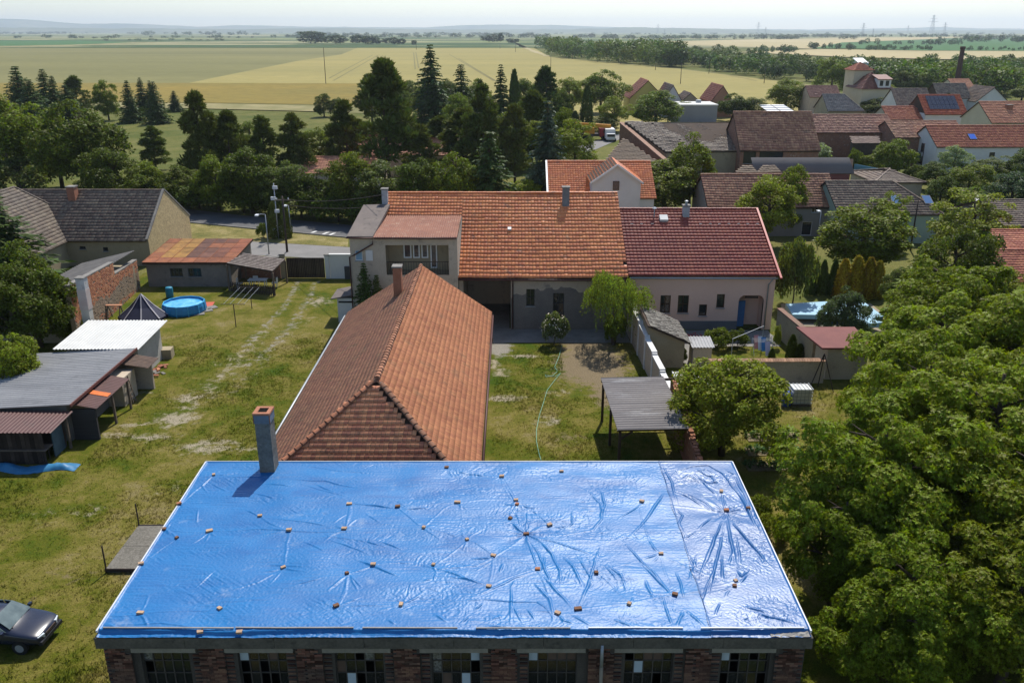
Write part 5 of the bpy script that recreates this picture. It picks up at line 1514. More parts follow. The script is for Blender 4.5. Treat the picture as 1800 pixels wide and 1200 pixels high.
# cross gable
Yc = at(1040, 319, 5.2).y
Yc = h2['p'].y - 1.6
gx0, gx1, gz, gp_ = xat(1041, Yc, 5.5), xat(1126, Yc, 5.5), zat(320, Yc), zat(290, Yc)
mb = MB().poly([(gx0, Yc, 0), (gx1, Yc, 0), (gx1, Yc, gz), ((gx0 + gx1) / 2, Yc, gp_), (gx0, Yc, gz)])
mb.quad((gx0, Yc, 0), (gx0, Yc + 6, 0), (gx0, Yc + 6, gz), (gx0, Yc, gz)).quad((gx1, Yc, 0), (gx1, Yc + 6, 0), (gx1, Yc + 6, gz), (gx1, Yc, gz))
mb.build('cross_gable', M_WHITE, h2['root'])
mid = Vector(((gx0 + gx1) / 2, Yc - .3, gp_ + .05))
parts = []
for sx, gxx in ((-1, gx0), (1, gx1)):
    ea = Vector((gxx + sx * .25, Yc - .3, gz - .12))
    u_ = Vector((0, 1, 0))
    vv = mid - ea
    parts.append(tile_mesh(ea, u_, vv, 6.2, vv.length, .3, .36, 'pan', None, 44, .06, .003))
    MB().bar(ea, mid, .08, .2).build('barge_board', M_FRAME_W, h2['root'])
    MB().slab([ea - ZV * .03, ea + u_ * 6.2 - ZV * .03, mid + u_ * 6.2 - ZV * .03, mid - ZV * .03], .08).build('gable_roof', M_RAFTER, h2['root'])
V, F = merge(parts); np_obj('gable_tiles', V, F, M_T_ORANGE, h2['root'], kind='stuff')
window(h2['root'], (gx0, Yc - .01, 0), (1, 0, 0), (2.3, gz - .9, 3.0, gz + .1), M_FRAME_B, 1, 1, (0, -1, 0), depth=-.01, sill=False)

ph('house', 'long brown tiled house behind the round lindens', 1246, 1474, 361, 307, 3.6, 9, mat('grey_house_plaster', (.27, .255, .235), (.22, .21, .195), .5, .9), M_T_BROWN, front=[(1428, 366, 1440, 374, 2), (1414, 390, 1432, 430, 1)], tw=.32, rh=.42, seed=51, sag=.03, lift=.05)
hd = ph('house', 'dark brown hip roofed house with two blue skylights', 1476, 1652, 375, 319, 3.4, 10, mat('mint_plaster', (.36, .46, .40), (.31, .4, .35), .5, .9), M_T_DARK, tw=.32, rh=.42, seed=52, hipr=3.5, lift=.05)
for px in (1573, 1629):
    skylight(hd, xat(px, hd['p'].y + 2, 4.5) - hd['p'].x, .38, 1.0, 1.5)
ph('house', 'small dark hipped roof behind the house with skylights', 1541, 1622, 320, 297, 3.2, 9, M_PLASTER, M_T_DARK, seed=53, hipl=3.5, hipr=3.5, tw=.4, rh=.5)

def quad_roof(name, label, cat, q, wallm, tm, tw=.4, rh=.5, prof='pan', walls=True, seed=1, sag=0, corr=None, jit=.012, miss=0):
    """single sloping roof from four world points eave_l, eave_r, top_r, top_l with walls below"""
    el, er, tr, tl = [Vector(p) for p in q]
    root = thing(name, label, cat, Vector(((el.x + tr.x) / 2, (el.y + tr.y) / 2, 0)))
    u = (er - el).normalized()
    n = (er - el).cross(tl - el).normalized()
    v = n.cross(u)
    loc = lambda p: ((p - el).dot(u), (p - el).dot(v))
    pts = [loc(p) for p in (el, er, tr, tl)]
    amin, amax = min(p[0] for p in pts), max(p[0] for p in pts)
    bmax = max(pts[2][1], pts[3][1])
    def keep(a, b):
        k = np.ones(len(a), bool); a = a + amin
        for i in range(4):
            (x0, y0), (x1, y1) = pts[i], pts[(i + 1) % 4]
            k &= (x1 - x0) * (b - y0) - (y1 - y0) * (a - x0) > -.05
        return k
    MB().slab([p - ZV * (.03 + 3.2 * sag) for p in (el, er, tr, tl)], .12).build('roof', M_RAFTER, root)
    if corr:
        vv, f = corrugated(el, u, v, (er - el).length, bmax, corr, corr * .14, rough=.012)
        np_obj('roof_sheet', vv, f, tm, root)
    else:
        vv, f = tile_mesh(el + u * amin, u, v, amax - amin, bmax, tw, rh, prof, keep, seed, .08, jit, sag, miss)
        np_obj('roof_tiles', vv, f, tm, root, kind='stuff')
    if walls:
        mb = MB()
        i_ = .25
        c = (el + er + tr + tl) / 4
        P = [p + (c - p).normalized() * i_ for p in (el, er, tr, tl)]
        for i in range(4):
            a, b = P[i], P[(i + 1) % 4]
            mb.quad((a.x, a.y, 0), (b.x, b.y, 0), (b.x, b.y, b.z - .1), (a.x, a.y, a.z - .1))
        mb.build('wall', wallm, root)
    return root
D_ = lambda px, py, Y: at_depth(px, py, Y)
bo = quad_roof('old_barn', 'old barn with a sagging moss grey tile roof and a slanting brick parapet', 'barn', [D_(1170, 266, 138), D_(1300, 264, 139), D_(1296, 213, 149), D_(1098, 213, 149)], M_PLASTER_Y, M_T_GREY, seed=61, sag=.06, jit=.012, miss=.004)
# slanting gable parapet of the old barn
pa, pb = D_(1171, 283, 134.5), D_(1092, 216, 149.5)
mb = MB()
for (a, b) in ((pa, pb),):
    d_ = Vector((b.x - a.x, b.y - a.y, 0)).normalized(); s_ = Vector((-d_.y, d_.x, 0)) * .25
    mb.hexa([Vector((a.x, a.y, 0)) - s_, Vector((a.x, a.y, 0)) + s_, Vector((b.x, b.y, 0)) + s_, Vector((b.x, b.y, 0)) - s_, a - s_, a + s_, b + s_, b - s_])
mb.build('parapet', M_BRICKW, bo)
MB().bar(pa + ZV * .06, pb + ZV * .06, .8, .14).build('coping', mat('tile_coping', (.36, .22, .16), (.28, .17, .12), 3, .9, fine=.2), bo)
quad_roof('shed', 'low shed with a tan corrugated roof against the slanting brick parapet', 'shed', [D_(1050, 300, 124), D_(1165, 300, 124), D_(1150, 283, 131), D_(1096, 242, 146)], M_PLASTER, mat('tan_corrugated', (.25, .19, .13), (.20, .15, .11), .5, .85, fine=.15), seed=62, tw=.5, rh=.9)
hb = ph('barn', 'tall barn with a pinkish brown tiled roof and dark open bays', 1302, 1440, 262, 197, 4.6, 12, M_BRICKW, M_T_BROWN, seed=63, front=[(1308, 264, 1330, 288, 1), (1336, 264, 1378, 288, 1)], fm=M_RAFTER, tw=.4, rh=.5, lift=.055, sag=.05, cat='barn')
for o in list(hb['root'].children):
    pass
ph('barn', 'long salmon brown roof on a brick barn behind the garden hut', 1434, 1575, 232, 202, 5.2, 10, M_BRICKW, tile_mat('salmon_brown_tiles', (.40, .20, .135), (.33, .165, .11), .22, None, .3), seed=64, cat='barn', **far)
ph('house', 'low brown roof between the long barn and the white gabled house', 1575, 1700, 241, 213, 5.0, 10, M_BRICKW, M_T_BROWN, seed=65, **far)
hr = ph('house', 'long house with red brown tiles and a white gable facing left', 1648, 1860, 257, 221, 4.3, 10, M_WHITE, M_T_RED, seed=66, left=[(4.2, 2.6, 5.4, 4.1, 1), (4.0, .6, 5.6, 2.0, 1)], fm=M_FRAME_B, front=[(1742, 268, 1752, 276, 1)], tw=.38, rh=.46, lift=.05)
skylight(hr, xat(1711, hr['p'].y + 1.5, 5) - hr['p'].x, .42, 1.2, 1.5, mat('blue_skylight', (.03, .10, .45), rough=.2))
hs = ph('house', 'salmon tiled house with a cream gable at the right edge', 1744, 1880, 215, 179, 5.4, 12, M_CREAM, M_T_SALMON, seed=67, left=[(4.5, 2.2, 5.4, 3.4, 1), (7.5, 2.2, 8.6, 3.4, 1)], fm=M_FRAME_B, **far)
px_chimney(hs['root'], 1770, 1779, 184, hs['p'].y + 4, 6.5, M_BRICK)
so = ph('house', 'orange red house carrying a wide array of dark solar panels', 1627, 1700, 200, 167, 4.6, 10, M_WHITE, tile_mat('bright_red_tiles', (.45, .12, .06), (.38, .10, .05), .15, None, .3), seed=68, gablem=M_RAFTER, **far)
M_SOLAR = mat('solar_cell', (.012, .016, .035), rough=.2, spec=.6)
n_ = so['u'].cross(so['v1'])
for i in range(7):
    for j in range(3):
        c = on_slope(so, so['W'] * (.14 + .72 * (i + .5) / 7), .2 + .24 * (j + .5)) + n_ * .16
        L_ = (so['w'] * so['yr'] + ZV * (so['zr'] - so['ze'])).length
        MB().box(c, (so['W'] * .72 / 7 - .05, L_ * .24 - .06, .05), so['u'], n_).build('solar_panel', M_SOLAR, so['root'])
ph('house', 'brown roofed house with white gable left of the solar roof', 1578, 1640, 186, 156, 4.6, 10, M_WHITE, M_T_GREY, seed=69, gablem=M_WHITE, left=[(3, 2.4, 4, 3.6, 1), (5.6, 2.4, 6.6, 3.6, 1)], **far)
ph('house', 'grey brown roof farther back above the solar roof', 1650, 1706, 172, 147, 4.6, 9, M_WHITE, M_T_GREY, seed=70, gablem=M_RAFTER, **far)
ph('house', 'brown roof with a dormer left of the white gable in the back row', 1702, 1738, 170, 153, 4.4, 9, M_WHITE, M_T_BROWN, seed=71, **far)
gable_front('house', 'house in the back row with a white gable under a dark roof', 1716, 1772, 178, 154, 4.0, 11, M_WHITE, M_T_DARK, seed=72, left=[(3.2, 2.2, 4.4, 3.4, 1), (7, 2.2, 8.2, 3.4, 1)], **far)
ph('house', 'low faded red roof below the white gabled brown house', 1562, 1640, 209, 187, 3.4, 9, M_PLASTER, M_T_RED, seed=73, hipr=3, **far)
ph('house', 'reddish roof with a chimney left of the church tower', 1424, 1478, 170, 151, 5.0, 9, M_PLASTER, tile_mat('dusty_red_tiles', (.30, .15, .11), (.25, .12, .09), .2, None, .3), seed=74, hipr=0, **far)
ph('house', 'pale grey steep roof in front of the church tower', 1456, 1516, 194, 166, 4.2, 10, M_PLASTER_Y, mat('pale_slate', (.25, .23, .21), (.2, .185, .17), .5, .9, island=.15), seed=75, hipr=3, **far)
ph('house', 'small pinkish roof behind the trees beside the white gable row', 1676, 1712, 152, 139, 4.4, 9, M_CREAM, M_T_SALMON, seed=76, **far)
hx = ph('house', 'dark tiled roof at the right edge above the silver shrubs', 1765, 1900, 396, 352, 3.4, 10, mat('dark_plaster', (.2, .18, .165), (.16, .145, .13), .5, .9), M_T_DARK, seed=77, tw=.32, rh=.42, hipl=0)
hy = ph('house', 'cream house with red brown tiles and an open gable at the right edge', 1770, 1960, 494, 440, 3.3, 8.4, M_CREAM, M_T_RED, seed=78, tw=.3, rh=.36, gable_ov=.7)
MB().bar(on_slope(hy, -.72, -.12) + ZV * .1, on_slope(hy, -.72, 1) + ZV * .12, .1, .22).build('barge_board', M_ZINC, hy['root'])
window(hy['root'], hy['p'] + hy['w'] * hy['D'] + Vector((-.01, 0, 0)), -hy['w'], (5.2, 1.6, 6.3, 2.9), M_FRAME_W, 1, 1, -hy['u'], depth=-.01)
ph('house', 'roof at the right edge just above the cream house', 1778, 1900, 440, 405, 4.2, 8, M_PLASTER_Y, M_T_RED, seed=79, tw=.35, rh=.45)
quad_roof('shed', 'long flat grey roofed shed behind the brown tiled house', 'shed', [D_(1322, 305, 108), D_(1498, 305, 108), D_(1500, 279, 110.2), D_(1326, 277, 110.2)], mat('maroon_boards', (.13, .05, .045), rough=.8), mat('grey_felt_roof', (.155, .145, .14), (.125, .118, .115), .3, .95, fine=.1), tw=60, rh=60, prof='flat', jit=0, seed=81)
for k, (a, b, c, d, lab) in enumerate([((1295, 304), (1330, 304), (1322, 290), (1306, 291), 'small tan corrugated roof left of the long grey shed'), ((1328, 304), (1372, 303), (1362, 289), (1340, 291), 'second small tan corrugated roof left of the long grey shed, nearer to it')]):
    quad_roof('shed', lab, 'shed', [D_(*a, 103), D_(*b, 103), D_(*c, 106), D_(*d, 106)], M_PLASTER, MATS['tan_corrugated'], tw=.4, rh=.7, seed=82 + k)
# garden hut and its green yard
qh = quad_roof('garden_hut', 'little open garden hut with a pale tiled roof in front of the brick barn', 'hut', [D_(1499, 252, 147), D_(1548, 252, 147), D_(1545, 240, 151), D_(1494, 240, 151)], M_PLANK, tile_mat('pale_brown_tiles', (.36, .24, .18), (.3, .2, .15), .2, None, .5), seed=84)
# far group of houses at the field edge
gable_front('house', 'yellow gabled house with a red roof at the field edge', 1108, 1168, 172, 142, 4.6, 15, mat('yellow_plaster', (.50, .42, .13), (.45, .37, .11), .4, .9), M_T_RED, seed=85, left=[(3.6, 4.8, 5.2, 6.4, 1)], **far)
gable_front('house', 'grey gabled house right behind the yellow one', 1166, 1198, 176, 150, 4.6, 14, mat('light_grey_plaster', (.42, .42, .43), (.36, .36, .37), .4, .9), M_T_GREY, seed=86, left=[(3, 2, 4, 3.4, 1)], **far)
gable_front('house', 'low dark roofed house between the grey gable and the red roof', 1190, 1236, 184, 164, 3.2, 10, M_PLASTER_Y, M_T_DARK, seed=87, **far)
gable_front('house', 'brick coloured house with a plain red roof standing by the wheat field', 1250, 1288, 178, 151, 4.4, 14, mat('terracotta_plaster', (.36, .19, .12), (.3, .16, .10), .4, .9), M_T_RED, seed=88, left=[(3, 2, 4, 3.2, 1)], **far)
fb = thing('flat_building', 'grey flat roofed block with a white parapet behind the old barn', 'building', at(1225, 214))
Yb = at(1225, 216).y
x0, x1, zt_ = xat(1190, Yb, 5), xat(1262, Yb, 5), zat(186, Yb)
MB().box(((x0 + x1) / 2, Yb + 5, zt_ / 2), (x1 - x0, 10, zt_)).build('wall', mat('grey_panel', (.27, .275, .29), (.24, .245, .26), .3, .8), fb)
MB().box(((x0 + x1) / 2, Yb + 5, zt_ + .15), (x1 - x0 + .3, 10.3, .3)).build('parapet', M_WHITE, fb)
MB().box(((x0 + x1) / 2 + 1.5, Yb + 6, zt_ + .6), (1.2, 1.2, .8)).build('vent', M_ZINC, fb)
quad_roof('shed', 'bright white roofed shed at the edge of the wheat field', 'shed', [D_(1350, 197, 216), D_(1388, 197, 216), D_(1378, 184, 226), D_(1341, 184, 226)], M_WHITE, mat('white_roof', (.72, .72, .70), rough=.6), tw=3, rh=2.4, prof='flat', jit=0, seed=89)
wr = thing('shed', 'small white roofed hall among the trees beyond the church tower', 'shed', at_depth(1513, 108, 420) * 1.0)
c_ = at_depth(1513, 106, 420)
MB().box((c_.x, 420, c_.z / 2 - .5), (4.4, 8, c_.z - 1)).build('wall', M_WHITE, wr)
MB().box((c_.x, 420, c_.z - .3), (4.8, 8.4, .4), (1, 0, 0), (0, -.25, 1)).build('roof', MATS['white_roof'], wr)
# orange house among the pines across the road
ph('house', 'salmon roofed bungalow mostly hidden behind the pines across the road', 596, 800, 272, 238, 3.6, 13, mat('pale_pink_plaster', (.52, .42, .36), (.48, .38, .33), .4, .9), M_T_SALMON, seed=91, tw=.38, rh=.46, hipl=3)
ph('house', 'pinkish annex with a flat tiled roof below the salmon bungalow', 520, 668, 304, 276, 2.8, 9, MATS['pale_pink_plaster'], M_T_SALMON, seed=92, tw=.38, rh=.46)
# church: square tower and hipped nave
Yt = 250.0
zt = lambda y: zat(y, Yt)
xt = lambda x: xat(x, Yt, 10)
chh = thing('church', 'cream church tower with a red pyramid roof and steep hipped nave', 'church', (xt(1520), Yt, 0))
def pyramid(x0, x1, y0, y1, z0, z1, tm, seed, k=0.0):
    c = Vector(((x0 + x1) / 2, (y0 + y1) / 2, z1))
    cs = [Vector((x0, y0, z0)), Vector((x1, y0, z0)), Vector((x1, y1, z0)), Vector((x0, y1, z0))]
    pr = []
    dk = MB()
    for i in range(4):
        a, b = cs[i], cs[(i + 1) % 4]
        m = (a + b) / 2; v = c - m; W_ = (b - a).length; L_ = v.length
        pr.append(tile_mesh(a, b - a, v, W_, L_, .4, .5, 'flat', lambda A, B, W_=W_, L_=L_: np.abs(A - W_ / 2) < W_ / 2 * (1 - B / L_) + .1, seed + i, .08, .01))
        dk.poly([a - ZV * .04, b - ZV * .04, c - ZV * .04])
    return pr, dk
tx0, tx1 = xt(1501), xt(1533)
mb = MB().box(((tx0 + tx1) / 2, Yt + 3.5, zt(124) / 2), (tx1 - tx0, 7, zt(124)))
mb.build('tower', M_CREAM, chh)
pr, dk = pyramid(tx0 - .4, tx1 + .4, Yt - .4, Yt + 7.4, zt(124), zat(109, Yt + 3.5), M_T_RED, 95)
V, F = merge(pr); np_obj('tower_tiles', V, F, M_T_RED, chh, kind='stuff'); dk.build('tower_roof', M_RAFTER, chh)
nx0, nx1 = xt(1500), xt(1552)
zn = zat(157, Yt - 8)
MB().box(((nx0 + nx1) / 2, Yt - 2, zn / 2), (nx1 - nx0, 11, zn)).build('nave', M_CREAM, chh)
pr, dk = pyramid(nx0 - .4, nx1 + .4, Yt - 8, Yt + 4, zn, zat(127, Yt - 2), M_T_RED, 98)
V, F = merge(pr); np_obj('nave_tiles', V, F, tile_mat('dark_red_tiles', (.19, .075, .055), (.15, .06, .045), .2), chh, kind='stuff'); dk.build('nave_roof', M_RAFTER, chh)
dmx = xt(1537)
dm = MB().box((dmx, Yt - 6.0, zn + 1.4), (3.4, 3.2, 2.4)).build('dormer', M_WHITE, chh)
MB().slab([(dmx - 2, Yt - 7.9, zn + 2.6), (dmx + 2, Yt - 7.9, zn + 2.6), (dmx + 2, Yt - 3, zn + 3.6), (dmx - 2, Yt - 3, zn + 3.6)], .2).build('dormer_roof', MATS['dark_red_tiles'], dm)
for dx in (-.9, .7): MB().box((dmx + dx, Yt - 7.62, zn + 1.5), (.9, .06, 1.4)).build('window', M_GLASS, dm)
# factory chimney in the wood
Yk = 330
k0, k1 = xat(1688, Yk, 6), at_depth(1693, 82, Yk)
fc = thing('factory_chimney', 'slim dark brick factory chimney rising from the wood', 'chimney', (k1.x, Yk, 0))
MB().lathe((k1.x, Yk, 0), [(1.15, 0), (.75, k1.z - 1)], 14).build('shaft', mat('dark_chimney_brick', (.115, .065, .05), (.09, .052, .042), 1, .9), fc, smooth=True)
MB().lathe((k1.x, Yk, k1.z - 1), [(.75, 0), (.95, .1), (.95, 1.0), (.5, 1.0)], 14).build('crown', MATS['dark_chimney_brick'], fc, smooth=True)
# ================================================================== TREES
M_LEAF = foliage('leaves', .34, gloss=.10, lo=.5, hi=1.6)
M_NEEDLE = foliage('needles', .14, gloss=.08, lo=.6, hi=1.4)
M_WOODF = foliage('wood_leaves', .28, attr=True, gloss=.08)
M_BARK = mat('bark', (.10, .075, .055), (.065, .05, .04), 5, .95, .1, bump=.6, bscale=18)

def unit(v):
    return v / (np.linalg.norm(v, axis=-1, keepdims=True) + 1e-9)
def leaf_quads(P, T, N, L, W, fold=0.0):
    """diamond leaves: P base points, T leaf direction, N normal, sizes L, W (arrays)"""
    B = np.cross(N, T); B = unit(B)
    L, W = np.asarray(L)[:, None], np.asarray(W)[:, None]
    a = P
    b = P + T * L * .45 + B * W * .5 - N * fold * L
    c = P + T * L
    d = P + T * L * .45 - B * W * .5 - N * fold * L
    V = np.stack([a, b, c, d], 1).reshape(-1, 3)
    F = np.arange(len(V)).reshape(-1, 4)
    return V, F
def rdir(r, n, zmin=-1.0):
    z = r.uniform(zmin, 1, n); t = r.uniform(0, 2 * np.pi, n); s = np.sqrt(1 - z * z)
    return np.stack([s * np.cos(t), s * np.sin(t), z], 1)

def crown_broad(seed, R_=(3.5, 3.5, 3.6), zc=5.0, nclump=60, nleaf=8000, lsize=.32, rc=(.20, .36), droop=0.0, shell=.62, zmin=-.75, lump=.22, aspect=.6):
    r = np.random.default_rng(seed)
    R_ = np.array(R_)
    D = rdir(r, nclump, zmin)
    ph = r.uniform(0, 6.28, 8)
    lm = 1 + lump * (np.sin(3 * np.arctan2(D[:, 1], D[:, 0]) + ph[0]) * .5 + np.sin(2 * np.arctan2(D[:, 1], D[:, 0]) + ph[1]) * .35 + np.sin(D[:, 2] * 4 + ph[2]) * .4)
    rad = (shell + (1 - shell) * r.random(nclump) ** .7) * lm * .80
    Cc = D * R_ * rad[:, None] + [0, 0, zc]
    rcl = r.uniform(rc[0], rc[1], nclump) * R_.mean()
    w = rcl ** 2; w = w / w.sum()
    ci = r.choice(nclump, nleaf, p=w)
    out = unit((Cc - [0, 0, zc - R_[2] * .3]) / R_)[ci]
    d = unit(rdir(r, nleaf) + out * .55 + [0, 0, .25])
    P = Cc[ci] + d * (rcl[ci] * (.45 + .6 * r.random(nleaf) ** .6))[:, None] * [1, 1, .8]
    N = unit(d * .7 + rdir(r, nleaf) * .75 + [0, 0, .35])
    T = unit(np.cross(N, rdir(r, nleaf)))
    T = unit(T + [0, 0, -droop])
    L = lsize * r.uniform(.6, 1.35, nleaf)
    return leaf_quads(P, T, N, L, L * aspect)

def crown_walnut(seed, R_=(4.6, 4.6, 4.0), zc=4.7, nclump=110, nros=7000, leaf=.26):
    """drooping rosettes of leaflets at twig ends"""
    r = np.random.default_rng(seed)
    R_ = np.array(R_)
    D = rdir(r, nclump, -.85)
    az = np.arctan2(D[:, 1], D[:, 0]); ph = r.uniform(0, 6.28, 4)
    rad = (.45 + .6 * r.random(nclump) ** .8) * (1 + .20 * np.sin(3 * az + ph[0]) + .16 * np.sin(5 * az + ph[1])) * .86
    Cc = D * R_ * rad[:, None] + [0, 0, zc]
    rcl = r.uniform(.10, .26, nclump) * R_.mean()
    ci = r.choice(nclump, nros, p=rcl ** 2 / (rcl ** 2).sum())
    out = unit((Cc - [0, 0, zc - R_[2] * .4]) / R_)[ci]
    d = unit(rdir(r, nros) + out * .7 + [0, 0, .35])
    P = Cc[ci] + d * (rcl[ci] * (.35 + .75 * r.random(nros) ** .6))[:, None] * [1, 1, .75]
    ax = unit(d + rdir(r, nros) * .5 + [0, 0, .2])
    k = 6
    side = unit(np.cross(ax, rdir(r, nros)))
    side2 = np.cross(ax, side)
    Ps, Ts, Ns, Ls = [], [], [], []
    for j in range(k):
        t = 2 * np.pi * j / k + r.uniform(-.3, .3, nros)
        rd = side * np.cos(t)[:, None] + side2 * np.sin(t)[:, None]
        T = unit(rd * 1.0 + ax * .35 + [0, 0, -.30] + rdir(r, nros) * .2)
        Ps.append(P); Ts.append(T)
        Ns.append(unit(ax * 1.0 - rd * .35 + rdir(r, nros) * .25))
        Ls.append(leaf * r.uniform(.7, 1.25, nros))
    P, T, N, L = np.concatenate(Ps), np.concatenate(Ts), np.concatenate(Ns), np.concatenate(Ls)
    N = unit(N - T * (N * T).sum(1, keepdims=True))
    return leaf_quads(P, T, N, L, L * .48, .06)

def crown_spruce(seed, H=10.0, Rm=2.2, layers=34, nb=12, nq=11, z0=.04, power=.78, droop=.28, size=.42):
    r = np.random.default_rng(seed)
    Ps, Ts, Ns, Ls = [], [], [], []
    for i in range(layers):
        f = (i + r.uniform(-.25, .25)) / layers
        z = H * (z0 + (1 - z0) * f)
        R_ = Rm * (1 - f) ** power + .08
        n = max(4, int(nb * (.5 + .6 * (1 - f))))
        a0 = r.uniform(0, 6.28)
        for b in range(n):
            a = a0 + 6.283 * b / n + r.uniform(-.4, .4)
            l = R_ * r.uniform(.45, 1.2)
            m = max(4, int(nq * (l / Rm) ** .6))
            s = (np.arange(m) + .5) / m
            dirv = np.array([math.cos(a), math.sin(a), 0])
            p = dirv * (s * l)[:, None] + np.array([0, 0, 1]) * (z - droop * s * l + .22 * droop * l * s ** 3)[:, None]
            for sg in (-1, 0, 1):
                sd = np.array([-math.sin(a), math.cos(a), 0]) * sg
                T = unit(np.tile(dirv, (m, 1)) * .7 + sd * .8 + [0, 0, -.55] + rdir(r, m) * .4)
                N = unit(np.array([0, 0, .6]) + dirv * .5 + rdir(r, m) * .8)
                Ps.append(p); Ts.append(T); Ns.append(N); Ls.append(size * r.uniform(.7, 1.3, m) * (.5 + .5 * (1 - f)))
    P, T, N, L = map(np.concatenate, (Ps, Ts, Ns, Ls))
    N = unit(N - T * (N * T).sum(1, keepdims=True))
    return leaf_quads(P, T, N, L, L * .42)

def crown_pine(seed, H=11.0, Rm=2.6, nclump=34, per=150, z0=.30, size=.42, open_=1.0):
    r = np.random.default_rng(seed)
    f = np.sort(r.random(nclump) ** .85)
    a = r.uniform(0, 6.28, nclump)
    prof = np.interp(f, [0, .25, .6, .85, 1], [.75, 1, .72, .40, .06]) * Rm
    rad = prof * r.uniform(.35, 1.0, nclump)
    Cc = np.stack([rad * np.cos(a), rad * np.sin(a), H * (z0 + (1 - z0) * f) * .97], 1)
    rc = r.uniform(.5, .95, nclump) * Rm * .34 * (1.15 - .6 * f)
    ci = np.repeat(np.arange(nclump), per); n = len(ci)
    d = unit(rdir(r, n) + [0, 0, .3])
    P = Cc[ci] + d * (rc[ci] * (.3 + .7 * r.random(n) ** .5))[:, None] * [1.3, 1.3, .5]
    T = unit(d + [0, 0, .5] + rdir(r, n) * .5)
    N = unit(np.cross(T, rdir(r, n)))
    L = size * r.uniform(.7, 1.3, n)
    return leaf_quads(P, T, N, L, L * .32), Cc

def crown_column(seed, H=4.0, Rm=.6, n=3200, size=.2, power=.55):
    r = np.random.default_rng(seed)
    f = r.random(n) ** 1.2
    a = r.uniform(0, 6.28, n)
    rad = Rm * np.sin(np.pi * (0.5 + .5 * f)) ** power * (.75 + .3 * r.random(n)) * (1 + .12 * np.sin(a * 5 + f * 9))
    P = np.stack([rad * np.cos(a), rad * np.sin(a), H * f], 1)
    o = np.stack([np.cos(a), np.sin(a), np.zeros(n)], 1)
    T = unit(o * .35 + [0, 0, 1.0] + rdir(r, n) * .35)
    N = unit(o + rdir(r, n) * .5)
    N = unit(N - T * (N * T).sum(1, keepdims=True))
    L = size * r.uniform(.7, 1.3, n)
    return leaf_quads(P, T, N, L, L * .55)

def crown_willow(seed, R_=2.2, zc=2.9, nb=15):
    """boughs that arch out and end in hanging tresses"""
    r = np.random.default_rng(seed)
    Ps, Ts, Ns, Ls = [], [], [], []
    for i in range(nb):
        a = 6.283 * i / nb + r.uniform(-.3, .3); rad = R_ * r.uniform(.35, 1.0); zt = zc + r.uniform(-.5, .9) - .35 * rad
        c = np.array([rad * math.cos(a), rad * math.sin(a), zt]); rb = r.uniform(.45, .75)
        for k in range(34):
            d = rdir(r, 1, .0)[0]
            st = c + d * [rb, rb, rb * .6]
            ln = r.uniform(.4, 1.5) * (.5 + .5 * rad / R_)
            m = int(ln / .055) + 6
            s = np.linspace(0, 1, m)
            o = np.array([d[0] + math.cos(a) * .5, d[1] + math.sin(a) * .5, 0])
            p = st + o * (.3 * np.sqrt(s))[:, None] + np.array([0, 0, -1]) * (ln * s ** 1.3)[:, None] + r.normal(0, .05, (m, 3))
            Ps.append(p); Ts.append(unit(np.array([0, 0, -.8]) + rdir(r, m) * .9)); Ns.append(unit(rdir(r, m) + o * .6 + [0, 0, .3])); Ls.append(r.uniform(.10, .2, m))
    P, T, N, L = map(np.concatenate, (Ps, Ts, Ns, Ls))
    return leaf_quads(P, T, N, L, L * .36)

def trunk_mesh(seed, H, r0, limbs=7, spread=2.5, z0=.3, ztop=.9, straight=.05):
    r = random.Random(seed)
    mb = MB()
    pts = [Vector((r.uniform(-1, 1) * straight * i, r.uniform(-1, 1) * straight * i, H * ztop * i / 5)) for i in range(6)]
    mb.tube(pts, [r0 * (1 - .78 * i / 5) for i in range(6)], 8)
    for k in range(limbs):
        f = z0 + (ztop - z0 - .08) * (k + r.random()) / limbs
        i = min(4, int(f / ztop * 5)); p = pts[i].lerp(pts[i + 1], f / ztop * 5 - i)
        a = k * 2.4 + r.uniform(-.4, .4)
        l = spread * (1 - .5 * (f - z0) / max(.1, 1 - z0)) * r.uniform(.7, 1.1)
        d = Vector((math.cos(a), math.sin(a), .55))
        q = p + d * l * .5 + Vector((0, 0, r.uniform(0, .2))); e = q + Vector((d.x, d.y, .3)) * l * .5
        rr_ = r0 * .36
        mb.tube([p, q, e], [rr_, rr_ * .6, rr_ * .2], 6)
        for sgn in (-1, 1):
            s2 = Vector((math.cos(a + sgn * .8), math.sin(a + sgn * .8), .5)) * l * .38
            mb.tube([q, q + s2], [rr_ * .5, rr_ * .12], 5)
    me = bpy.data.meshes.new('trunk'); me.from_pydata(mb.v, [], mb.f); me.materials.append(M_BARK)
    me.polygons.foreach_set('use_smooth', [True] * len(me.polygons))
    return me
def cmesh(vf, m, name='crown'):
    return np_mesh(name, vf[0], vf[1], m)
PROTO = {}
def add_proto(kind, crown, trunk, H, Wd):
    PROTO.setdefault(kind, []).append((crown, trunk, H, Wd))
def hw(vf):
    v = vf[0]
    return np.percentile(v[:, 2], 99.7), 2 * np.percentile(np.hypot(v[:, 0], v[:, 1]), 97)
for s in range(4):
    vf = crown_broad(100 + s, (3.6, 3.6, 4.1), 4.5, 100, 17000, .25, (.13, .30), zmin=-.88, shell=.52, lump=.32)
    h, w = hw(vf); add_proto('broad', cmesh(vf, M_LEAF), trunk_mesh(s, h, .26, 8, 2.6), h, w)
for s in range(2):     # dense conical lindens
    vf = crown_broad(120 + s, (3.0, 3.0, 4.6), 5.6, 130, 18000, .23, (.14, .26), lump=.12, zmin=-.88)
    h, w = hw(vf); add_proto('linden', cmesh(vf, M_LEAF), trunk_mesh(20 + s, h, .28, 8, 2.2), h, w)
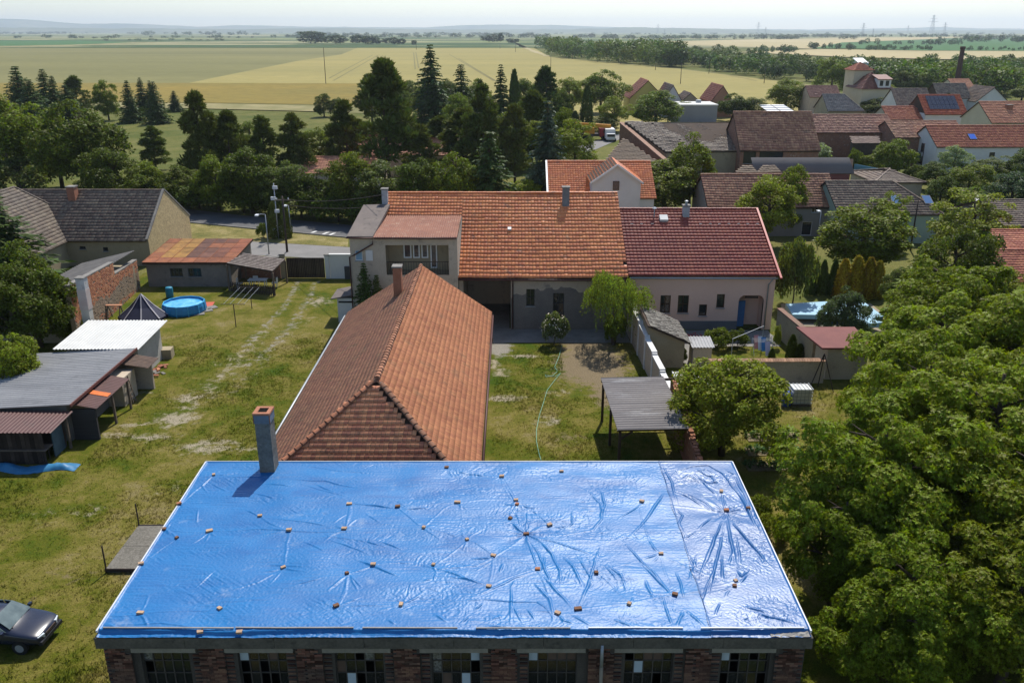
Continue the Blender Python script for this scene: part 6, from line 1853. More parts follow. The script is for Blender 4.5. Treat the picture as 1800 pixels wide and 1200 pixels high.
for s in range(3):     # looser, airy broadleaf
    vf = crown_broad(140 + s, (3.4, 3.4, 4.2), 4.8, 95, 14000, .21, (.12, .24), .4, .35, -.85, .3)
    h, w = hw(vf); add_proto('airy', cmesh(vf, M_LEAF), trunk_mesh(40 + s, h, .2, 10, 2.8), h, w)
for s in range(3):     # bushes
    vf = crown_broad(160 + s, (1.5, 1.5, 1.1), .95, 48, 6000, .15, (.2, .38), zmin=-.5)
    h, w = hw(vf); add_proto('bush', cmesh(vf, M_LEAF), trunk_mesh(60 + s, h, .06, 6, .9, .1), h, w)
for s in range(3):
    vf = crown_spruce(180 + s, 10, 2.2 + .2 * s, size=.55)
    h, w = hw(vf); add_proto('spruce', cmesh(vf, M_NEEDLE), trunk_mesh(80 + s, 10, .2, 2, .4, .1, .95, .01), h, w)
for s in range(4):
    vf, _ = crown_pine(200 + s, 11, 2.7, 44 + 4 * s, 175, .13 + .04 * s, .56)
    h, w = hw(vf); add_proto('pine', cmesh(vf, M_NEEDLE), trunk_mesh(90 + s, 11, .2, 9, 1.9, .3, .92, .06), h, w)
for s in range(2):
    vf = crown_column(220 + s)
    h, w = hw(vf); add_proto('thuja', cmesh(vf, M_NEEDLE), trunk_mesh(95 + s, 3, .06, 0), h, w)
for s in range(2):
    vf = crown_walnut(240 + s, nclump=150, nros=15500, leaf=.165)
    h, w = hw(vf); add_proto('walnut', cmesh(vf, M_LEAF), trunk_mesh(100 + s, h, .3, 12, 3.4, .25), h, w)
for s in range(2):     # fruit trees near the camera
    vf = crown_broad(260 + s, (2.6, 2.6, 2.2), 2.35, 120, 22000, .15, (.13, .25), .2, .5, -.9, .3, .5)
    h, w = hw(vf); add_proto('fruit', cmesh(vf, M_LEAF), trunk_mesh(110 + s, h, .14, 10, 2.1, .25), h, w)
for s in range(3):     # far, coarse crowns
    vf = crown_broad(280 + s, (3.6, 3.6, 3.4), 4.2, 40, 1300, .8, (.24, .4), zmin=-.9)
    h, w = hw(vf); add_proto('far', cmesh(vf, M_LEAF), trunk_mesh(120 + s, h, .2, 3, 1.5), h, w)
vf = crown_willow(300); h, w = hw(vf); add_proto('willow', cmesh(vf, M_LEAF), trunk_mesh(130, 3.6, .16, 7, 1.3, .5), h, w)

G_DARK, G_MID, G_LIME, G_YEL = (.076, .098, .012), (.118, .146, .014), (.168, .195, .018), (.205, .215, .026)
G_OLIVE, G_SILV, G_SPR, G_PINE, G_BLUE = (.105, .125, .030), (.20, .235, .13), (.060, .090, .022), (.104, .124, .030), (.080, .112, .066)
G_GOLD = (.30, .22, .025)
TREE_N = {}
def put_tree(kind, x, y, h, w, col, label, group=None, cat='tree', name=None, parts=True, k=None):
    lst = PROTO[kind]
    n = TREE_N[kind] = TREE_N.get(kind, -1) + 1
    cr, tr_, H, Wd = lst[(n if k is None else k) % len(lst)]
    nm = name or {'broad': 'broadleaf_tree', 'linden': 'linden_tree', 'airy': 'airy_tree', 'bush': 'shrub', 'spruce': 'spruce_tree', 'pine': 'pine_tree', 'thuja': 'thuja', 'walnut': 'walnut_tree', 'fruit': 'fruit_tree', 'far': 'broadleaf_tree', 'willow': 'weeping_willow'}[kind]
    t = thing(nm, label, cat, (x, y, 0), group, random.uniform(0, 6.28))
    sz, sx = h / H, w / Wd
    t.scale = (sx * random.uniform(.95, 1.05), sx * random.uniform(.95, 1.05), sz)
    c = link('crown', cr, t); q = random.uniform(.9, 1.1)
    c.color = (col[0] * q * random.uniform(.93, 1.07), col[1] * q, col[2] * q, 1)
    if parts: link('trunk', tr_, t)
    return t
def tree(kind, px, yb, yt, wpx, col, label, group=None, **k):
    p = at(px, yb)
    h = zat(yt, p.y + .01)
    w = wpx / FPX * (p.y * CP + 22 * SP - h * .5 * SP) * (1.22 if kind == 'spruce' else 1)
    return put_tree(kind, p.x, p.y, h, w, col, label, group, **k)

# ---- row beyond the road and the gardens behind it (left to centre)
TL = 'trees beyond the road'
tree('broad', 40, 335, 172, 165, G_MID, 'big broadleaf at the left edge, tallest on the far side of the farmhouse', TL)
tree('broad', 160, 352, 180, 170, G_DARK, 'big dark round broadleaf standing behind the farmhouse roof', TL)
tree('bush', 35, 345, 277, 115, G_OLIVE, 'pale grey green bush behind the left end of the farmhouse roof', TL, cat='bush')
tree('broad', 205, 372, 262, 110, G_DARK, 'dark tree at the right foot of the big round broadleaf', TL)
for px, yb, yt, w, lab in [(42, 206, 117, 55, 'leftmost spruce of the group against the ochre field'), (88, 206, 122, 48, 'second spruce from the left against the ochre field'), (104, 214, 134, 40, 'front spruce of the dark clump at the upper left')]:
    tree('spruce', px, yb, yt, w, G_SPR, lab, 'spruces against the ochre field')
tree('pine', 140, 206, 134, 50, G_PINE, 'ragged pine right of the dark spruce clump at the upper left', TL)
tree('broad', 192, 212, 142, 44, G_MID, 'small green broadleaf among the spruces at the upper left', TL)
for px, yb, yt, w, lab in [(232, 216, 142, 34, 'slim front spruce left of its blue green twin in the meadow'), (254, 203, 137, 30, 'slim rear spruce of the group of three in the meadow'), (278, 218, 144, 38, 'broad blue green spruce at the right of the group in the meadow'), (309, 197, 160, 24, 'smallest spruce, alone at the right of the meadow group'), (270, 203, 142, 26, 'rear spruce half hidden by the broad blue green one')]:
    tree('spruce', px, yb, yt, w, G_SPR, lab, 'spruces in the meadow')
tree('bush', 256, 204, 186, 26, G_LIME, 'small lime bush between the meadow spruces', cat='bush')
tree('pine', 275, 300, 222, 52, G_OLIVE, 'thin see through pine standing alone in the left meadow', TL)
tree('pine', 362, 345, 163, 85, G_PINE, 'tallest pine left of centre beyond the road, with a bare lower trunk', TL)
tree('pine', 412, 340, 195, 70, G_PINE, 'pine just right of the tall one left of centre', TL)
tree('pine', 470, 330, 205, 70, G_OLIVE, 'greener pine left of the salmon roofed bungalow', TL)
tree('pine', 522, 330, 200, 70, G_OLIVE, 'pine in front of the left end of the salmon bungalow', TL)
tree('broad', 568, 312, 226, 60, G_MID, 'round green tree in front of the salmon bungalow', TL)
tree('pine', 612, 318, 178, 80, G_PINE, 'dark pine beside the tall double crowned one', TL)
tree('pine', 685, 330, 104, 105, G_PINE, 'tallest pine of all, standing in the centre of the tree belt', TL)
tree('pine', 740, 330, 220, 80, G_PINE, 'low pine right of the tallest one', TL)
hedge = [(320, 372, 290, 95, G_DARK), (385, 380, 275, 90, G_MID), (445, 384, 262, 95, G_DARK), (505, 388, 285, 95, G_OLIVE), (560, 392, 300, 95, G_DARK), (618, 396, 270, 100, G_MID), (680, 400, 285, 110, G_OLIVE), (745, 404, 280, 105, G_DARK), (805, 406, 270, 100, G_MID), (260, 366, 285, 80, G_MID)]
hl_ = ['hedgerow tree beyond the road, nearest the farmhouse gable', 'hedgerow tree beyond the road, left of the lamp posts', 'hedgerow tree directly behind the street lamp and poles', 'hedgerow tree beyond the road, right of the poles', 'hedgerow tree beyond the road, left of the grey wing', 'hedgerow tree beyond the road, behind the flat felt roof', 'hedgerow tree behind the left white chimney of the orange house', 'hedgerow tree behind the left half of the orange ridge', 'hedgerow tree behind the middle of the orange ridge', 'hedgerow tree right of the big dark one, behind the farmhouse chimney']
for (px, yb, yt, w, c), lab in zip(hedge, hl_):
    tree('broad', px, yb - 9, yt, w, c, lab, 'hedgerow along the road')
for i, (px, yb, yt, w) in enumerate([(352, 374, 318, 110), (430, 381, 326, 110), (530, 390, 332, 115), (596, 396, 334, 100), (660, 402, 338, 100), (292, 368, 320, 95)]):
    tree('bush', px, yb - 7, yt - 2, w, G_DARK, ['low bush under the hedgerow, second from the farmhouse', 'low bush under the hedgerow behind the lamp', 'low bush under the hedgerow right of the poles', 'low bush under the hedgerow left of the felt roof', 'low bush behind the felt roof of the grey wing', 'low bush under the hedgerow, first from the farmhouse'][i], 'bushes under the hedgerow', cat='bush')
tree('spruce', 862, 400, 232, 95, G_SPR, 'very dark wide spruce behind the right half of the orange roof', TL)
tree('pine', 850, 330, 150, 80, G_PINE, 'dark pine above the very dark spruce', TL)
tree('pine', 905, 330, 185, 75, G_OLIVE, 'loose pine right of the very dark spruce', TL)
tree('spruce', 962, 345, 178, 70, G_BLUE, 'blue green spruce left of the orange house with the white gable', TL)
tree('bush', 925, 350, 316, 60, G_LIME, 'green juniper behind the right chimney of the orange house', cat='bush')
tree('spruce', 760, 222, 79, 66, G_SPR, 'lone tall spruce with a dark straight top against the wheat', TL)
tree('spruce', 812, 228, 114, 60, G_SPR, 'spruce right of the lone tall one', TL)
tree('broad', 570, 206, 165, 38, G_DARK, 'isolated round dark tree at the edge of the ochre field', TL)
tree('broad', 597, 205, 172, 34, G_OLIVE, 'thin olive tree right of the isolated round one', TL)
tree('broad', 746, 214, 149, 56, G_MID, 'round green tree on the lawn in the centre of the belt', TL)
tree('broad', 808, 240, 165, 55, G_MID, 'round tree right of the lawn in the belt', TL)
tree('pine', 655, 230, 130, 60, G_PINE, 'pine in the gap left of the lone tall spruce', TL)
tree('broad', 725, 190, 142, 40, G_DARK, 'dark tree at the foot of the lone tall spruce', TL)
tree('broad', 785, 200, 140, 60, G_DARK, 'dark broadleaf between the two tall spruces', TL)
tree('spruce', 845, 235, 140, 45, G_SPR, 'narrow dark spruce in the middle of the belt', TL)
tree('spruce', 881, 240, 114, 42, G_SPR, 'pointed spruce left of the dark columnar one', TL)
tree('thuja', 904, 240, 122, 26, G_SPR, 'dark columnar conifer among the spruces', TL)
tree('pine', 958, 240, 118, 60, G_SPR, 'tall dark pine above the blue green spruce', TL)
tree('thuja', 1030, 240, 150, 26, G_SPR, 'dark column conifer behind the crane truck', TL)
tree('thuja', 1010, 240, 195, 24, G_SPR, 'shorter dark column conifer left of the crane truck', TL)
for px, yb, yt, w, c, k_, lab in [(1055, 200, 124, 82, G_MID, 'broad', 'large green tree left of the yellow house'), (1000, 205, 138, 60, G_MID, 'broad', 'green tree left of the large one near the yellow house'), (1078, 232, 170, 72, G_LIME, 'airy', 'light green tree left of the old barn'), (1152, 222, 160, 92, G_MID, 'broad', 'wide green tree behind the ridge of the old barn'), (1195, 212, 178, 40, G_MID, 'broad', 'small tree between the wide one and the grey flat block'),
                                  (1010, 310, 212, 85, G_LIME, 'airy', 'light green tree below the crane truck'), (955, 300, 210, 80, G_LIME, 'airy', 'light green tree behind the blue spruce'), (925, 250, 170, 60, G_DARK, 'broad', 'dark tree left of the tall dark pine'), (985, 235, 160, 50, G_DARK, 'broad', 'dark tree right of the tall dark pine'), (1055, 235, 205, 60, G_DARK, 'broad', 'dark hedge tree behind the crane truck'),
                                  (1380, 196, 140, 76, G_MID, 'broad', 'round tree alone at the village edge by the white shed'), (1290, 214, 165, 60, G_DARK, 'broad', 'dark tree behind the pinkish brown barn'), (1322, 214, 172, 60, G_DARK, 'broad', 'dark tree right of the plain red roof'), (1270, 205, 172, 50, G_DARK, 'broad', 'dark tree below the plain red roof'), (1460, 165, 103, 62, G_MID, 'broad', 'tall round tree left of the church tower'),
                                  (1540, 206, 172, 62, G_DARK, 'broad', 'dark tree in front of the church nave'), (1585, 165, 124, 46, G_OLIVE, 'broad', 'olive tree right of the church'), (1618, 165, 130, 46, G_MID, 'broad', 'green tree behind the white gabled brown house'), (1562, 188, 150, 40, G_LIME, 'broad', 'lime tree beside the church nave'), (1795, 178, 152, 50, G_MID, 'broad', 'tree at the right edge above the salmon house')]:
    tree(k_, px, yb, yt, w, c, lab, 'village trees')
tree('thuja', 1661, 204, 164, 20, G_SPR, 'narrow dark conifer standing in front of the solar roof')
for i, (px, yb, yt, w) in enumerate([(1640, 214, 196, 40), (1690, 216, 196, 50), (1750, 222, 205, 60)]):
    tree('bush', px, yb, yt, w, G_DARK, ['clipped hedge bush left of the dark conifer by the solar roof', 'clipped hedge bush right of the dark conifer by the solar roof', 'bush below the cream gable of the salmon house'][i], cat='bush')
for px, yb, yt, w, c, k_, lab in [(640, 300, 215, 90, G_OLIVE, 'pine', 'olive pine in front of the left end of the salmon bungalow roof'), (705, 300, 205, 80, G_DARK, 'broad', 'dark round tree at the foot of the tallest pine'), (775, 300, 205, 80, G_PINE, 'pine', 'pine right of the salmon bungalow roof'), (815, 320, 190, 90, G_PINE, 'pine', 'dense pine left of the very dark spruce'),
                                  (890, 300, 200, 90, G_MID, 'broad', 'green tree behind the very dark spruce'), (935, 290, 160, 80, G_PINE, 'pine', 'pine left of the blue green spruce'), (985, 300, 190, 70, G_MID, 'airy', 'green tree right of the blue green spruce'), (700, 222, 150, 60, G_DARK, 'broad', 'dark tree left of the round one on the lawn'), (840, 215, 140, 70, G_MID, 'broad', 'green tree between the two slim spruces'),
                                  (925, 215, 140, 60, G_DARK, 'broad', 'dark tree right of the dark columnar conifer'), (390, 300, 205, 70, G_PINE, 'pine', 'second row pine right of the tallest pine left of centre'), (445, 300, 215, 60, G_MID, 'broad', 'round tree between the pines left of centre'), (15, 300, 190, 120, G_MID, 'broad', 'second broadleaf at the left edge, in front of the spruces'), (110, 330, 215, 110, G_MID, 'broad', 'broadleaf between the two big ones behind the farmhouse'), (65, 222, 140, 60, G_SPR, 'spruce', 'spruce low in the dark clump at the upper left'), (125, 222, 150, 50, G_SPR, 'spruce', 'last spruce of the dark clump at the upper left')]:
    tree(k_, px, yb, yt, w, c, lab, TL)
# ---- between the houses at the right
VR = 'garden trees at the right'
tree('linden', 1208, 380, 237, 92, G_MID, 'tall dark linden, rear one of the pair behind the pink house', VR)
tree('linden', 1166, 385, 284, 118, G_MID, 'broad dark linden, front one of the pair behind the pink house', VR)
tree('broad', 1345, 432, 312, 125, G_LIME, 'bright round tree behind the right end of the maroon roof', VR)
tree('broad', 1385, 410, 292, 66, G_MID, 'rear tree behind the bright round one, in front of the brown house', VR)
tree('linden', 1506, 492, 352, 150, G_MID, 'large round dark green tree in the middle of the right gardens', VR)
tree('airy', 1560, 440, 340, 70, G_LIME, 'light tree between the large round one and the skylight roof', VR)
tree('airy', 1692, 480, 338, 150, G_YEL, 'large loose yellow green tree left of the open gabled house', VR)
tree('broad', 1655, 590, 400, 140, G_DARK, 'dense dark tree right of the blue pool cover', VR)
tree('spruce', 1600, 575, 440, 90, G_MID, 'drooping green conifer right of the golden thujas', VR)
tree('broad', 1570, 545, 470, 60, G_OLIVE, 'grey green shrub right of the golden thujas', VR)
tree('spruce', 1700, 560, 395, 100, G_MID, 'feathery green conifer left of the cream open gable', VR)
tree('bush', 1392, 540, 424, 75, G_OLIVE, 'tall yellowish bush beside the right gable of the pink house', VR, cat='bush')
tree('bush', 1400, 480, 420, 60, G_DARK, 'dark bush behind the yellowish one by the pink house', VR, cat='bush')
for i, px in enumerate((1424, 1443, 1462)):
    tree('thuja', px, 518, 458 - i, 22, G_SPR, ['leftmost of the three dark thuja columns', 'middle one of the three dark thuja columns', 'rightmost of the three dark thuja columns, touching the golden ones'][i], 'dark thujas')
for i, (px, yt, w) in enumerate([(1478, 455, 32), (1500, 449, 36), (1522, 452, 34), (1538, 458, 30)]):
    tree('thuja', px, 524, yt, w, G_GOLD, ['first golden tipped thuja from the left', 'second golden tipped thuja from the left, the tallest', 'third golden tipped thuja from the left', 'fourth golden tipped thuja from the left'][i], 'golden thujas')
tree('fruit', 1480, 604, 505, 100, (.075, .10, .045), 'small grey green tree in front of the blue pool cover', VR)
tree('broad', 1565, 312, 245, 78, G_MID, 'bright green tree in front of the white gabled long house', VR)
tree('bush', 1425, 290, 250, 70, G_SILV, 'silvery bush in front of the tall pinkish barn', VR, cat='bush')
tree('bush', 1458, 275, 252, 40, G_MID, 'green bush right of the silvery one by the barn', VR, cat='bush')
tree('airy', 1672, 320, 256, 62, G_SILV, 'silver leaved tree in front of the long white house', VR)
tree('bush', 1606, 292, 262, 40, G_SILV, 'small silvery bush left of the white gable', VR, cat='bush')
tree('broad', 1640, 335, 285, 60, G_DARK, 'dark green tree left of the silver leaved one', VR)
tree('broad', 1700, 345, 288, 75, G_MID, 'green tree below the long white house', VR)
tree('airy', 1745, 330, 275, 80, G_OLIVE, 'olive airy tree in front of the long white house', VR)
tree('broad', 1785, 330, 262, 70, G_OLIVE, 'olive tree at the right edge beside the long white house', VR)
tree('broad', 1770, 388, 305, 95, (.065, .095, .05), 'big grey green tree at the right edge above the dark roof', VR)
tree('bush', 1700, 372, 330, 70, G_MID, 'green bush left of the big grey green tree', VR, cat='bush')
tree('broad', 1650, 368, 310, 60, G_DARK, 'dark tree right of the dark hip roof', VR)
tree('broad', 1768, 560, 478, 80, G_LIME, 'bright green tree below the cream open gabled house', VR)
tree('airy', 1735, 610, 520, 80, G_LIME, 'bright loose tree in front of the cream house wall', VR)
tree('bush', 1280, 300, 283, 32, G_YEL, 'yellow green bush before the wall of the old barn', cat='bush')
for i, (px, yb, yt, w) in enumerate([(1590, 380, 340, 50), (1530, 300, 272, 50), (1610, 320, 290, 44), (1720, 400, 360, 60), (1500, 300, 262, 26)]):
    tree('bush', px, yb, yt, w, [G_MID, G_MID, G_DARK, G_MID, G_MID][i], ['bush right of the right skylight on the dark roof', 'bush beside the blue garden fence', 'bush right of the bright tree by the white gable', 'bush left of the dark roof at the right edge', 'small bush by the open garden hut'][i], cat='bush')

# ---- left foreground behind the sheds
LF = 'trees at the left edge'
tree('spruce', 14, 520, 340, 170, G_SPR, 'dark spruce at the left edge in front of the farmhouse wing', LF)
tree('broad', 72, 610, 428, 165, G_DARK, 'dark dense tree in front of the farmhouse wall at the left', LF)
tree('broad', 40, 640, 470, 170, G_DARK, 'large dark tree at the left edge behind the grey shed', LF)
tree('broad', 110, 600, 500, 90, G_MID, 'tree left of the tall shed chimney', LF)
tree('broad', 22, 705, 585, 110, G_LIME, 'bright bushy tree overhanging the grey shed at the left edge', LF)
# ---- yard and gardens
tree('spruce', 646, 590, 463, 46, G_SPR, 'small spruce against the grey wing behind the barn roof')
tree('spruce', 667, 588, 484, 40, G_PINE, 'shorter conifer touching the small spruce by the grey wing')
tree('willow', 1078, 606, 476, 140, (.16, .20, .035), 'lime green weeping willow at the end of the white capped wall')
tree('bush', 1082, 604, 548, 40, G_MID, 'dark ivy bush at the foot of the weeping willow', cat='bush')
sb = tree('bush', 974, 606, 548, 50, (.11, .125, .05), 'round bush with pale blossoms at the edge of the shaded paving', cat='bush')
tree('fruit', 1268, 800, 634, 205, G_LIME, 'spreading fruit tree beside the corrugated carport')
tree('fruit', 1215, 735, 660, 90, G_MID, 'lower part tree overhanging the carport roof edge')
tree('bush', 1330, 920, 870, 50, G_MID, 'small bush right of the back corner of the tarped roof', cat='bush')
tree('bush', 1352, 950, 905, 60, G_LIME, 'bush along the right edge of the tarped roof', cat='bush')
for i, (px, yb, yt, w, c) in enumerate([(1192, 612, 572, 24, G_DARK), (1194, 638, 606, 26, G_DARK), (1262, 612, 577, 52, G_MID), (1296, 612, 580, 40, G_DARK), (1364, 612, 572, 14, G_YEL)]):
    tree('bush', px, yb, yt, w, c, ['clipped round bush beside the garden path, the farther one', 'clipped round bush beside the garden path, the nearer one', 'large clipped bush in the walled garden', 'dark bush right of the large clipped one in the walled garden', 'narrow yellow topped bush by the porch of the pink house'][i], cat='bush')
for i, (px, yb, yt) in enumerate([(1390, 630, 588), (1404, 632, 604), (1356, 632, 612)]):
    tree('thuja', px, yb, yt, 22 if i < 2 else 14, G_DARK, ['taller dark cone shaped conifer in the walled garden corner', 'shorter dark cone shaped conifer in the walled garden corner', 'smallest cone shaped conifer beside the washing line'][i])
# ---- big walnuts at the right
WG = 'walnuts at the right'
WC = (.150, .180, .012)
for x, y, h, w, q, lab in [(14.9, 30.6, 8.0, 8.6, .95, 'walnut nearest the right front corner of the tarped roof'), (20.8, 33.0, 9.4, 10.5, 1.0, 'largest walnut, in the middle of the right edge'), (19.8, 37.6, 8.0, 8.4, 1.0, 'walnut behind the largest one, toward the rain tank'),
                           (17.2, 24.2, 6.2, 7.0, .9, 'walnut cut off by the lower frame edge right of the workshop'), (12.9, 23.6, 4.4, 4.6, .85, 'low walnut growth against the right wall of the workshop, at the lower frame edge'), (22.6, 23.6, 6.6, 7.4, .9, 'walnut cut off by the lower right frame corner'), (12.7, 28.4, 5.9, 5.4, .95, 'walnut branch heavy crown leaning over the right edge of the tarped roof'), (13.6, 24.6, 6.0, 6.2, .85, 'low walnut beside the end wall of the brick workshop'), (20.4, 27.4, 7.8, 8.8, .95, 'walnut in the lower right corner of the view'), (24.4, 45.5, 8.0, 9.6, 1.1, 'walnut reaching over the maroon roofed garden shed'), (29.5, 44.0, 9.2, 10.5, 1.05, 'walnut at the right edge below the cream house'), (26.4, 37.0, 8.8, 9.6, 1.0, 'walnut at the right edge behind the largest one'),
                           (25.4, 29.6, 8.6, 8.6, .95, 'walnut at the right edge above the lower right corner'), (21.9, 41.4, 7.6, 8.0, 1.1, 'walnut between the garden shed and the largest walnut'), (28.0, 51.5, 8.4, 9.0, 1.0, 'farthest of the walnuts, just beyond the garden shed')]:
    put_tree('walnut', x, y, h, w, tuple(v * q for v in WC), lab, WG)

# ---- poplar rows, field trees and the woods
def far_tree(px, yb, yt, w, col, lab, group):
    return tree('far', px, yb, yt, w, col, lab, group, parts=False)
ft = [(548, 78, 55, 52), (590, 79, 62, 50), (628, 79, 62, 34), (652, 79, 63, 40), (688, 80, 66, 34), (706, 80, 68, 16), (728, 80, 71, 10)]
fl_ = ['leftmost, tallest clump of the tree row at the far end of the wheat', 'second clump from the left in the row beyond the wheat', 'third clump from the left in the row beyond the wheat', 'middle round clump in the row beyond the wheat', 'fifth clump in the row beyond the wheat, just left of the lone tall spruce', 'small tree near the right end of the row beyond the wheat', 'last tiny tree of the row beyond the wheat']
for (px, yb, yt, w), l in zip(ft, fl_): far_tree(px, yb, yt, w, (.035, .06, .022), l, 'tree row beyond the wheat')
for (px, yb, yt, w), l in zip([(862, 76.5, 61, 34), (880, 76.5, 58, 12), (900, 77, 68, 24)], ['dark copse beside the field track', 'taller tree rising from the dark copse', 'low right end of the dark copse']):
    far_tree(px, yb, yt, w, (.03, .055, .022), l, 'copse by the field track')
def wood(name, label, spots, seed, col, nl=720, ls=.19):
    """a wood that reads as one mass: many crowns in one object"""
    r = np.random.default_rng(seed)
    Vs, Fs, tones, n = [], [], [], 0
    protos = []
    for s in range(4):
        protos.append(crown_broad(500 + s, (1, 1, .95), .95, 44, nl, ls, (.2, .36), zmin=-.85))
    for (x, y, h, w) in spots:
        v, f = protos[r.integers(4)]
        a = r.uniform(0, 6.28); c, s = math.cos(a), math.sin(a)
        q = np.stack([(v[:, 0] * c - v[:, 1] * s) * w / 2, (v[:, 0] * s + v[:, 1] * c) * w / 2, v[:, 2] * h / 1.85], 1) + [x, y, 0]
        Vs.append(q); Fs.append(f + n); n += len(q)
        t = r.uniform(.7, 1.35) * np.array([r.uniform(.85, 1.25), 1, r.uniform(.8, 1.2)])
        tones.append(np.tile([*t, 1], (len(q), 1)))
    V, F, T_ = np.concatenate(Vs), np.concatenate(Fs), np.concatenate(tones)
    me = np_mesh(name, V, F, M_WOODF)
    at_ = me.attributes.new('tone', 'FLOAT_COLOR', 'POINT')
    at_.data.foreach_set('color', T_.astype(np.float32).ravel())
    o = link(name, me); o.color = (*col, 1)
    tag(o, label, None, None, 'stuff')
    return o
rw = np.random.default_rng(12)
def band(poly_top, poly_bot, n, hpx, wpx):
    """spots between two picture curves (x, y of tree feet); sizes in picture units of height"""
    out = []
    xs = rw.uniform(poly_top[0][0], poly_top[-1][0], n)
    for x in xs:
        a = np.interp(x, [p[0] for p in poly_top], [p[1] for p in poly_top]); b = np.interp(x, [p[0] for p in poly_bot], [p[1] for p in poly_bot])
        y = a + (b - a) * rw.random() ** .8
        p = at(x, y)
        h = zat(y - hpx * rw.uniform(.75, 1.2) * (y - 48) / 60, p.y)
        out.append((p.x, p.y, max(3, h), max(4, h * rw.uniform(.75, 1.15) * wpx)))
    return out
wood('wood', 'dark green wood along the right border of the wheat field', band([(950, 84), (1010, 88), (1100, 98), (1200, 112)], [(962, 99), (1040, 108), (1120, 115), (1205, 121)], 80, 33, 1.15), 1, (.085, .125, .026))
wood('wood', 'wooded valley behind the church and the right village roofs', band([(1120, 98), (1250, 97), (1320, 108), (1420, 117), (1550, 120), (1700, 124), (1900, 122)], [(1120, 112), (1215, 120), (1330, 138), (1480, 148), (1900, 156)], 200, 21, 1.3), 2, (.07, .11, .03))
wood('wood', 'green trees directly behind the right village roofs', band([(1560, 145), (1900, 148)], [(1560, 168), (1900, 172)], 42, 24, 1.2), 3, (.08, .125, .022))
far_spots = []
for (x0, x1, y, n, h) in [(0, 520, 67.5, 26, 4), (240, 480, 62, 18, 5), (500, 960, 66, 60, 5), (520, 950, 62, 50, 3.5), (1060, 1500, 69, 55, 5), (1000, 1500, 66, 60, 4), (1400, 1800, 65.5, 70, 4), (1700, 1900, 70, 26, 6), (-100, 1000, 60, 60, 2), (1000, 1900, 60.5, 70, 2.2), (180, 420, 71.5, 26, 2.2), (0, 140, 60, 20, 3)]:
    for i in range(n):
        x = rw.uniform(x0, x1); yy = y + rw.uniform(-.8, .8)
        p = at(x, yy)
        hh = h * rw.uniform(.5, 1.2) / FPX * p.y * 1.1
        far_spots.append((p.x, p.y, hh, hh * rw.uniform(1.2, 3.5)))
wood('tree_lines', 'far off lines of trees between the fields under the horizon', far_spots, 5, (.045, .075, .028), 110, .5)
orch = []
for (x0, x1, y, n, h) in [(1510, 1690, 79, 22, 7), (1490, 1640, 88, 40, 6), (1640, 1830, 74, 26, 8), (1420, 1500, 86, 14, 8), (1700, 1830, 89, 20, 5), (1310, 1400, 92, 22, 8)]:
    for i in range(n):
        x = rw.uniform(x0, x1); yy = y + rw.uniform(-1.5, 1.5); p = at(x, yy)
        hh = h * rw.uniform(.6, 1.2) / FPX * p.y * 1.1
        orch.append((p.x, p.y, hh, hh * rw.uniform(.8, 1.4)))
wood('orchard', 'scattered small trees on the far green slope at the right', orch, 6, (.045, .08, .028), 160, .42)
# ================================================================== YARD THINGS
# round pool
pc = at(325, 547)
M_POOLW = mat('pool_liner', (.025, .24, .52), (.02, .20, .46), 2, .45, .4)
M_WATER = NT('pool_water')
_t = M_WATER
M_WATER = _t.done(_t.bsdf(_t.ramp(_t.noise(_t.co(), 1.4, 3, .6, 1.2), [(.35, (.05, .33, .66)), (.7, (.22, .58, .85))]), .06, .5, 0, _t.bump(_t.noise(_t.co(), 3, 3), .25, .05)))
po = thing('round_pool', 'round blue above ground pool on the left lawn', 'pool', (pc.x, pc.y, 0))
NP_ = 12
MB().lathe((pc.x, pc.y, 0), [(1.66, 0.02), (1.74, .2), (1.72, .55), (1.66, .80), (1.60, .80), (1.58, .2)], NP_ * 2).build('wall', M_POOLW, po)
MB().lathe((pc.x, pc.y, .66), [(1.6, 0), (.001, .0)], 24).build('water', M_WATER, po)
fr_ = MB()
for i in range(NP_):
    a, b = 2 * math.pi * i / NP_, 2 * math.pi * (i + 1) / NP_
    fr_.tube([(pc.x + 1.65 * math.cos(a), pc.y + 1.65 * math.sin(a), .82), (pc.x + 1.65 * math.cos(b), pc.y + 1.65 * math.sin(b), .82)], .04, 6)
fr_.build('top_rail', mat('pool_rail', (.06, .36, .60), rough=.4), po)
for i in range(NP_):
    a = 2 * math.pi * i / NP_
    MB().bar((pc.x + 1.78 * math.cos(a), pc.y + 1.78 * math.sin(a), 0), (pc.x + 1.70 * math.cos(a), pc.y + 1.70 * math.sin(a), .8), .05).build('leg', MATS['pool_rail'], po)
rm = thing('mat', 'small red rubber mat on the grass right of the round pool', 'mat', at(366, 536))
q = at(366, 536); MB().slab([(q.x - .5, q.y - .7, .04), (q.x + .5, q.y - .6, .04), (q.x + .3, q.y + .8, .04), (q.x - .6, q.y + .7, .04)], .03).build('rubber', mat('red_rubber', (.45, .10, .06), rough=.8), rm)
for i, (px, py, lab) in enumerate([(350, 552, 'concrete slab in front of the pool, the nearer one'), (364, 546, 'concrete slab at the pool, the one toward the red mat'), (372, 541, 'concrete slab at the pool, the one touching the red mat')]):
    q = at(px, py)
    o = MB().box((q.x, q.y, .04), (.85, .8, .06), (1, .4 + .2 * i, 0)).build('slab', M_CONC, origin=(q.x, q.y, 0)); tag(o, lab, 'slab', 'slabs by the pool')
bb = at(299, 523)
bar_ = MB().lathe((bb.x, bb.y, 0), [(.28, 0), (.32, .1), (.32, .85), (.28, .95), (.02, .95)], 14).build('barrel', mat('teal_plastic', (.03, .22, .32), (.02, .17, .26), 3, .5), origin=(bb.x, bb.y, 0), smooth=True)
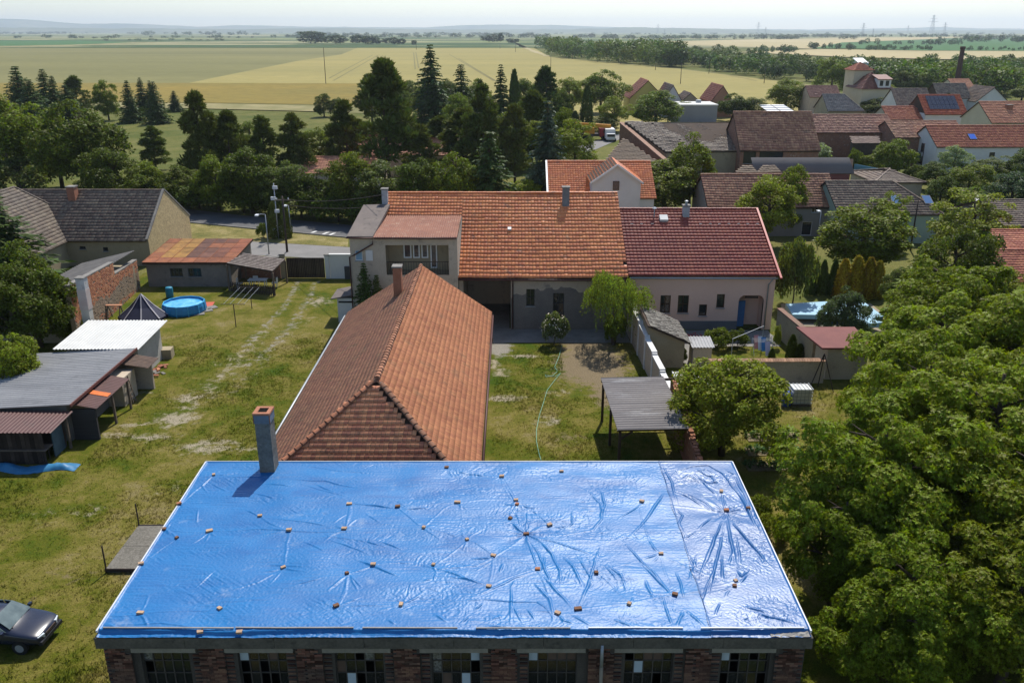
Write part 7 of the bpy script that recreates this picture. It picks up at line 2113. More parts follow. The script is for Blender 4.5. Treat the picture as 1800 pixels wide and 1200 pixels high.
tag(bar_, 'teal plastic barrel standing behind the round pool', 'barrel')
# closed navy garden tent with pale seams
tp_ = at(252, 560)
te = thing('garden_tent', 'navy conical garden canopy with pale seams left of the pool', 'tent', tp_)
M_NAVY = mat('navy_cloth', (.022, .025, .055), (.016, .018, .04), 1.5, .7, .3)
M_SEAM = mat('pale_seam', (.38, .36, .38), rough=.8)
n8 = 8
ca_ = MB(); sm_ = MB()
apx = Vector((tp_.x, tp_.y + .2, 2.05))
for i in range(n8):
    a, b = 2 * math.pi * (i + .3) / n8, 2 * math.pi * (i + 1.3) / n8
    A, B = tp_ + Vector((1.95 * math.cos(a), 1.5 * math.sin(a), .25)), tp_ + Vector((1.95 * math.cos(b), 1.5 * math.sin(b), .25))
    m1, m2 = A.lerp(apx, .5) - ZV * .12, B.lerp(apx, .5) - ZV * .12
    ca_.quad(A, B, m2, m1).poly([m1, m2, apx])
    ca_.quad(A, B, B - ZV * .2, A - ZV * .2)
    sm_.bar(A + ZV * .02, m1 + ZV * .03, .10, .02).bar(m1 + ZV * .03, apx + ZV * .03, .08, .02)
ca_.build('cloth', M_NAVY, te); sm_.build('seam', M_SEAM, te)
MB().tube([tp_ + Vector((0, .2, 0)), apx - ZV * .05], .03, 6).build('pole', M_ZINC, te)
# wooden A-frame crate beside the brick wall
af = at(204, 560)
a_ = thing('saw_horse', 'wooden saw horse with orange planks against the brick wall', 'saw horse', af)
for s in (-.5, .5):
    MB().bar(af + Vector((s, -.5, 0)), af + Vector((s, 0, 1.2)), .07).build('leg', M_WOOD, a_); MB().bar(af + Vector((s, .5, 0)), af + Vector((s, 0, 1.2)), .07).build('leg', M_WOOD, a_)
MB().box(af + Vector((0, -.1, 1.18)), (1.4, .3, .06)).build('plank', mat('orange_wood', (.45, .22, .12), (.36, .17, .10), 4, .8), a_)
# washing frame and poles on the lawn
wf = thing('clothes_dryer', 'rusty metal clothes drying stand on the left lawn', 'drying stand', at(414, 575))
b0, b1 = at(415, 575), at(443, 543)
for b in (b0, b1):
    MB().tube([b, b + ZV * 1.9], .035, 6).build('post', M_METAL_D, wf)
MB().bar(b0 + Vector((-1.0, 0, 1.9)), b0 + Vector((.9, 0, 1.9)), .04).build('crossbar', M_METAL_D, wf)
MB().bar(b1 + Vector((-1.0, 0, 1.9)), b1 + Vector((.9, 0, 1.9)), .04).build('crossbar', M_METAL_D, wf)
for dx in (-.8, -.3, .3, .8):
    MB().bar(b0 + Vector((dx, 0, 1.9)), b1 + Vector((dx, 0, 1.9)), .015).build('line', M_ZINC, wf)
# street furniture
def lamp(px, yb, yt, lab, arm=.8):
    p = at(px, yb); h = zat(yt, p.y)
    l = thing('street_lamp', lab, 'street lamp', p)
    MB().tube([p, p + ZV * h], [.07, .045], 8).build('pole', M_ZINC, l, smooth=True)
    MB().tube([p + ZV * h, p + Vector((-arm * .4, -arm * .5, h + .12)), p + Vector((-arm * .7, -arm, h + .1))], .035, 6).build('arm', M_ZINC, l)
    MB().box(p + Vector((-arm * .75, -arm * 1.1, h + .1)), (.3, .6, .14)).build('lamp_head', mat('lamp_white', (.68, .70, .72), rough=.4), l)
lamp(473, 447, 377, 'street lamp nearest the shingled terrace canopy')
lamp(512, 418, 362, 'street lamp on the verge right of the utility pole', .3)
lamp(1436, 430, 370, 'street lamp in front of the long brown tiled house')
def pole(px, yb, yt, lab, r=.14, m=None, arms=0, grp=None, name='utility_pole', lean=0):
    p = at(px, yb); h = zat(yt, p.y)
    l = thing(name, lab, 'utility pole', p, grp)
    MB().tube([p, p + Vector((lean, 0, h))], [r, r * .7], 7).build('mast', m or M_WOOD, l, smooth=True)
    for k in range(arms):
        MB().bar(p + Vector((-.8 + lean, 0, h - .4 - .6 * k)), p + Vector((.8 + lean, 0, h - .4 - .6 * k)), .12).build('crossarm', M_WOOD, l)
        for dx in (-.6, 0, .6): MB().lathe(p + Vector((dx + lean, 0, h - .34 - .6 * k)), [(.05, 0), (.07, .08), (.03, .2)], 6).build('insulator', M_FRAME_W, l)
    return p, h
UP, UH = pole(505, 443, 345, 'dark leaning utility pole by the gate pillar', .13, M_METAL_D, 1)
p2, h2_ = pole(490, 420, 322, 'pale mast with bracket boxes left of the leaning utility pole', .08, M_ZINC)
bx = at(490, 418)
MB().box((bx.x, bx.y - .1, .75), (1.0, .4, 1.3)).build('cabinet', mat('pale_cabinet', (.52, .54, .56), rough=.6), origin=(bx.x, bx.y - .1, 0))
tag(bpy.data.objects['cabinet'], 'pale grey electric cabinet at the foot of the pale mast', 'cabinet')
bp = bpy.data.objects.get('utility_pole.001')
for i, z in enumerate((3.2, 4.6, 5.8)):
    MB().box(p2 + Vector((.15 * (-1) ** i, -.15, z)), (.5, .25, .35)).build('bracket_box', MATS['pale_cabinet'], bp)
tree('bush', 464, 419, 392, 24, G_MID, 'small bush at the roadside below the street lamp', cat='bush')
tree('thuja', 484, 418, 355, 26, G_OLIVE, 'young columnar tree left of the electric cabinet')
tree('thuja', 502, 418, 355, 26, G_OLIVE, 'young columnar tree right of the electric cabinet')
def wire(a, b, sag, lab, r=.02, n=12):
    a, b = Vector(a), Vector(b)
    pts = [a.lerp(b, i / n) - ZV * (sag * 4 * (i / n) * (1 - i / n)) for i in range(n + 1)]
    o = MB().tube(pts, r, 4).build('overhead_wire', M_METAL_D, origin=tuple(a)); tag(o, lab, 'wire')
top = UP + Vector((0, 0, UH - .3))
wire(top, (-10.4, 68.2, 9.7), .35, 'overhead wire from the leaning pole to the left chimney', .025)
wire(top - ZV * .5, (-10.6, 69.4, 8.6), .35, 'lower overhead wire from the leaning pole to the felt roof', .025)
for px, yb, yt, lab in [(573, 148, 84, 'dark wooden pole standing in the wheat left of centre'), (968, 126, 98, 'pole in the wheat above the belt'), (1006, 104, 92, 'pole at the left end of the wood border'), (1091, 113, 94, 'second pole in front of the wood border'), (1152, 124, 106, 'third pole in front of the wood border'), (1196, 148, 110, 'grey lattice pole in the wheat behind the yellow house'), (1246, 130, 102, 'dark pole at the end of the wood border'), (1343, 147, 118, 'tall pole in the wheat right of the plain red roof'), (732, 88, 68, 'far pole beside the lone tall spruce'), (879, 86, 76, 'far pole left of the field track'), (906, 92, 78, 'far pole by the field track')]:
    pole(px, yb, yt, lab, .16 if yb > 120 else .22, M_METAL_D, 0, 'poles in the fields')
for px, yb, yt, lab in [(1394, 277, 225, 'thin pole by the garden hut'), (1618, 300, 252, 'leaning pole left of the silver tree'), (1600, 440, 352, 'pole rising between the trees before the dark hip roof')]:
    pole(px, yb, yt, lab, .1, M_METAL_D)
def pylon(px, yb, yt, lab):
    p = at(px, yb); h = zat(yt, p.y); w = h * .10
    l = thing('pylon', lab, 'pylon', p, 'pylons on the horizon')
    mb = MB()
    t_ = max(.5, h * .012)
    for sx in (-1, 1):
        for sy in (-1, 1): mb.bar(p + Vector((sx * w, sy * w, 0)), p + Vector((sx * w * .18, sy * w * .18, h)), t_)
    for k in range(6):
        z0, z1 = h * k / 7, h * (k + 1) / 7
        a, b = w * (1 - .82 * k / 7), w * (1 - .82 * (k + 1) / 7)
        mb.bar(p + Vector((-a, -a, z0)), p + Vector((b, -b, z1)), t_ * .6); mb.bar(p + Vector((a, -a, z0)), p + Vector((-b, -b, z1)), t_ * .6)
    mb.build('lattice', M_ZINC, l)
    for z, ww_ in ((.66, .28), (.82, .2), (.96, .11)):
        MB().bar(p + Vector((-h * ww_, 0, h * z)), p + Vector((h * ww_, 0, h * z)), t_ * 1.2).build('crossarm', M_ZINC, l)
for px, yb, yt, lab in [(1637, 61, 27, 'tallest pylon on the horizon, far right'), (1659, 62, 40, 'thin pylon right of the tallest'), (1516, 63, 41, 'pylon above the church tower'), (1534, 63, 51, 'small pylon right of the one above the church'), (1595, 60, 45, 'small pylon left of the tallest'), (1332, 60, 39, 'pylon near the middle right of the horizon'), (1345, 62, 48, 'small pylon right of the middle one'), (1156, 60, 43, 'leftmost pylon on the horizon'), (1168, 62, 52, 'small pylon right of the leftmost')]:
    pylon(px, yb, yt, lab)

# ------------------------------------------------------------------ navy car at the lower left
def car(loc, rz, label):
    root = thing('parked_car', label, 'car', loc, None, rz)
    M_PAINT = mat('navy_paint', (.012, .016, .032), (.016, .02, .04), 2, .22, .55)
    # side profile stations: x, half width at belt, bottom z, belt z, top z, half width at top
    st = [(-2.18, .70, .42, .62, .70, .62), (-2.05, .78, .28, .72, .88, .70), (-1.5, .83, .25, .84, .95, .72), (-1.2, .84, .25, .88, .98, .70), (-.75, .85, .25, .90, 1.36, .58), (-.2, .85, .25, .90, 1.43, .57), (.35, .85, .25, .90, 1.38, .58), (1.02, .84, .25, .88, .96, .70), (1.6, .82, .25, .80, .87, .70), (1.98, .77, .28, .70, .76, .66), (2.16, .66, .34, .58, .66, .56)]
    mb = MB(); K = 9
    for x, wb_, z0, zb_, zt_, wt in st:
        ring = [(-wb_ * .92, z0), (-wb_, (z0 + zb_) / 2), (-wb_, zb_), (-wt, zt_ - .03), (0, zt_ + .02), (wt, zt_ - .03), (wb_, zb_), (wb_, (z0 + zb_) / 2), (wb_ * .92, z0)]
        mb.v += [(x, y, z) for y, z in ring]
    for i in range(len(st) - 1):
        for k in range(K):
            k2 = (k + 1) % K
            mb.f.append((i * K + k, (i + 1) * K + k, (i + 1) * K + k2, i * K + k2))
    mb.f.append(tuple(range(K))); mb.f.append(tuple(range((len(st) - 1) * K + K - 1, (len(st) - 1) * K - 1, -1)))
    body = mb.build('body', M_PAINT, root, smooth=True, local=True)
    m = body.modifiers.new('sub', 'SUBSURF'); m.levels = m.render_levels = 2
    GL = mat('car_glass', (.05, .08, .085), (.16, .21, .21), 1.2, .08, .7)  # paler second tone paints a reflection into the glass colour
    def pane(name, pts, off=.012):
        p = [Vector(a) for a in pts]
        MB().slab(p, .02).build(name, GL, root, local=True)
    pane('windscreen', [(.42, -.55, 1.385), (1.02, -.66, 1.0), (1.02, .66, 1.0), (.42, .55, 1.385)][::-1])
    pane('rear_window', [(-.78, .53, 1.36), (-1.22, .62, 1.02), (-1.22, -.62, 1.02), (-.78, -.53, 1.36)][::-1])
    for s in (-1, 1):
        a = [(-.95, s * .775, .98), (.0, s * .785, .97), (.0, s * .635, 1.34), (-.68, s * .64, 1.30)]
        b = [(.06, s * .785, .97), (.92, s * .765, .97), (.40, s * .645, 1.30), (.06, s * .635, 1.34)]
        for q in (a, b):
            MB().slab([Vector((x, y + s * .02, z)) for x, y, z in (q if s < 0 else q[::-1])], .03).build('side_window', GL, root, local=True)
        for x in (-1.32, 1.36):
            w = MB()
            c = Vector((x, s * .76, .30))
            w.add(*[[(c.x + r_ * math.cos(t), c.y + dy * s, c.z + r_ * math.sin(t)) for r_, dy in ((.30, .07), (.20, .085), (.30, -.09)) for t in np.linspace(0, 2 * math.pi, 16, endpoint=False)],
                    [tuple(range(16, 32))] + [(i, (i + 1) % 16, 16 + (i + 1) % 16, 16 + i) for i in range(16)] + [(i, (i + 1) % 16, 32 + (i + 1) % 16, 32 + i) for i in range(16)]])
            wh = w.build('wheel', mat('tyre', (.015, .015, .015), rough=.9), root, local=True)
            rim = MB().add([(c.x + .17 * math.cos(t), c.y + .09 * s, c.z + .17 * math.sin(t)) for t in np.linspace(0, 2 * math.pi, 12, endpoint=False)], [tuple(range(12))]).build('rim', M_ZINC, wh, local=True)
        hl = MB().box((2.02, s * .50, .62), (.18, .30, .14), (1, s * .35, -.1)).build('headlight', mat('headlight_glass', (.55, .60, .62), rough=.15, spec=.7), root, local=True)
        MB().box((.86, s * .90, .98), (.12, .16, .12)).build('mirror', M_PAINT, root, local=True)
    MB().box((2.13, 0, .60), (.06, .62, .11)).build('grille', M_METAL_D, root, local=True)
    MB().box((2.10, 0, .42), (.16, 1.36, .14)).build('bumper', mat('bumper', (.02, .022, .03), rough=.5), root, local=True)
    for s in (-.28, .28):
        MB().bar((1.06, s - .25, .985), (.72, s + .12, 1.20), .02).build('wiper', M_METAL_D, root, local=True)
    return root
car((-19.75, 27.0, 0), R(-3), 'navy blue saloon car cut off by the left edge, parked on the grass')

# ------------------------------------------------------------------ concrete pad with iron posts, blue tarp heap
pa4 = [at(245, 929), at(290, 929), at(290, 1006), at(187, 1006)]
pad = thing('concrete_pad', 'rectangular concrete pad edged with iron beside the workshop', 'slab', (-13.4, 32, 0))
xl_, yn, yfz = at(187, 1006).x, at(187, 1006).y, at(240, 929).y
ym = (yn + yfz) / 2
for y0_, y1_ in ((yn, ym), (ym, yfz)):
    MB().box(((xl_ - 12.95) / 2, (y0_ + y1_) / 2, .1), (-12.95 - xl_, y1_ - y0_ - .02, .2)).build('slab', mat('pad_concrete', (.135, .125, .105), (.17, .158, .135), 1.5, .95, .1, bump=.5, bscale=12, fine=.3, c3=(.09, .085, .07)), pad)
MB().bar((xl_ - .03, yn - .03, .16), (-12.9, yn - .03, .16), .04, .14).build('iron_edge', M_METAL_D, pad); MB().bar((xl_ - .03, yfz, .16), (-12.9, yfz, .16), .04, .14).build('iron_edge', M_METAL_D, pad)
for y in (yn, yfz):
    MB().bar((xl_ + .02, y, 0), (xl_ + .02, y, 1.35), .05).build('post', M_METAL_D, pad)
tb_ = at(55, 825)
hb_ = thing('tarp_bundle', 'crumpled bright blue tarp bundle lying before the dark plank shed', 'tarp', tb_)
r = np.random.default_rng(2)
nx, ny = 46, 12
A, B = np.meshgrid(np.linspace(0, 1, nx), np.linspace(0, 1, ny), indexing='ij')
hh = .30 * np.sin(np.pi * B) ** .6 * (.65 + .35 * np.sin(A * 13) * np.sin(B * 4 + A * 5)) * np.clip((1 - A) * 8, 0, 1) + r.normal(0, .02, A.shape)
Pz = np.stack([tb_.x - 3.2 + 5.6 * A, tb_.y - .35 + .8 * B + .25 * np.sin(A * 9), np.abs(hh) + .02], -1)
idx = np.arange(nx * ny).reshape(nx, ny)
np_obj('cloth', Pz.reshape(-1, 3), np.stack([idx[:-1, :-1], idx[1:, :-1], idx[1:, 1:], idx[:-1, 1:]], -1).reshape(-1, 4), mat('teal_blue_tarp', (.02, .13, .26), (.03, .17, .33), 2, .5, .4), hb_, smooth=False)
rk = thing('trestle', 'low metal trestle with planks in front of the dark shed', 'trestle', at(45, 812))
q = at(45, 812)
for sx in (-1.2, 1.2):
    for sy in (-.3, .3): MB().bar(q + Vector((sx, sy, 0)), q + Vector((sx, sy, .85)), .04).build('leg', M_METAL_D, rk)
MB().box(q + Vector((0, 0, .88)), (2.9, .8, .05)).build('top', M_WOOD, rk)
# rubble at the white shed
for i, (px, py, lab, c) in enumerate([(262, 660, 'heap of broken red tiles at the corner of the white shed', M_BRICK), (276, 648, 'second heap of red tiles along the white shed', M_BRICK), (268, 655, 'pile of pale rubble between the red tile heaps', M_CONC)]):
    q = at(px, py)
    mb = MB()
    rr2 = random.Random(i)
    for k in range(14):
        mb.box(q + Vector((rr2.gauss(0, .35), rr2.gauss(0, .3), .05 + .1 * rr2.random())), (.35, .2, .06), (rr2.uniform(-1, 1), rr2.uniform(-1, 1), rr2.uniform(-.3, .3)))
    o = mb.build('rubble', c, origin=(q.x, q.y, 0)); tag(o, lab, 'rubble', None, 'stuff')
q = at(292, 628)
tag(MB().box(q + ZV * .35, (1.0, .8, .7), (1, .1, 0)).build('trough', M_PLASTER_Y, origin=tuple(q)), 'small ochre masonry block beyond the white shed', 'block')

# ------------------------------------------------------------------ garden hose across the right yard
hose = [(988, 607), (982, 628), (975, 645), (980, 652), (972, 660), (960, 662), (958, 658), (975, 662), (985, 656), (975, 668), (962, 685), (956, 705), (948, 730), (943, 755), (943, 775), (947, 795), (952, 812)]
pts = [at(x, y, .05) for x, y in hose]
sm2 = []
for i in range(len(pts) - 1):
    for k in range(4): sm2.append(pts[i].lerp(pts[i + 1], k / 4))
o = MB().tube(sm2 + [pts[-1]], .020, 5).build('garden_hose', mat('green_hose', (.16, .34, .24), rough=.5)); tag(o, 'thin green garden hose winding over the right yard', 'hose')

# ------------------------------------------------------------------ right garden: walls, carport, tank
# white capped stepped wall between the yards
sw = thing('stepped_wall', 'white capped stepped yard wall between the two gardens', 'wall', (9.6, 54, 0))
A_, B_ = Vector((9.0, 62.9, 0)), Vector((9.55, 47.2, 0))
a_w, b_w = at_depth(1104, 540, 62.5), at_depth(1160, 660, 47.2)
n5 = 6
for i in range(n5):
    p, q = A_.lerp(B_, i / n5), A_.lerp(B_, (i + 1) / n5)
    h = 2.7 - .18 * i
    d = (q - p).normalized()
    MB().bar(p + ZV * h / 2 + d * .004, q + ZV * h / 2 - d * .004, .22, h).build('wall_panel', M_PLASTER, sw)
    MB().bar(p + ZV * (h + .04), q + ZV * (h + .04), .36, .08).build('coping', M_WHITE, sw)
    MB().box(q + ZV * (h / 2 - .05), (.34, .34, h + .1)).build('pier', M_WHITE, sw)
# slate roofed wash house behind it
wh_ = thing('wash_house', 'small plastered hut with a rough grey slate lean-to roof beside the stepped wall', 'shed', (10.6, 57, 0))
e0, e1, t0_, t1_ = at(1124, 552, 3.0), at(1183, 583, 2.0), at(1112, 516, 3.3), at(1160, 545, 2.6)
hx0, hx1, hy0, hy1 = 9.35, 11.9, 55.2, 59.6
MB().hexa([(hx0, hy0, 0), (hx1, hy0, 0), (hx1, hy1, 0), (hx0, hy1, 0), (hx0, hy0, 3.1), (hx1, hy0, 2.0), (hx1, hy1, 2.0), (hx0, hy1, 3.1)]).build('wall', M_PLASTER_Y, wh_)
vv = Vector((hx0 - hx1 - .5, 0, 1.3))
MB().slab([(hx1 + .35, hy0 - .3, 1.9), (hx1 + .35, hy1 + .2, 1.9), (hx0 - .1, hy1 + .2, 3.2), (hx0 - .1, hy0 - .3, 3.2)], .1).build('roof', M_RAFTER, wh_)
v, f = tile_mesh(Vector((hx1 + .35, hy1 + .2, 1.93)), (0, -1, 0), Vector((-2.9, 0, 1.3)), 4.9, 3.1, .25, .28, 'flat', None, 5, .04, .02)
np_obj('slates', v, f, mat('rough_slate', (.21, .195, .17), (.15, .14, .125), .8, .95, .1, island=.25, fine=.2), wh_, kind='stuff')
ns = thing('bin_shelter', 'tiny shelter with a white corrugated roof beside the stepped wall', 'shelter', at(1166, 640))
q = at(1150, 650)
v, f = corrugated((10.2, 48.6, 1.35), (1, 0, 0), (0, 1.9, .25), 2.0, 1.95, .22, .03)
np_obj('roof', v, f, M_WSHEET, ns)
MB().box((11.2, 49.6, .64), (1.7, 1.5, 1.28)).build('wall', M_PLASTER, ns)
ns2 = thing('bin_shelter', 'tiny shelter with a grey corrugated roof at the left end of the tile capped wall', 'shelter', at(1240, 640))
q2 = at(1232, 648)
v, f = corrugated((q2.x - .7, q2.y + .2, 1.5), (1, 0, 0), (0, 1.6, .25), 1.6, 1.62, .22, .03)
np_obj('roof', v, f, M_GSHEET, ns2)
MB().box((q2.x + .1, q2.y + 1.0, .7), (1.3, 1.3, 1.4)).build('wall', M_PLASTER, ns2)
# garden path
strip('garden_path', gp((1195, 596), (1212, 622), (1222, 650), (1228, 668)), 1.3, .028, M_CONC, 6)
# front garden wall with tile cap
gw = thing('garden_wall', 'grey garden wall capped with small orange tiles', 'wall', at(1340, 672))
wa1, wb1 = at(1243, 673), at(1445, 672)
hw_ = 1.55
MB().bar(wa1 + ZV * hw_ / 2, wb1 + ZV * hw_ / 2, .3, hw_).build('wall', M_PLASTER, gw)
n_c = 44
M_TCAP = mat('wall_cap_tile', (.40, .24, .15), (.32, .18, .11), 3, .85, objcol=True)
capm = MB().lathe((0, 0, 0), [(0.001, 0)], 3)
cme = bpy.data.meshes.new('cap_tile'); cb = MB()
for k in range(5):
    t0 = math.pi * k / 4
    cb.v += [(-.105 * math.cos(t0), -.3, .07 * math.sin(t0) - .06), (-.105 * math.cos(t0), 0, .07 * math.sin(t0) + .06), (-.105 * math.cos(t0), .3, .07 * math.sin(t0) - .06)]
cb.f = [(3 * k + j, 3 * k + j + 1, 3 * k + j + 4, 3 * k + j + 3) for k in range(4) for j in range(2)]
cme.from_pydata(cb.v, [], cb.f); cme.materials.append(M_TCAP)
for i in range(n_c):
    p = wa1.lerp(wb1, (i + .5) / n_c)
    o = bpy.data.objects.new('cap_tile', cme); COL.objects.link(o); o.parent = gw
    o.location = p + ZV * (hw_ + .07) - ORG[gw.name]
    k = random.uniform(.7, 1.25); o.color = (k, k, k, 1)
# side wall with mossy cap and maroon roofed shed at its corner
sw2 = thing('garden_wall', 'side garden wall with a worn brick red cap right of the pink house', 'wall', at(1400, 600))
c1_, c2_ = Vector((20.4, 62.0, 0)), at(1428, 645)
for i in range(5):
    p, q = c1_.lerp(c2_, i / 5), c1_.lerp(c2_, (i + 1) / 5)
    MB().bar(p + ZV * 1.05, q + ZV * 1.05, .28, 2.1).build('wall_panel', M_PLASTER_Y, sw2)
    MB().bar(p + ZV * 2.14, q + ZV * 2.14, .42, .1).build('coping', mat('mossy_brick_cap', (.24, .13, .10), (.17, .12, .08), 3, .9, fine=.2), sw2)
gs2 = thing('garden_shed', 'small plastered garden shed with a flat maroon roof at the wall corner', 'shed', at(1480, 650))
s0, s1 = at(1450, 668), at(1520, 668)
zs_ = 2.3
MB().box(((s0.x + s1.x) / 2, s0.y + 1.6, zs_ / 2), (s1.x - s0.x, 3.0, zs_)).build('wall', M_PLASTER, gs2)
MB().slab([(s0.x - .5, s0.y - .1, zs_ + .05), (s1.x + .2, s0.y - .1, zs_ + .05), (s1.x + .2, s0.y + 3.3, zs_ + .35), (s0.x - 1.2, s0.y + 3.3, zs_ + .35)], .12).build('roof', mat('maroon_felt', (.20, .075, .065), (.16, .06, .055), 1, .8, fine=.1), gs2)
# rain tank, barrel, tripod
it = at(1409, 714)
ib = thing('rain_tank', 'white caged rain water tank with a grey tap frame on the grass', 'tank', it)
MB().box(it + Vector((0, .5, .62)), (1.15, 1.0, 1.0)).build('tank', mat('tank_plastic', (.62, .63, .60), (.52, .53, .5), 2, .5), ib, bevel=.05)
cg = MB()
for x in np.linspace(-.6, .6, 6):
    cg.bar(it + Vector((x, -.03, .12)), it + Vector((x, -.03, 1.15)), .025); cg.bar(it + Vector((x, -.03, 1.16)), it + Vector((x, 1.03, 1.16)), .025)
for z in np.linspace(.2, 1.15, 5):
    cg.bar(it + Vector((-.6, -.03, z)), it + Vector((.6, -.03, z)), .025)
    for sx in (-.61, .61): cg.bar(it + Vector((sx, -.03, z)), it + Vector((sx, 1.03, z)), .025)
cg.build('cage', M_ZINC, ib)
MB().box(it + Vector((0, .5, .06)), (1.2, 1.05, .11)).build('pallet', M_WOOD, ib)
br2 = it + Vector((-.95, .1, 0))
tag(MB().lathe(br2, [(.26, 0), (.30, .12), (.30, .75), (.25, .92), (.02, .93)], 14).build('barrel', mat('blue_plastic', (.02, .06, .32), (.015, .05, .26), 3, .4, .5), origin=tuple(br2), smooth=True), 'deep blue plastic barrel touching the white rain tank', 'barrel')
tr3 = at(1443, 686)
tq = thing('tripod', 'dark iron tripod leaning against the garden shed wall', 'tripod', tr3)
for a, b in ((-.9, -.2), (.7, -.3), (0, .6)): MB().bar(tr3 + Vector((a, b, 0)), tr3 + Vector((0, .2, 2.5)), .05).build('leg', M_METAL_D, tq)
# washing line with laundry in the walled garden
ln = thing('washing_line', 'metal washing line frame in the walled garden', 'washing line', at(1300, 625))
l0, l1_ = at(1284, 640), at(1338, 616)
for b in (l0, l1_): MB().tube([b, b + ZV * 1.9], .03, 6).build('post', M_ZINC, ln)
MB().bar(l0 + ZV * 1.9, l1_ + ZV * 1.9, .03).build('rail', M_ZINC, ln)
for i, (px, py, c, lab) in enumerate([(1337, 620, (.62, .66, .7), 'white towel hanging on the drying rack'), (1343, 622, (.06, .22, .5), 'blue towel hanging on the drying rack'), (1330, 618, (.55, .25, .25), 'reddish cloth hanging on the drying rack'), (1350, 630, (.5, .45, .55), 'striped pale cloth at the front of the drying rack')]):
    q = at(px, py)
    o = MB().slab([q + Vector((-.18, 0, .2)), q + Vector((.18, .1, .2)), q + Vector((.2, .55, 1.1)), q + Vector((-.16, .5, 1.1))], .03).build('towel', mat('towel_%s' % ['white', 'blue', 'red', 'pale'][i], c, rough=.9), origin=tuple(q)); tag(o, lab, 'towel', 'laundry')
dr = thing('drying_rack', 'folding drying rack holding towels in the walled garden', 'rack', at(1340, 622))
q = at(1340, 622)
for sx in (-.7, .7):
    MB().bar(q + Vector((sx, -.4, 0)), q + Vector((sx, .5, 1.08)), .025).build('leg', M_ZINC, dr); MB().bar(q + Vector((sx, .5, 0)), q + Vector((sx, -.3, 1.0)), .025).build('leg', M_ZINC, dr)
for k in range(5): MB().bar(q + Vector((-.7, -.3 + .2 * k, 1.02)), q + Vector((.7, -.3 + .2 * k, 1.02)), .015).build('rail', M_ZINC, dr)
# flower beds
rf = random.Random(3)
for i, (px, py, c, lab) in enumerate([(1216, 596, (.45, .02, .03), 'red flowers in the rockery of the walled garden'), (1352, 600, (.55, .55, .5), 'white flowers near the porch wall')]):
    q = at(px, py); mb = MB()
    for k in range(60):
        p = q + Vector((rf.gauss(0, .35), rf.gauss(0, .25), rf.uniform(.15, .4)))
        mb.box(p, (.07, .07, .03), (rf.uniform(-1, 1), rf.uniform(-1, 1), .3))
    o = mb.build('flowers', mat('petal_%d' % i, c, rough=.7), origin=tuple(q)); tag(o, lab, 'flowers', None, 'stuff')
mb = MB()
for k in range(12):
    q = at(1200 + rf.uniform(0, 34), 600 + rf.uniform(-5, 4))
    mb.box(q + ZV * .1, (rf.uniform(.3, .5), .3, .22), (rf.uniform(-1, 1), 1, 0))
mb.build('rockery_stones', mat('rockery_stone', (.42, .38, .32), (.32, .29, .25), 4, .9, bump=.5))['kind'] = 'stuff'
# pool cover (pale blue, stepped outline) on its paved terrace
M_COVER = mat('pale_blue_cover', (.30, .50, .62), (.24, .43, .56), .8, .45, .4, fine=.05)
pcv = thing('pool_cover', 'large pale blue stepped pool cover in the garden right of the pink house', 'pool cover', at(1460, 560))
outl = [(1380, 541), (1448, 537), (1518, 538), (1552, 563), (1528, 567), (1551, 574), (1522, 577), (1500, 562), (1392, 560)]
MB().slab([at(x, y, .38) for x, y in outl], .36).build('cover', M_COVER, pcv)
sheet('pool_terrace', [(1372, 534), (1530, 533), (1600, 588), (1496, 590), (1480, 575), (1385, 572)], .035, mat('terrace_gravel', (.30, .26, .19), (.25, .21, .15), 1, .95, bump=.4, fine=.2))
gz = thing('trellis', 'row of blue slatted trellis panels in front of the pool cover', 'trellis', at(1475, 600))
for i in range(6):
    q = at(1452 + i * 9, 606)
    MB().bar(q, q + Vector((.0, .4, 1.7)), .10, .05).build('slat', mat('blue_slat', (.045, .11, .22), (.03, .08, .17), 3, .7), gz)
MB().bar(at(1452, 606, 1.3) + Vector((0, .25, 0)), at(1497, 606, 1.3) + Vector((0, .25, 0)), .06).build('rail', MATS['blue_slat'], gz)

# carport with corrugated roof
cp_ = thing('carport', 'open carport with a weathered grey corrugated roof beside the fruit tree', 'carport', (7.4, 43.5, 0))
F0, F1, K1, K0 = at(1086, 757, 2.55), at(1211, 754, 2.55), at(1186, 660, 2.75), at(1056, 664, 2.75)
M_CPS = mat('weathered_corrugated', (.27, .245, .23), (.17, .155, .15), .6, .75, .35, fine=.12, c3=(.36, .345, .33), stretch=(.25, 1, 1))
u_, v_ = (K0 - F0), (F1 - F0)
v, f = corrugated(F0, u_, v_, u_.length, 3.75, .27, .050, rough=.014)
np_obj('roof', v, f, M_CPS, cp_)
bm_ = MB()
for t_ in (0.04, .35, .65, .96): bm_.bar(F0.lerp(K0, t_) - ZV * .1, F1.lerp(K1, t_) - ZV * .1, .08, .14)
bm_.build('rafter', M_RAFTER, cp_)
for c in (F0 + Vector((.15, .2, 0)), K0 + Vector((.15, -.2, 0)), F0.lerp(K0, .5) + Vector((.15, 0, 0))):
    MB().box((c.x, c.y, 1.2), (.14, .14, 2.4)).build('post', M_RAFTER, cp_)
MB().bar(F0 + Vector((.15, .2, -.6)), F0 + Vector((.8, .2, -.12)), .09).build('brace', M_RAFTER, cp_); MB().bar(K0 + Vector((.15, -.2, -.7)), K0 + Vector((.15, -.9, -.14)), .09).build('brace', M_RAFTER, cp_)
bw = thing('brick_yard_wall', 'broken brick wall running along the carport to the workshop', 'wall', (9.5, 40, 0))
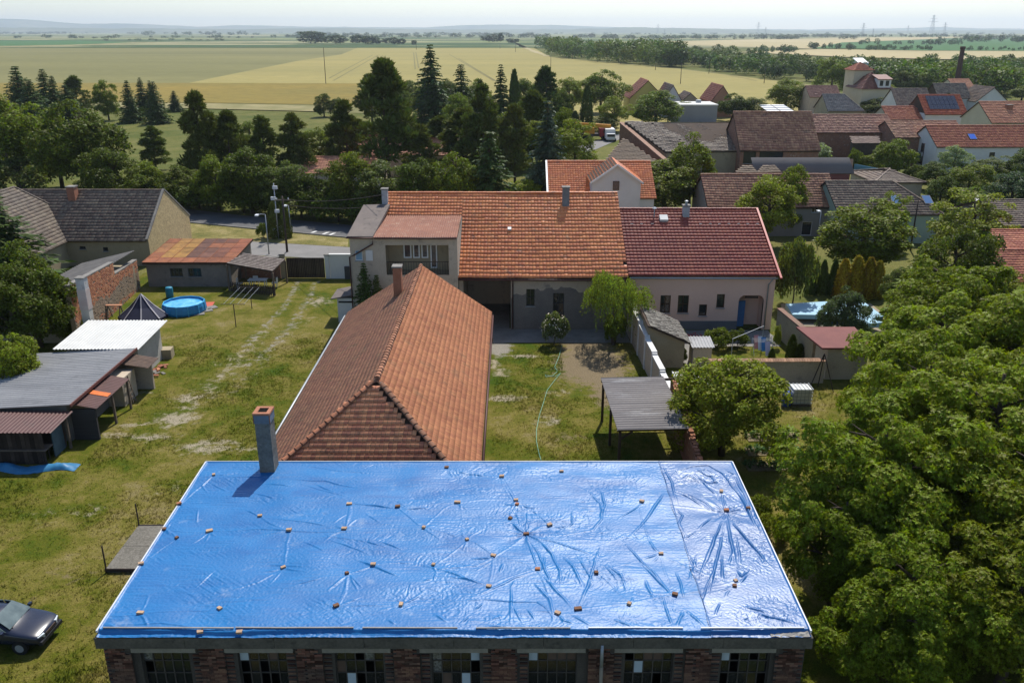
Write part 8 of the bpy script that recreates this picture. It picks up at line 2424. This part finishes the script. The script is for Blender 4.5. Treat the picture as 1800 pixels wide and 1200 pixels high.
MB().hexa([(9.15, 33.2, 0), (9.45, 33.2, 0), (9.75, 47.0, 0), (9.45, 47.0, 0), (9.15, 33.2, 1.3), (9.45, 33.2, 1.3), (9.75, 47, 2.5), (9.45, 47, 2.5)]).build('wall', M_BRICKW, bw)
rb3 = random.Random(6)
for i in range(46):
    t_ = i / 45
    o = MB().box((9.3 + .3 * t_ + rb3.uniform(-.05, .05), 33.3 + 13.5 * t_, 1.33 + 1.2 * t_ + rb3.choice([.02, .05, .12])), (.26, .27, rb3.choice([.1, .14, .22])), (1, rb3.uniform(-.1, .1), 0)).build('brick', M_LOOSE, bw)
    k = rb3.uniform(.5, 1.0); o.color = (k * .9, k * .62, k * .55, 1)
# vegetable beds
for i, (py, w) in enumerate([(770, 1.0), (795, 1.0), (822, .9)]):
    a, b = at(1312, py), at(1400, py - 3)
    bed = MB().slab([a + Vector((0, -w / 2, .06)), b + Vector((0, -w / 2, .06)), b + Vector((0, w / 2, .06)), a + Vector((0, w / 2, .06))], .06).build('vegetable_bed', M_SOIL); bed['kind'] = 'structure'
    vs_, fs_, n_v = [], [], 0
    for k in range(9):
        q = a.lerp(b, (k + .5) / 9)
        v, f = crown_broad(700 + i * 10 + k, (.28, .28, .2), .16, 8, 60, .16, (.3, .5))
        vs_.append(v + [q.x, q.y + random.uniform(-.15, .15), .05]); fs_.append(f + n_v); n_v += len(v)
    o = np_obj('vegetable_plants', np.concatenate(vs_), np.concatenate(fs_), M_LEAF, None, kind='stuff'); o.color = (*[(.10, .16, .04), (.09, .17, .07), (.07, .12, .05)][i], 1)
# grey boulder-like wall patch between the walnuts
# blossoms on the round bush: joined petals
bl = np.random.default_rng(5)
d_ = rdir(bl, 210, -.1); c_ = np.array(sb.location)
ps_ = c_ + d_ * np.array([1.02, 1.02, 1.3]) * bl.uniform(.6, 1.12, (210, 1)) + [0, 0, 1.15]
vv_, ff_ = leaf_quads(ps_, unit(np.cross(d_, rdir(bl, 210))), unit(d_ + [0, 0, .5]), np.full(210, .12), np.full(210, .10))
np_obj('blossom', vv_, ff_, mat('cream_petal', (.62, .54, .42), rough=.8), None, kind='stuff')
# crane truck and white van
ct = at(1045, 246)
k_ = thing('crane_truck', 'mobile crane truck with an orange boom and red cab beyond the old barn', 'truck', ct)
M_BOOM = mat('orange_boom', (.60, .26, .02), (.5, .21, .02), 1, .5); M_REDC = mat('red_cab', (.28, .025, .03), rough=.4)
MB().hexa([ct + Vector(p) for p in [(-4.2, -.4, 2.75), (3.4, -.4, 2.45), (3.4, .4, 2.45), (-4.2, .4, 2.75), (-4.2, -.4, 3.65), (3.4, -.4, 3.2), (3.4, .4, 3.2), (-4.2, .4, 3.65)]]).build('boom', M_BOOM, k_)
MB().box(ct + Vector((2.1, 0, 1.55)), (2.3, 2.3, 1.7)).build('cab', M_REDC, k_)
MB().box(ct + Vector((2.4, -1.17, 1.9)), (1.3, .04, .7)).build('window', M_GLASS, k_)
MB().box(ct + Vector((-1.5, 0, 1.1)), (5.2, 2.2, .5)).build('chassis', M_METAL_D, k_)
MB().box(ct + Vector((-1.2, 0, 1.9)), (2.2, 1.8, 1.1)).build('turret', M_BOOM, k_)
for x in (-3.2, -2.0, 1.9):
    for sy in (-1, 1):
        MB().add([(ct.x + x + .5 * math.cos(t), ct.y + sy * 1.0 + dy, .5 + .5 * math.sin(t)) for dy in (-.15, .15) for t in np.linspace(0, 6.283, 14, endpoint=False)], [tuple(range(14)), tuple(range(27, 13, -1))] + [(i, (i + 1) % 14, 14 + (i + 1) % 14, 14 + i) for i in range(14)]).build('wheel', MATS['tyre'], k_)
vn_ = at(1072, 248)
va = thing('white_van', 'white box van parked right of the crane truck', 'van', vn_)
MB().box(vn_ + Vector((0, 1.5, 1.5)), (2.1, 4.2, 2.0)).build('box', M_WHITE, va, bevel=.15)
MB().box(vn_ + Vector((0, -1.2, 1.05)), (1.9, 1.5, 1.3)).build('cab', M_WHITE, va, bevel=.2)
MB().box(vn_ + Vector((0, -1.96, 1.35)), (1.6, .05, .5)).build('windscreen', M_GLASS, va)
for sx in (-.9, .9):
    for sy in (-1.2, 2.6): MB().lathe(vn_ + Vector((sx, sy, .05)), [(.3, 0), (.33, .3), (.3, .6)], 10).build('wheel', MATS['tyre'], va)
# blue garden fence behind the brown tiled house
fb0, fb1 = at(1500, 313), at(1543, 322)
bf = thing('garden_fence', 'light blue board fence in the garden behind the long grey shed', 'fence', fb0)
for i in range(16):
    p = fb0.lerp(fb1, (i + .5) / 16)
    MB().bar(p, p + ZV * 2.2, .45, .05).build('board', mat('light_blue_boards', (.13, .26, .33), (.10, .22, .29), 3, .8), bf)
MB().bar(fb0 + ZV * 1.7, fb1 + ZV * 1.7, .08, .1).build('rail', M_WOOD, bf)
# caravan-like white roof among the shrubs
q = at(1728, 380)
cv = thing('caravan', 'white caravan roof showing between the shrubs left of the dark roof', 'caravan', q)
MB().box(q + ZV * 1.35, (2.6, 4.2, 1.9), (1, -.5, 0)).build('body', mat('caravan_white', (.68, .66, .68), rough=.5), cv, bevel=.3)
MB().box(q + ZV * .25, (2.2, 3.6, .4), (1, -.5, 0)).build('chassis', M_METAL_D, cv)
# ================================================================== GRASS BLADES AND AIR
rgx = np.random.default_rng(33)
def tufts(name, label, rects, avoid, dens, m, hmax=.16, near=0):
    P = []
    for x0, y0, x1, y1 in rects:
        n = int((x1 - x0) * (y1 - y0) * dens)
        q = np.stack([rgx.uniform(x0, x1, n), rgx.uniform(y0, y1, n)], 1)
        P.append(q)
    P = np.concatenate(P)
    k = np.ones(len(P), bool)
    for x0, y0, x1, y1 in avoid: k &= ~((P[:, 0] > x0) & (P[:, 0] < x1) & (P[:, 1] > y0) & (P[:, 1] < y1))
    # patchy stand
    s = np.sin(P[:, 0] * .7 + 1.3 * np.sin(P[:, 1] * .4)) + np.sin(P[:, 1] * .9 + 1.1 * np.sin(P[:, 0] * .5)) + .8 * np.sin(P[:, 0] * 2.3) * np.sin(P[:, 1] * 2.1)
    k &= rgx.random(len(P)) < .35 + .3 * np.clip(s + .6, 0, 2)
    P = P[k]; s = s[k]
    N = len(P); B = 4
    base = np.repeat(P, B, 0) + rgx.normal(0, .05, (N * B, 2))
    a = rgx.uniform(0, 6.28, N * B); h = hmax * rgx.uniform(.35, 1.0, N * B) * (.6 + .25 * np.repeat(np.clip(s + 1, 0, 2), B))
    w = rgx.uniform(.012, .03, N * B)
    ln = rgx.uniform(.1, .9, N * B) * h; b = rgx.uniform(0, 6.28, N * B)
    z = np.full(N * B, .0)
    v0 = np.stack([base[:, 0] - w * np.cos(a), base[:, 1] - w * np.sin(a), z], 1)
    v1 = np.stack([base[:, 0] + w * np.cos(a), base[:, 1] + w * np.sin(a), z], 1)
    v2 = np.stack([base[:, 0] + ln * np.cos(b), base[:, 1] + ln * np.sin(b), h], 1)
    V = np.stack([v0, v1, v2], 1).reshape(-1, 3)
    o = np_obj(name, V, np.arange(len(V)).reshape(-1, 3), m)
    tag(o, label, None, None, 'stuff')
AV = [(-13, 21, 9.4, 58.8), (-31, 40, -23.3, 57.4), (-16.6, yn, -12.9, yfz), (3.4, 49, 7.8, 61.5), (-1.5, 60.2, 9, 63)]
tufts('grass_tufts', 'short mown grass blades on the left yard', [(-30, 23, -12.6, 62)], AV, 52, M_BLADE, .13)
AV2 = [(3.6, 50, 7.6, 61.2), (-1.5, 60.2, 9, 63), (-1.2, 57, .1, 61)]
tufts('grass_tufts', 'short mown grass blades on the yard right of the barn', [(-1.2, 33, 9.0, 60)], AV2, 52, M_BLADE, .13)
tufts('tall_grass', 'taller weeds around the parked car and the workshop corner', [(-24, 22, -12.9, 28)], [(-21.8, 25.9, -17.0, 28.1)], 22, M_BLADE, .36)
tufts('grass_tufts', 'unmown grass round the rain tank', [(12.5, 40, 21, 52)], [(14, 41, 17.6, 46.5)], 22, M_BLADE, .2)

# haze: one closed box of thin air round everything
th = NT('haze_air')
pv = th.n('ShaderNodeVolumePrincipled')
pv.inputs['Color'].default_value = (.80, .91, 1.0, 1)
pv.inputs['Density'].default_value = 8.0e-5
pv.inputs['Anisotropy'].default_value = 0.35
th.t.links.new(pv.outputs[0], th.out.inputs['Volume'])
hm = MB().box((0, 7600, 130), (34000, 23000, 264))
ho_ = hm.build('haze', th.m)
ho_['kind'] = 'stuff'
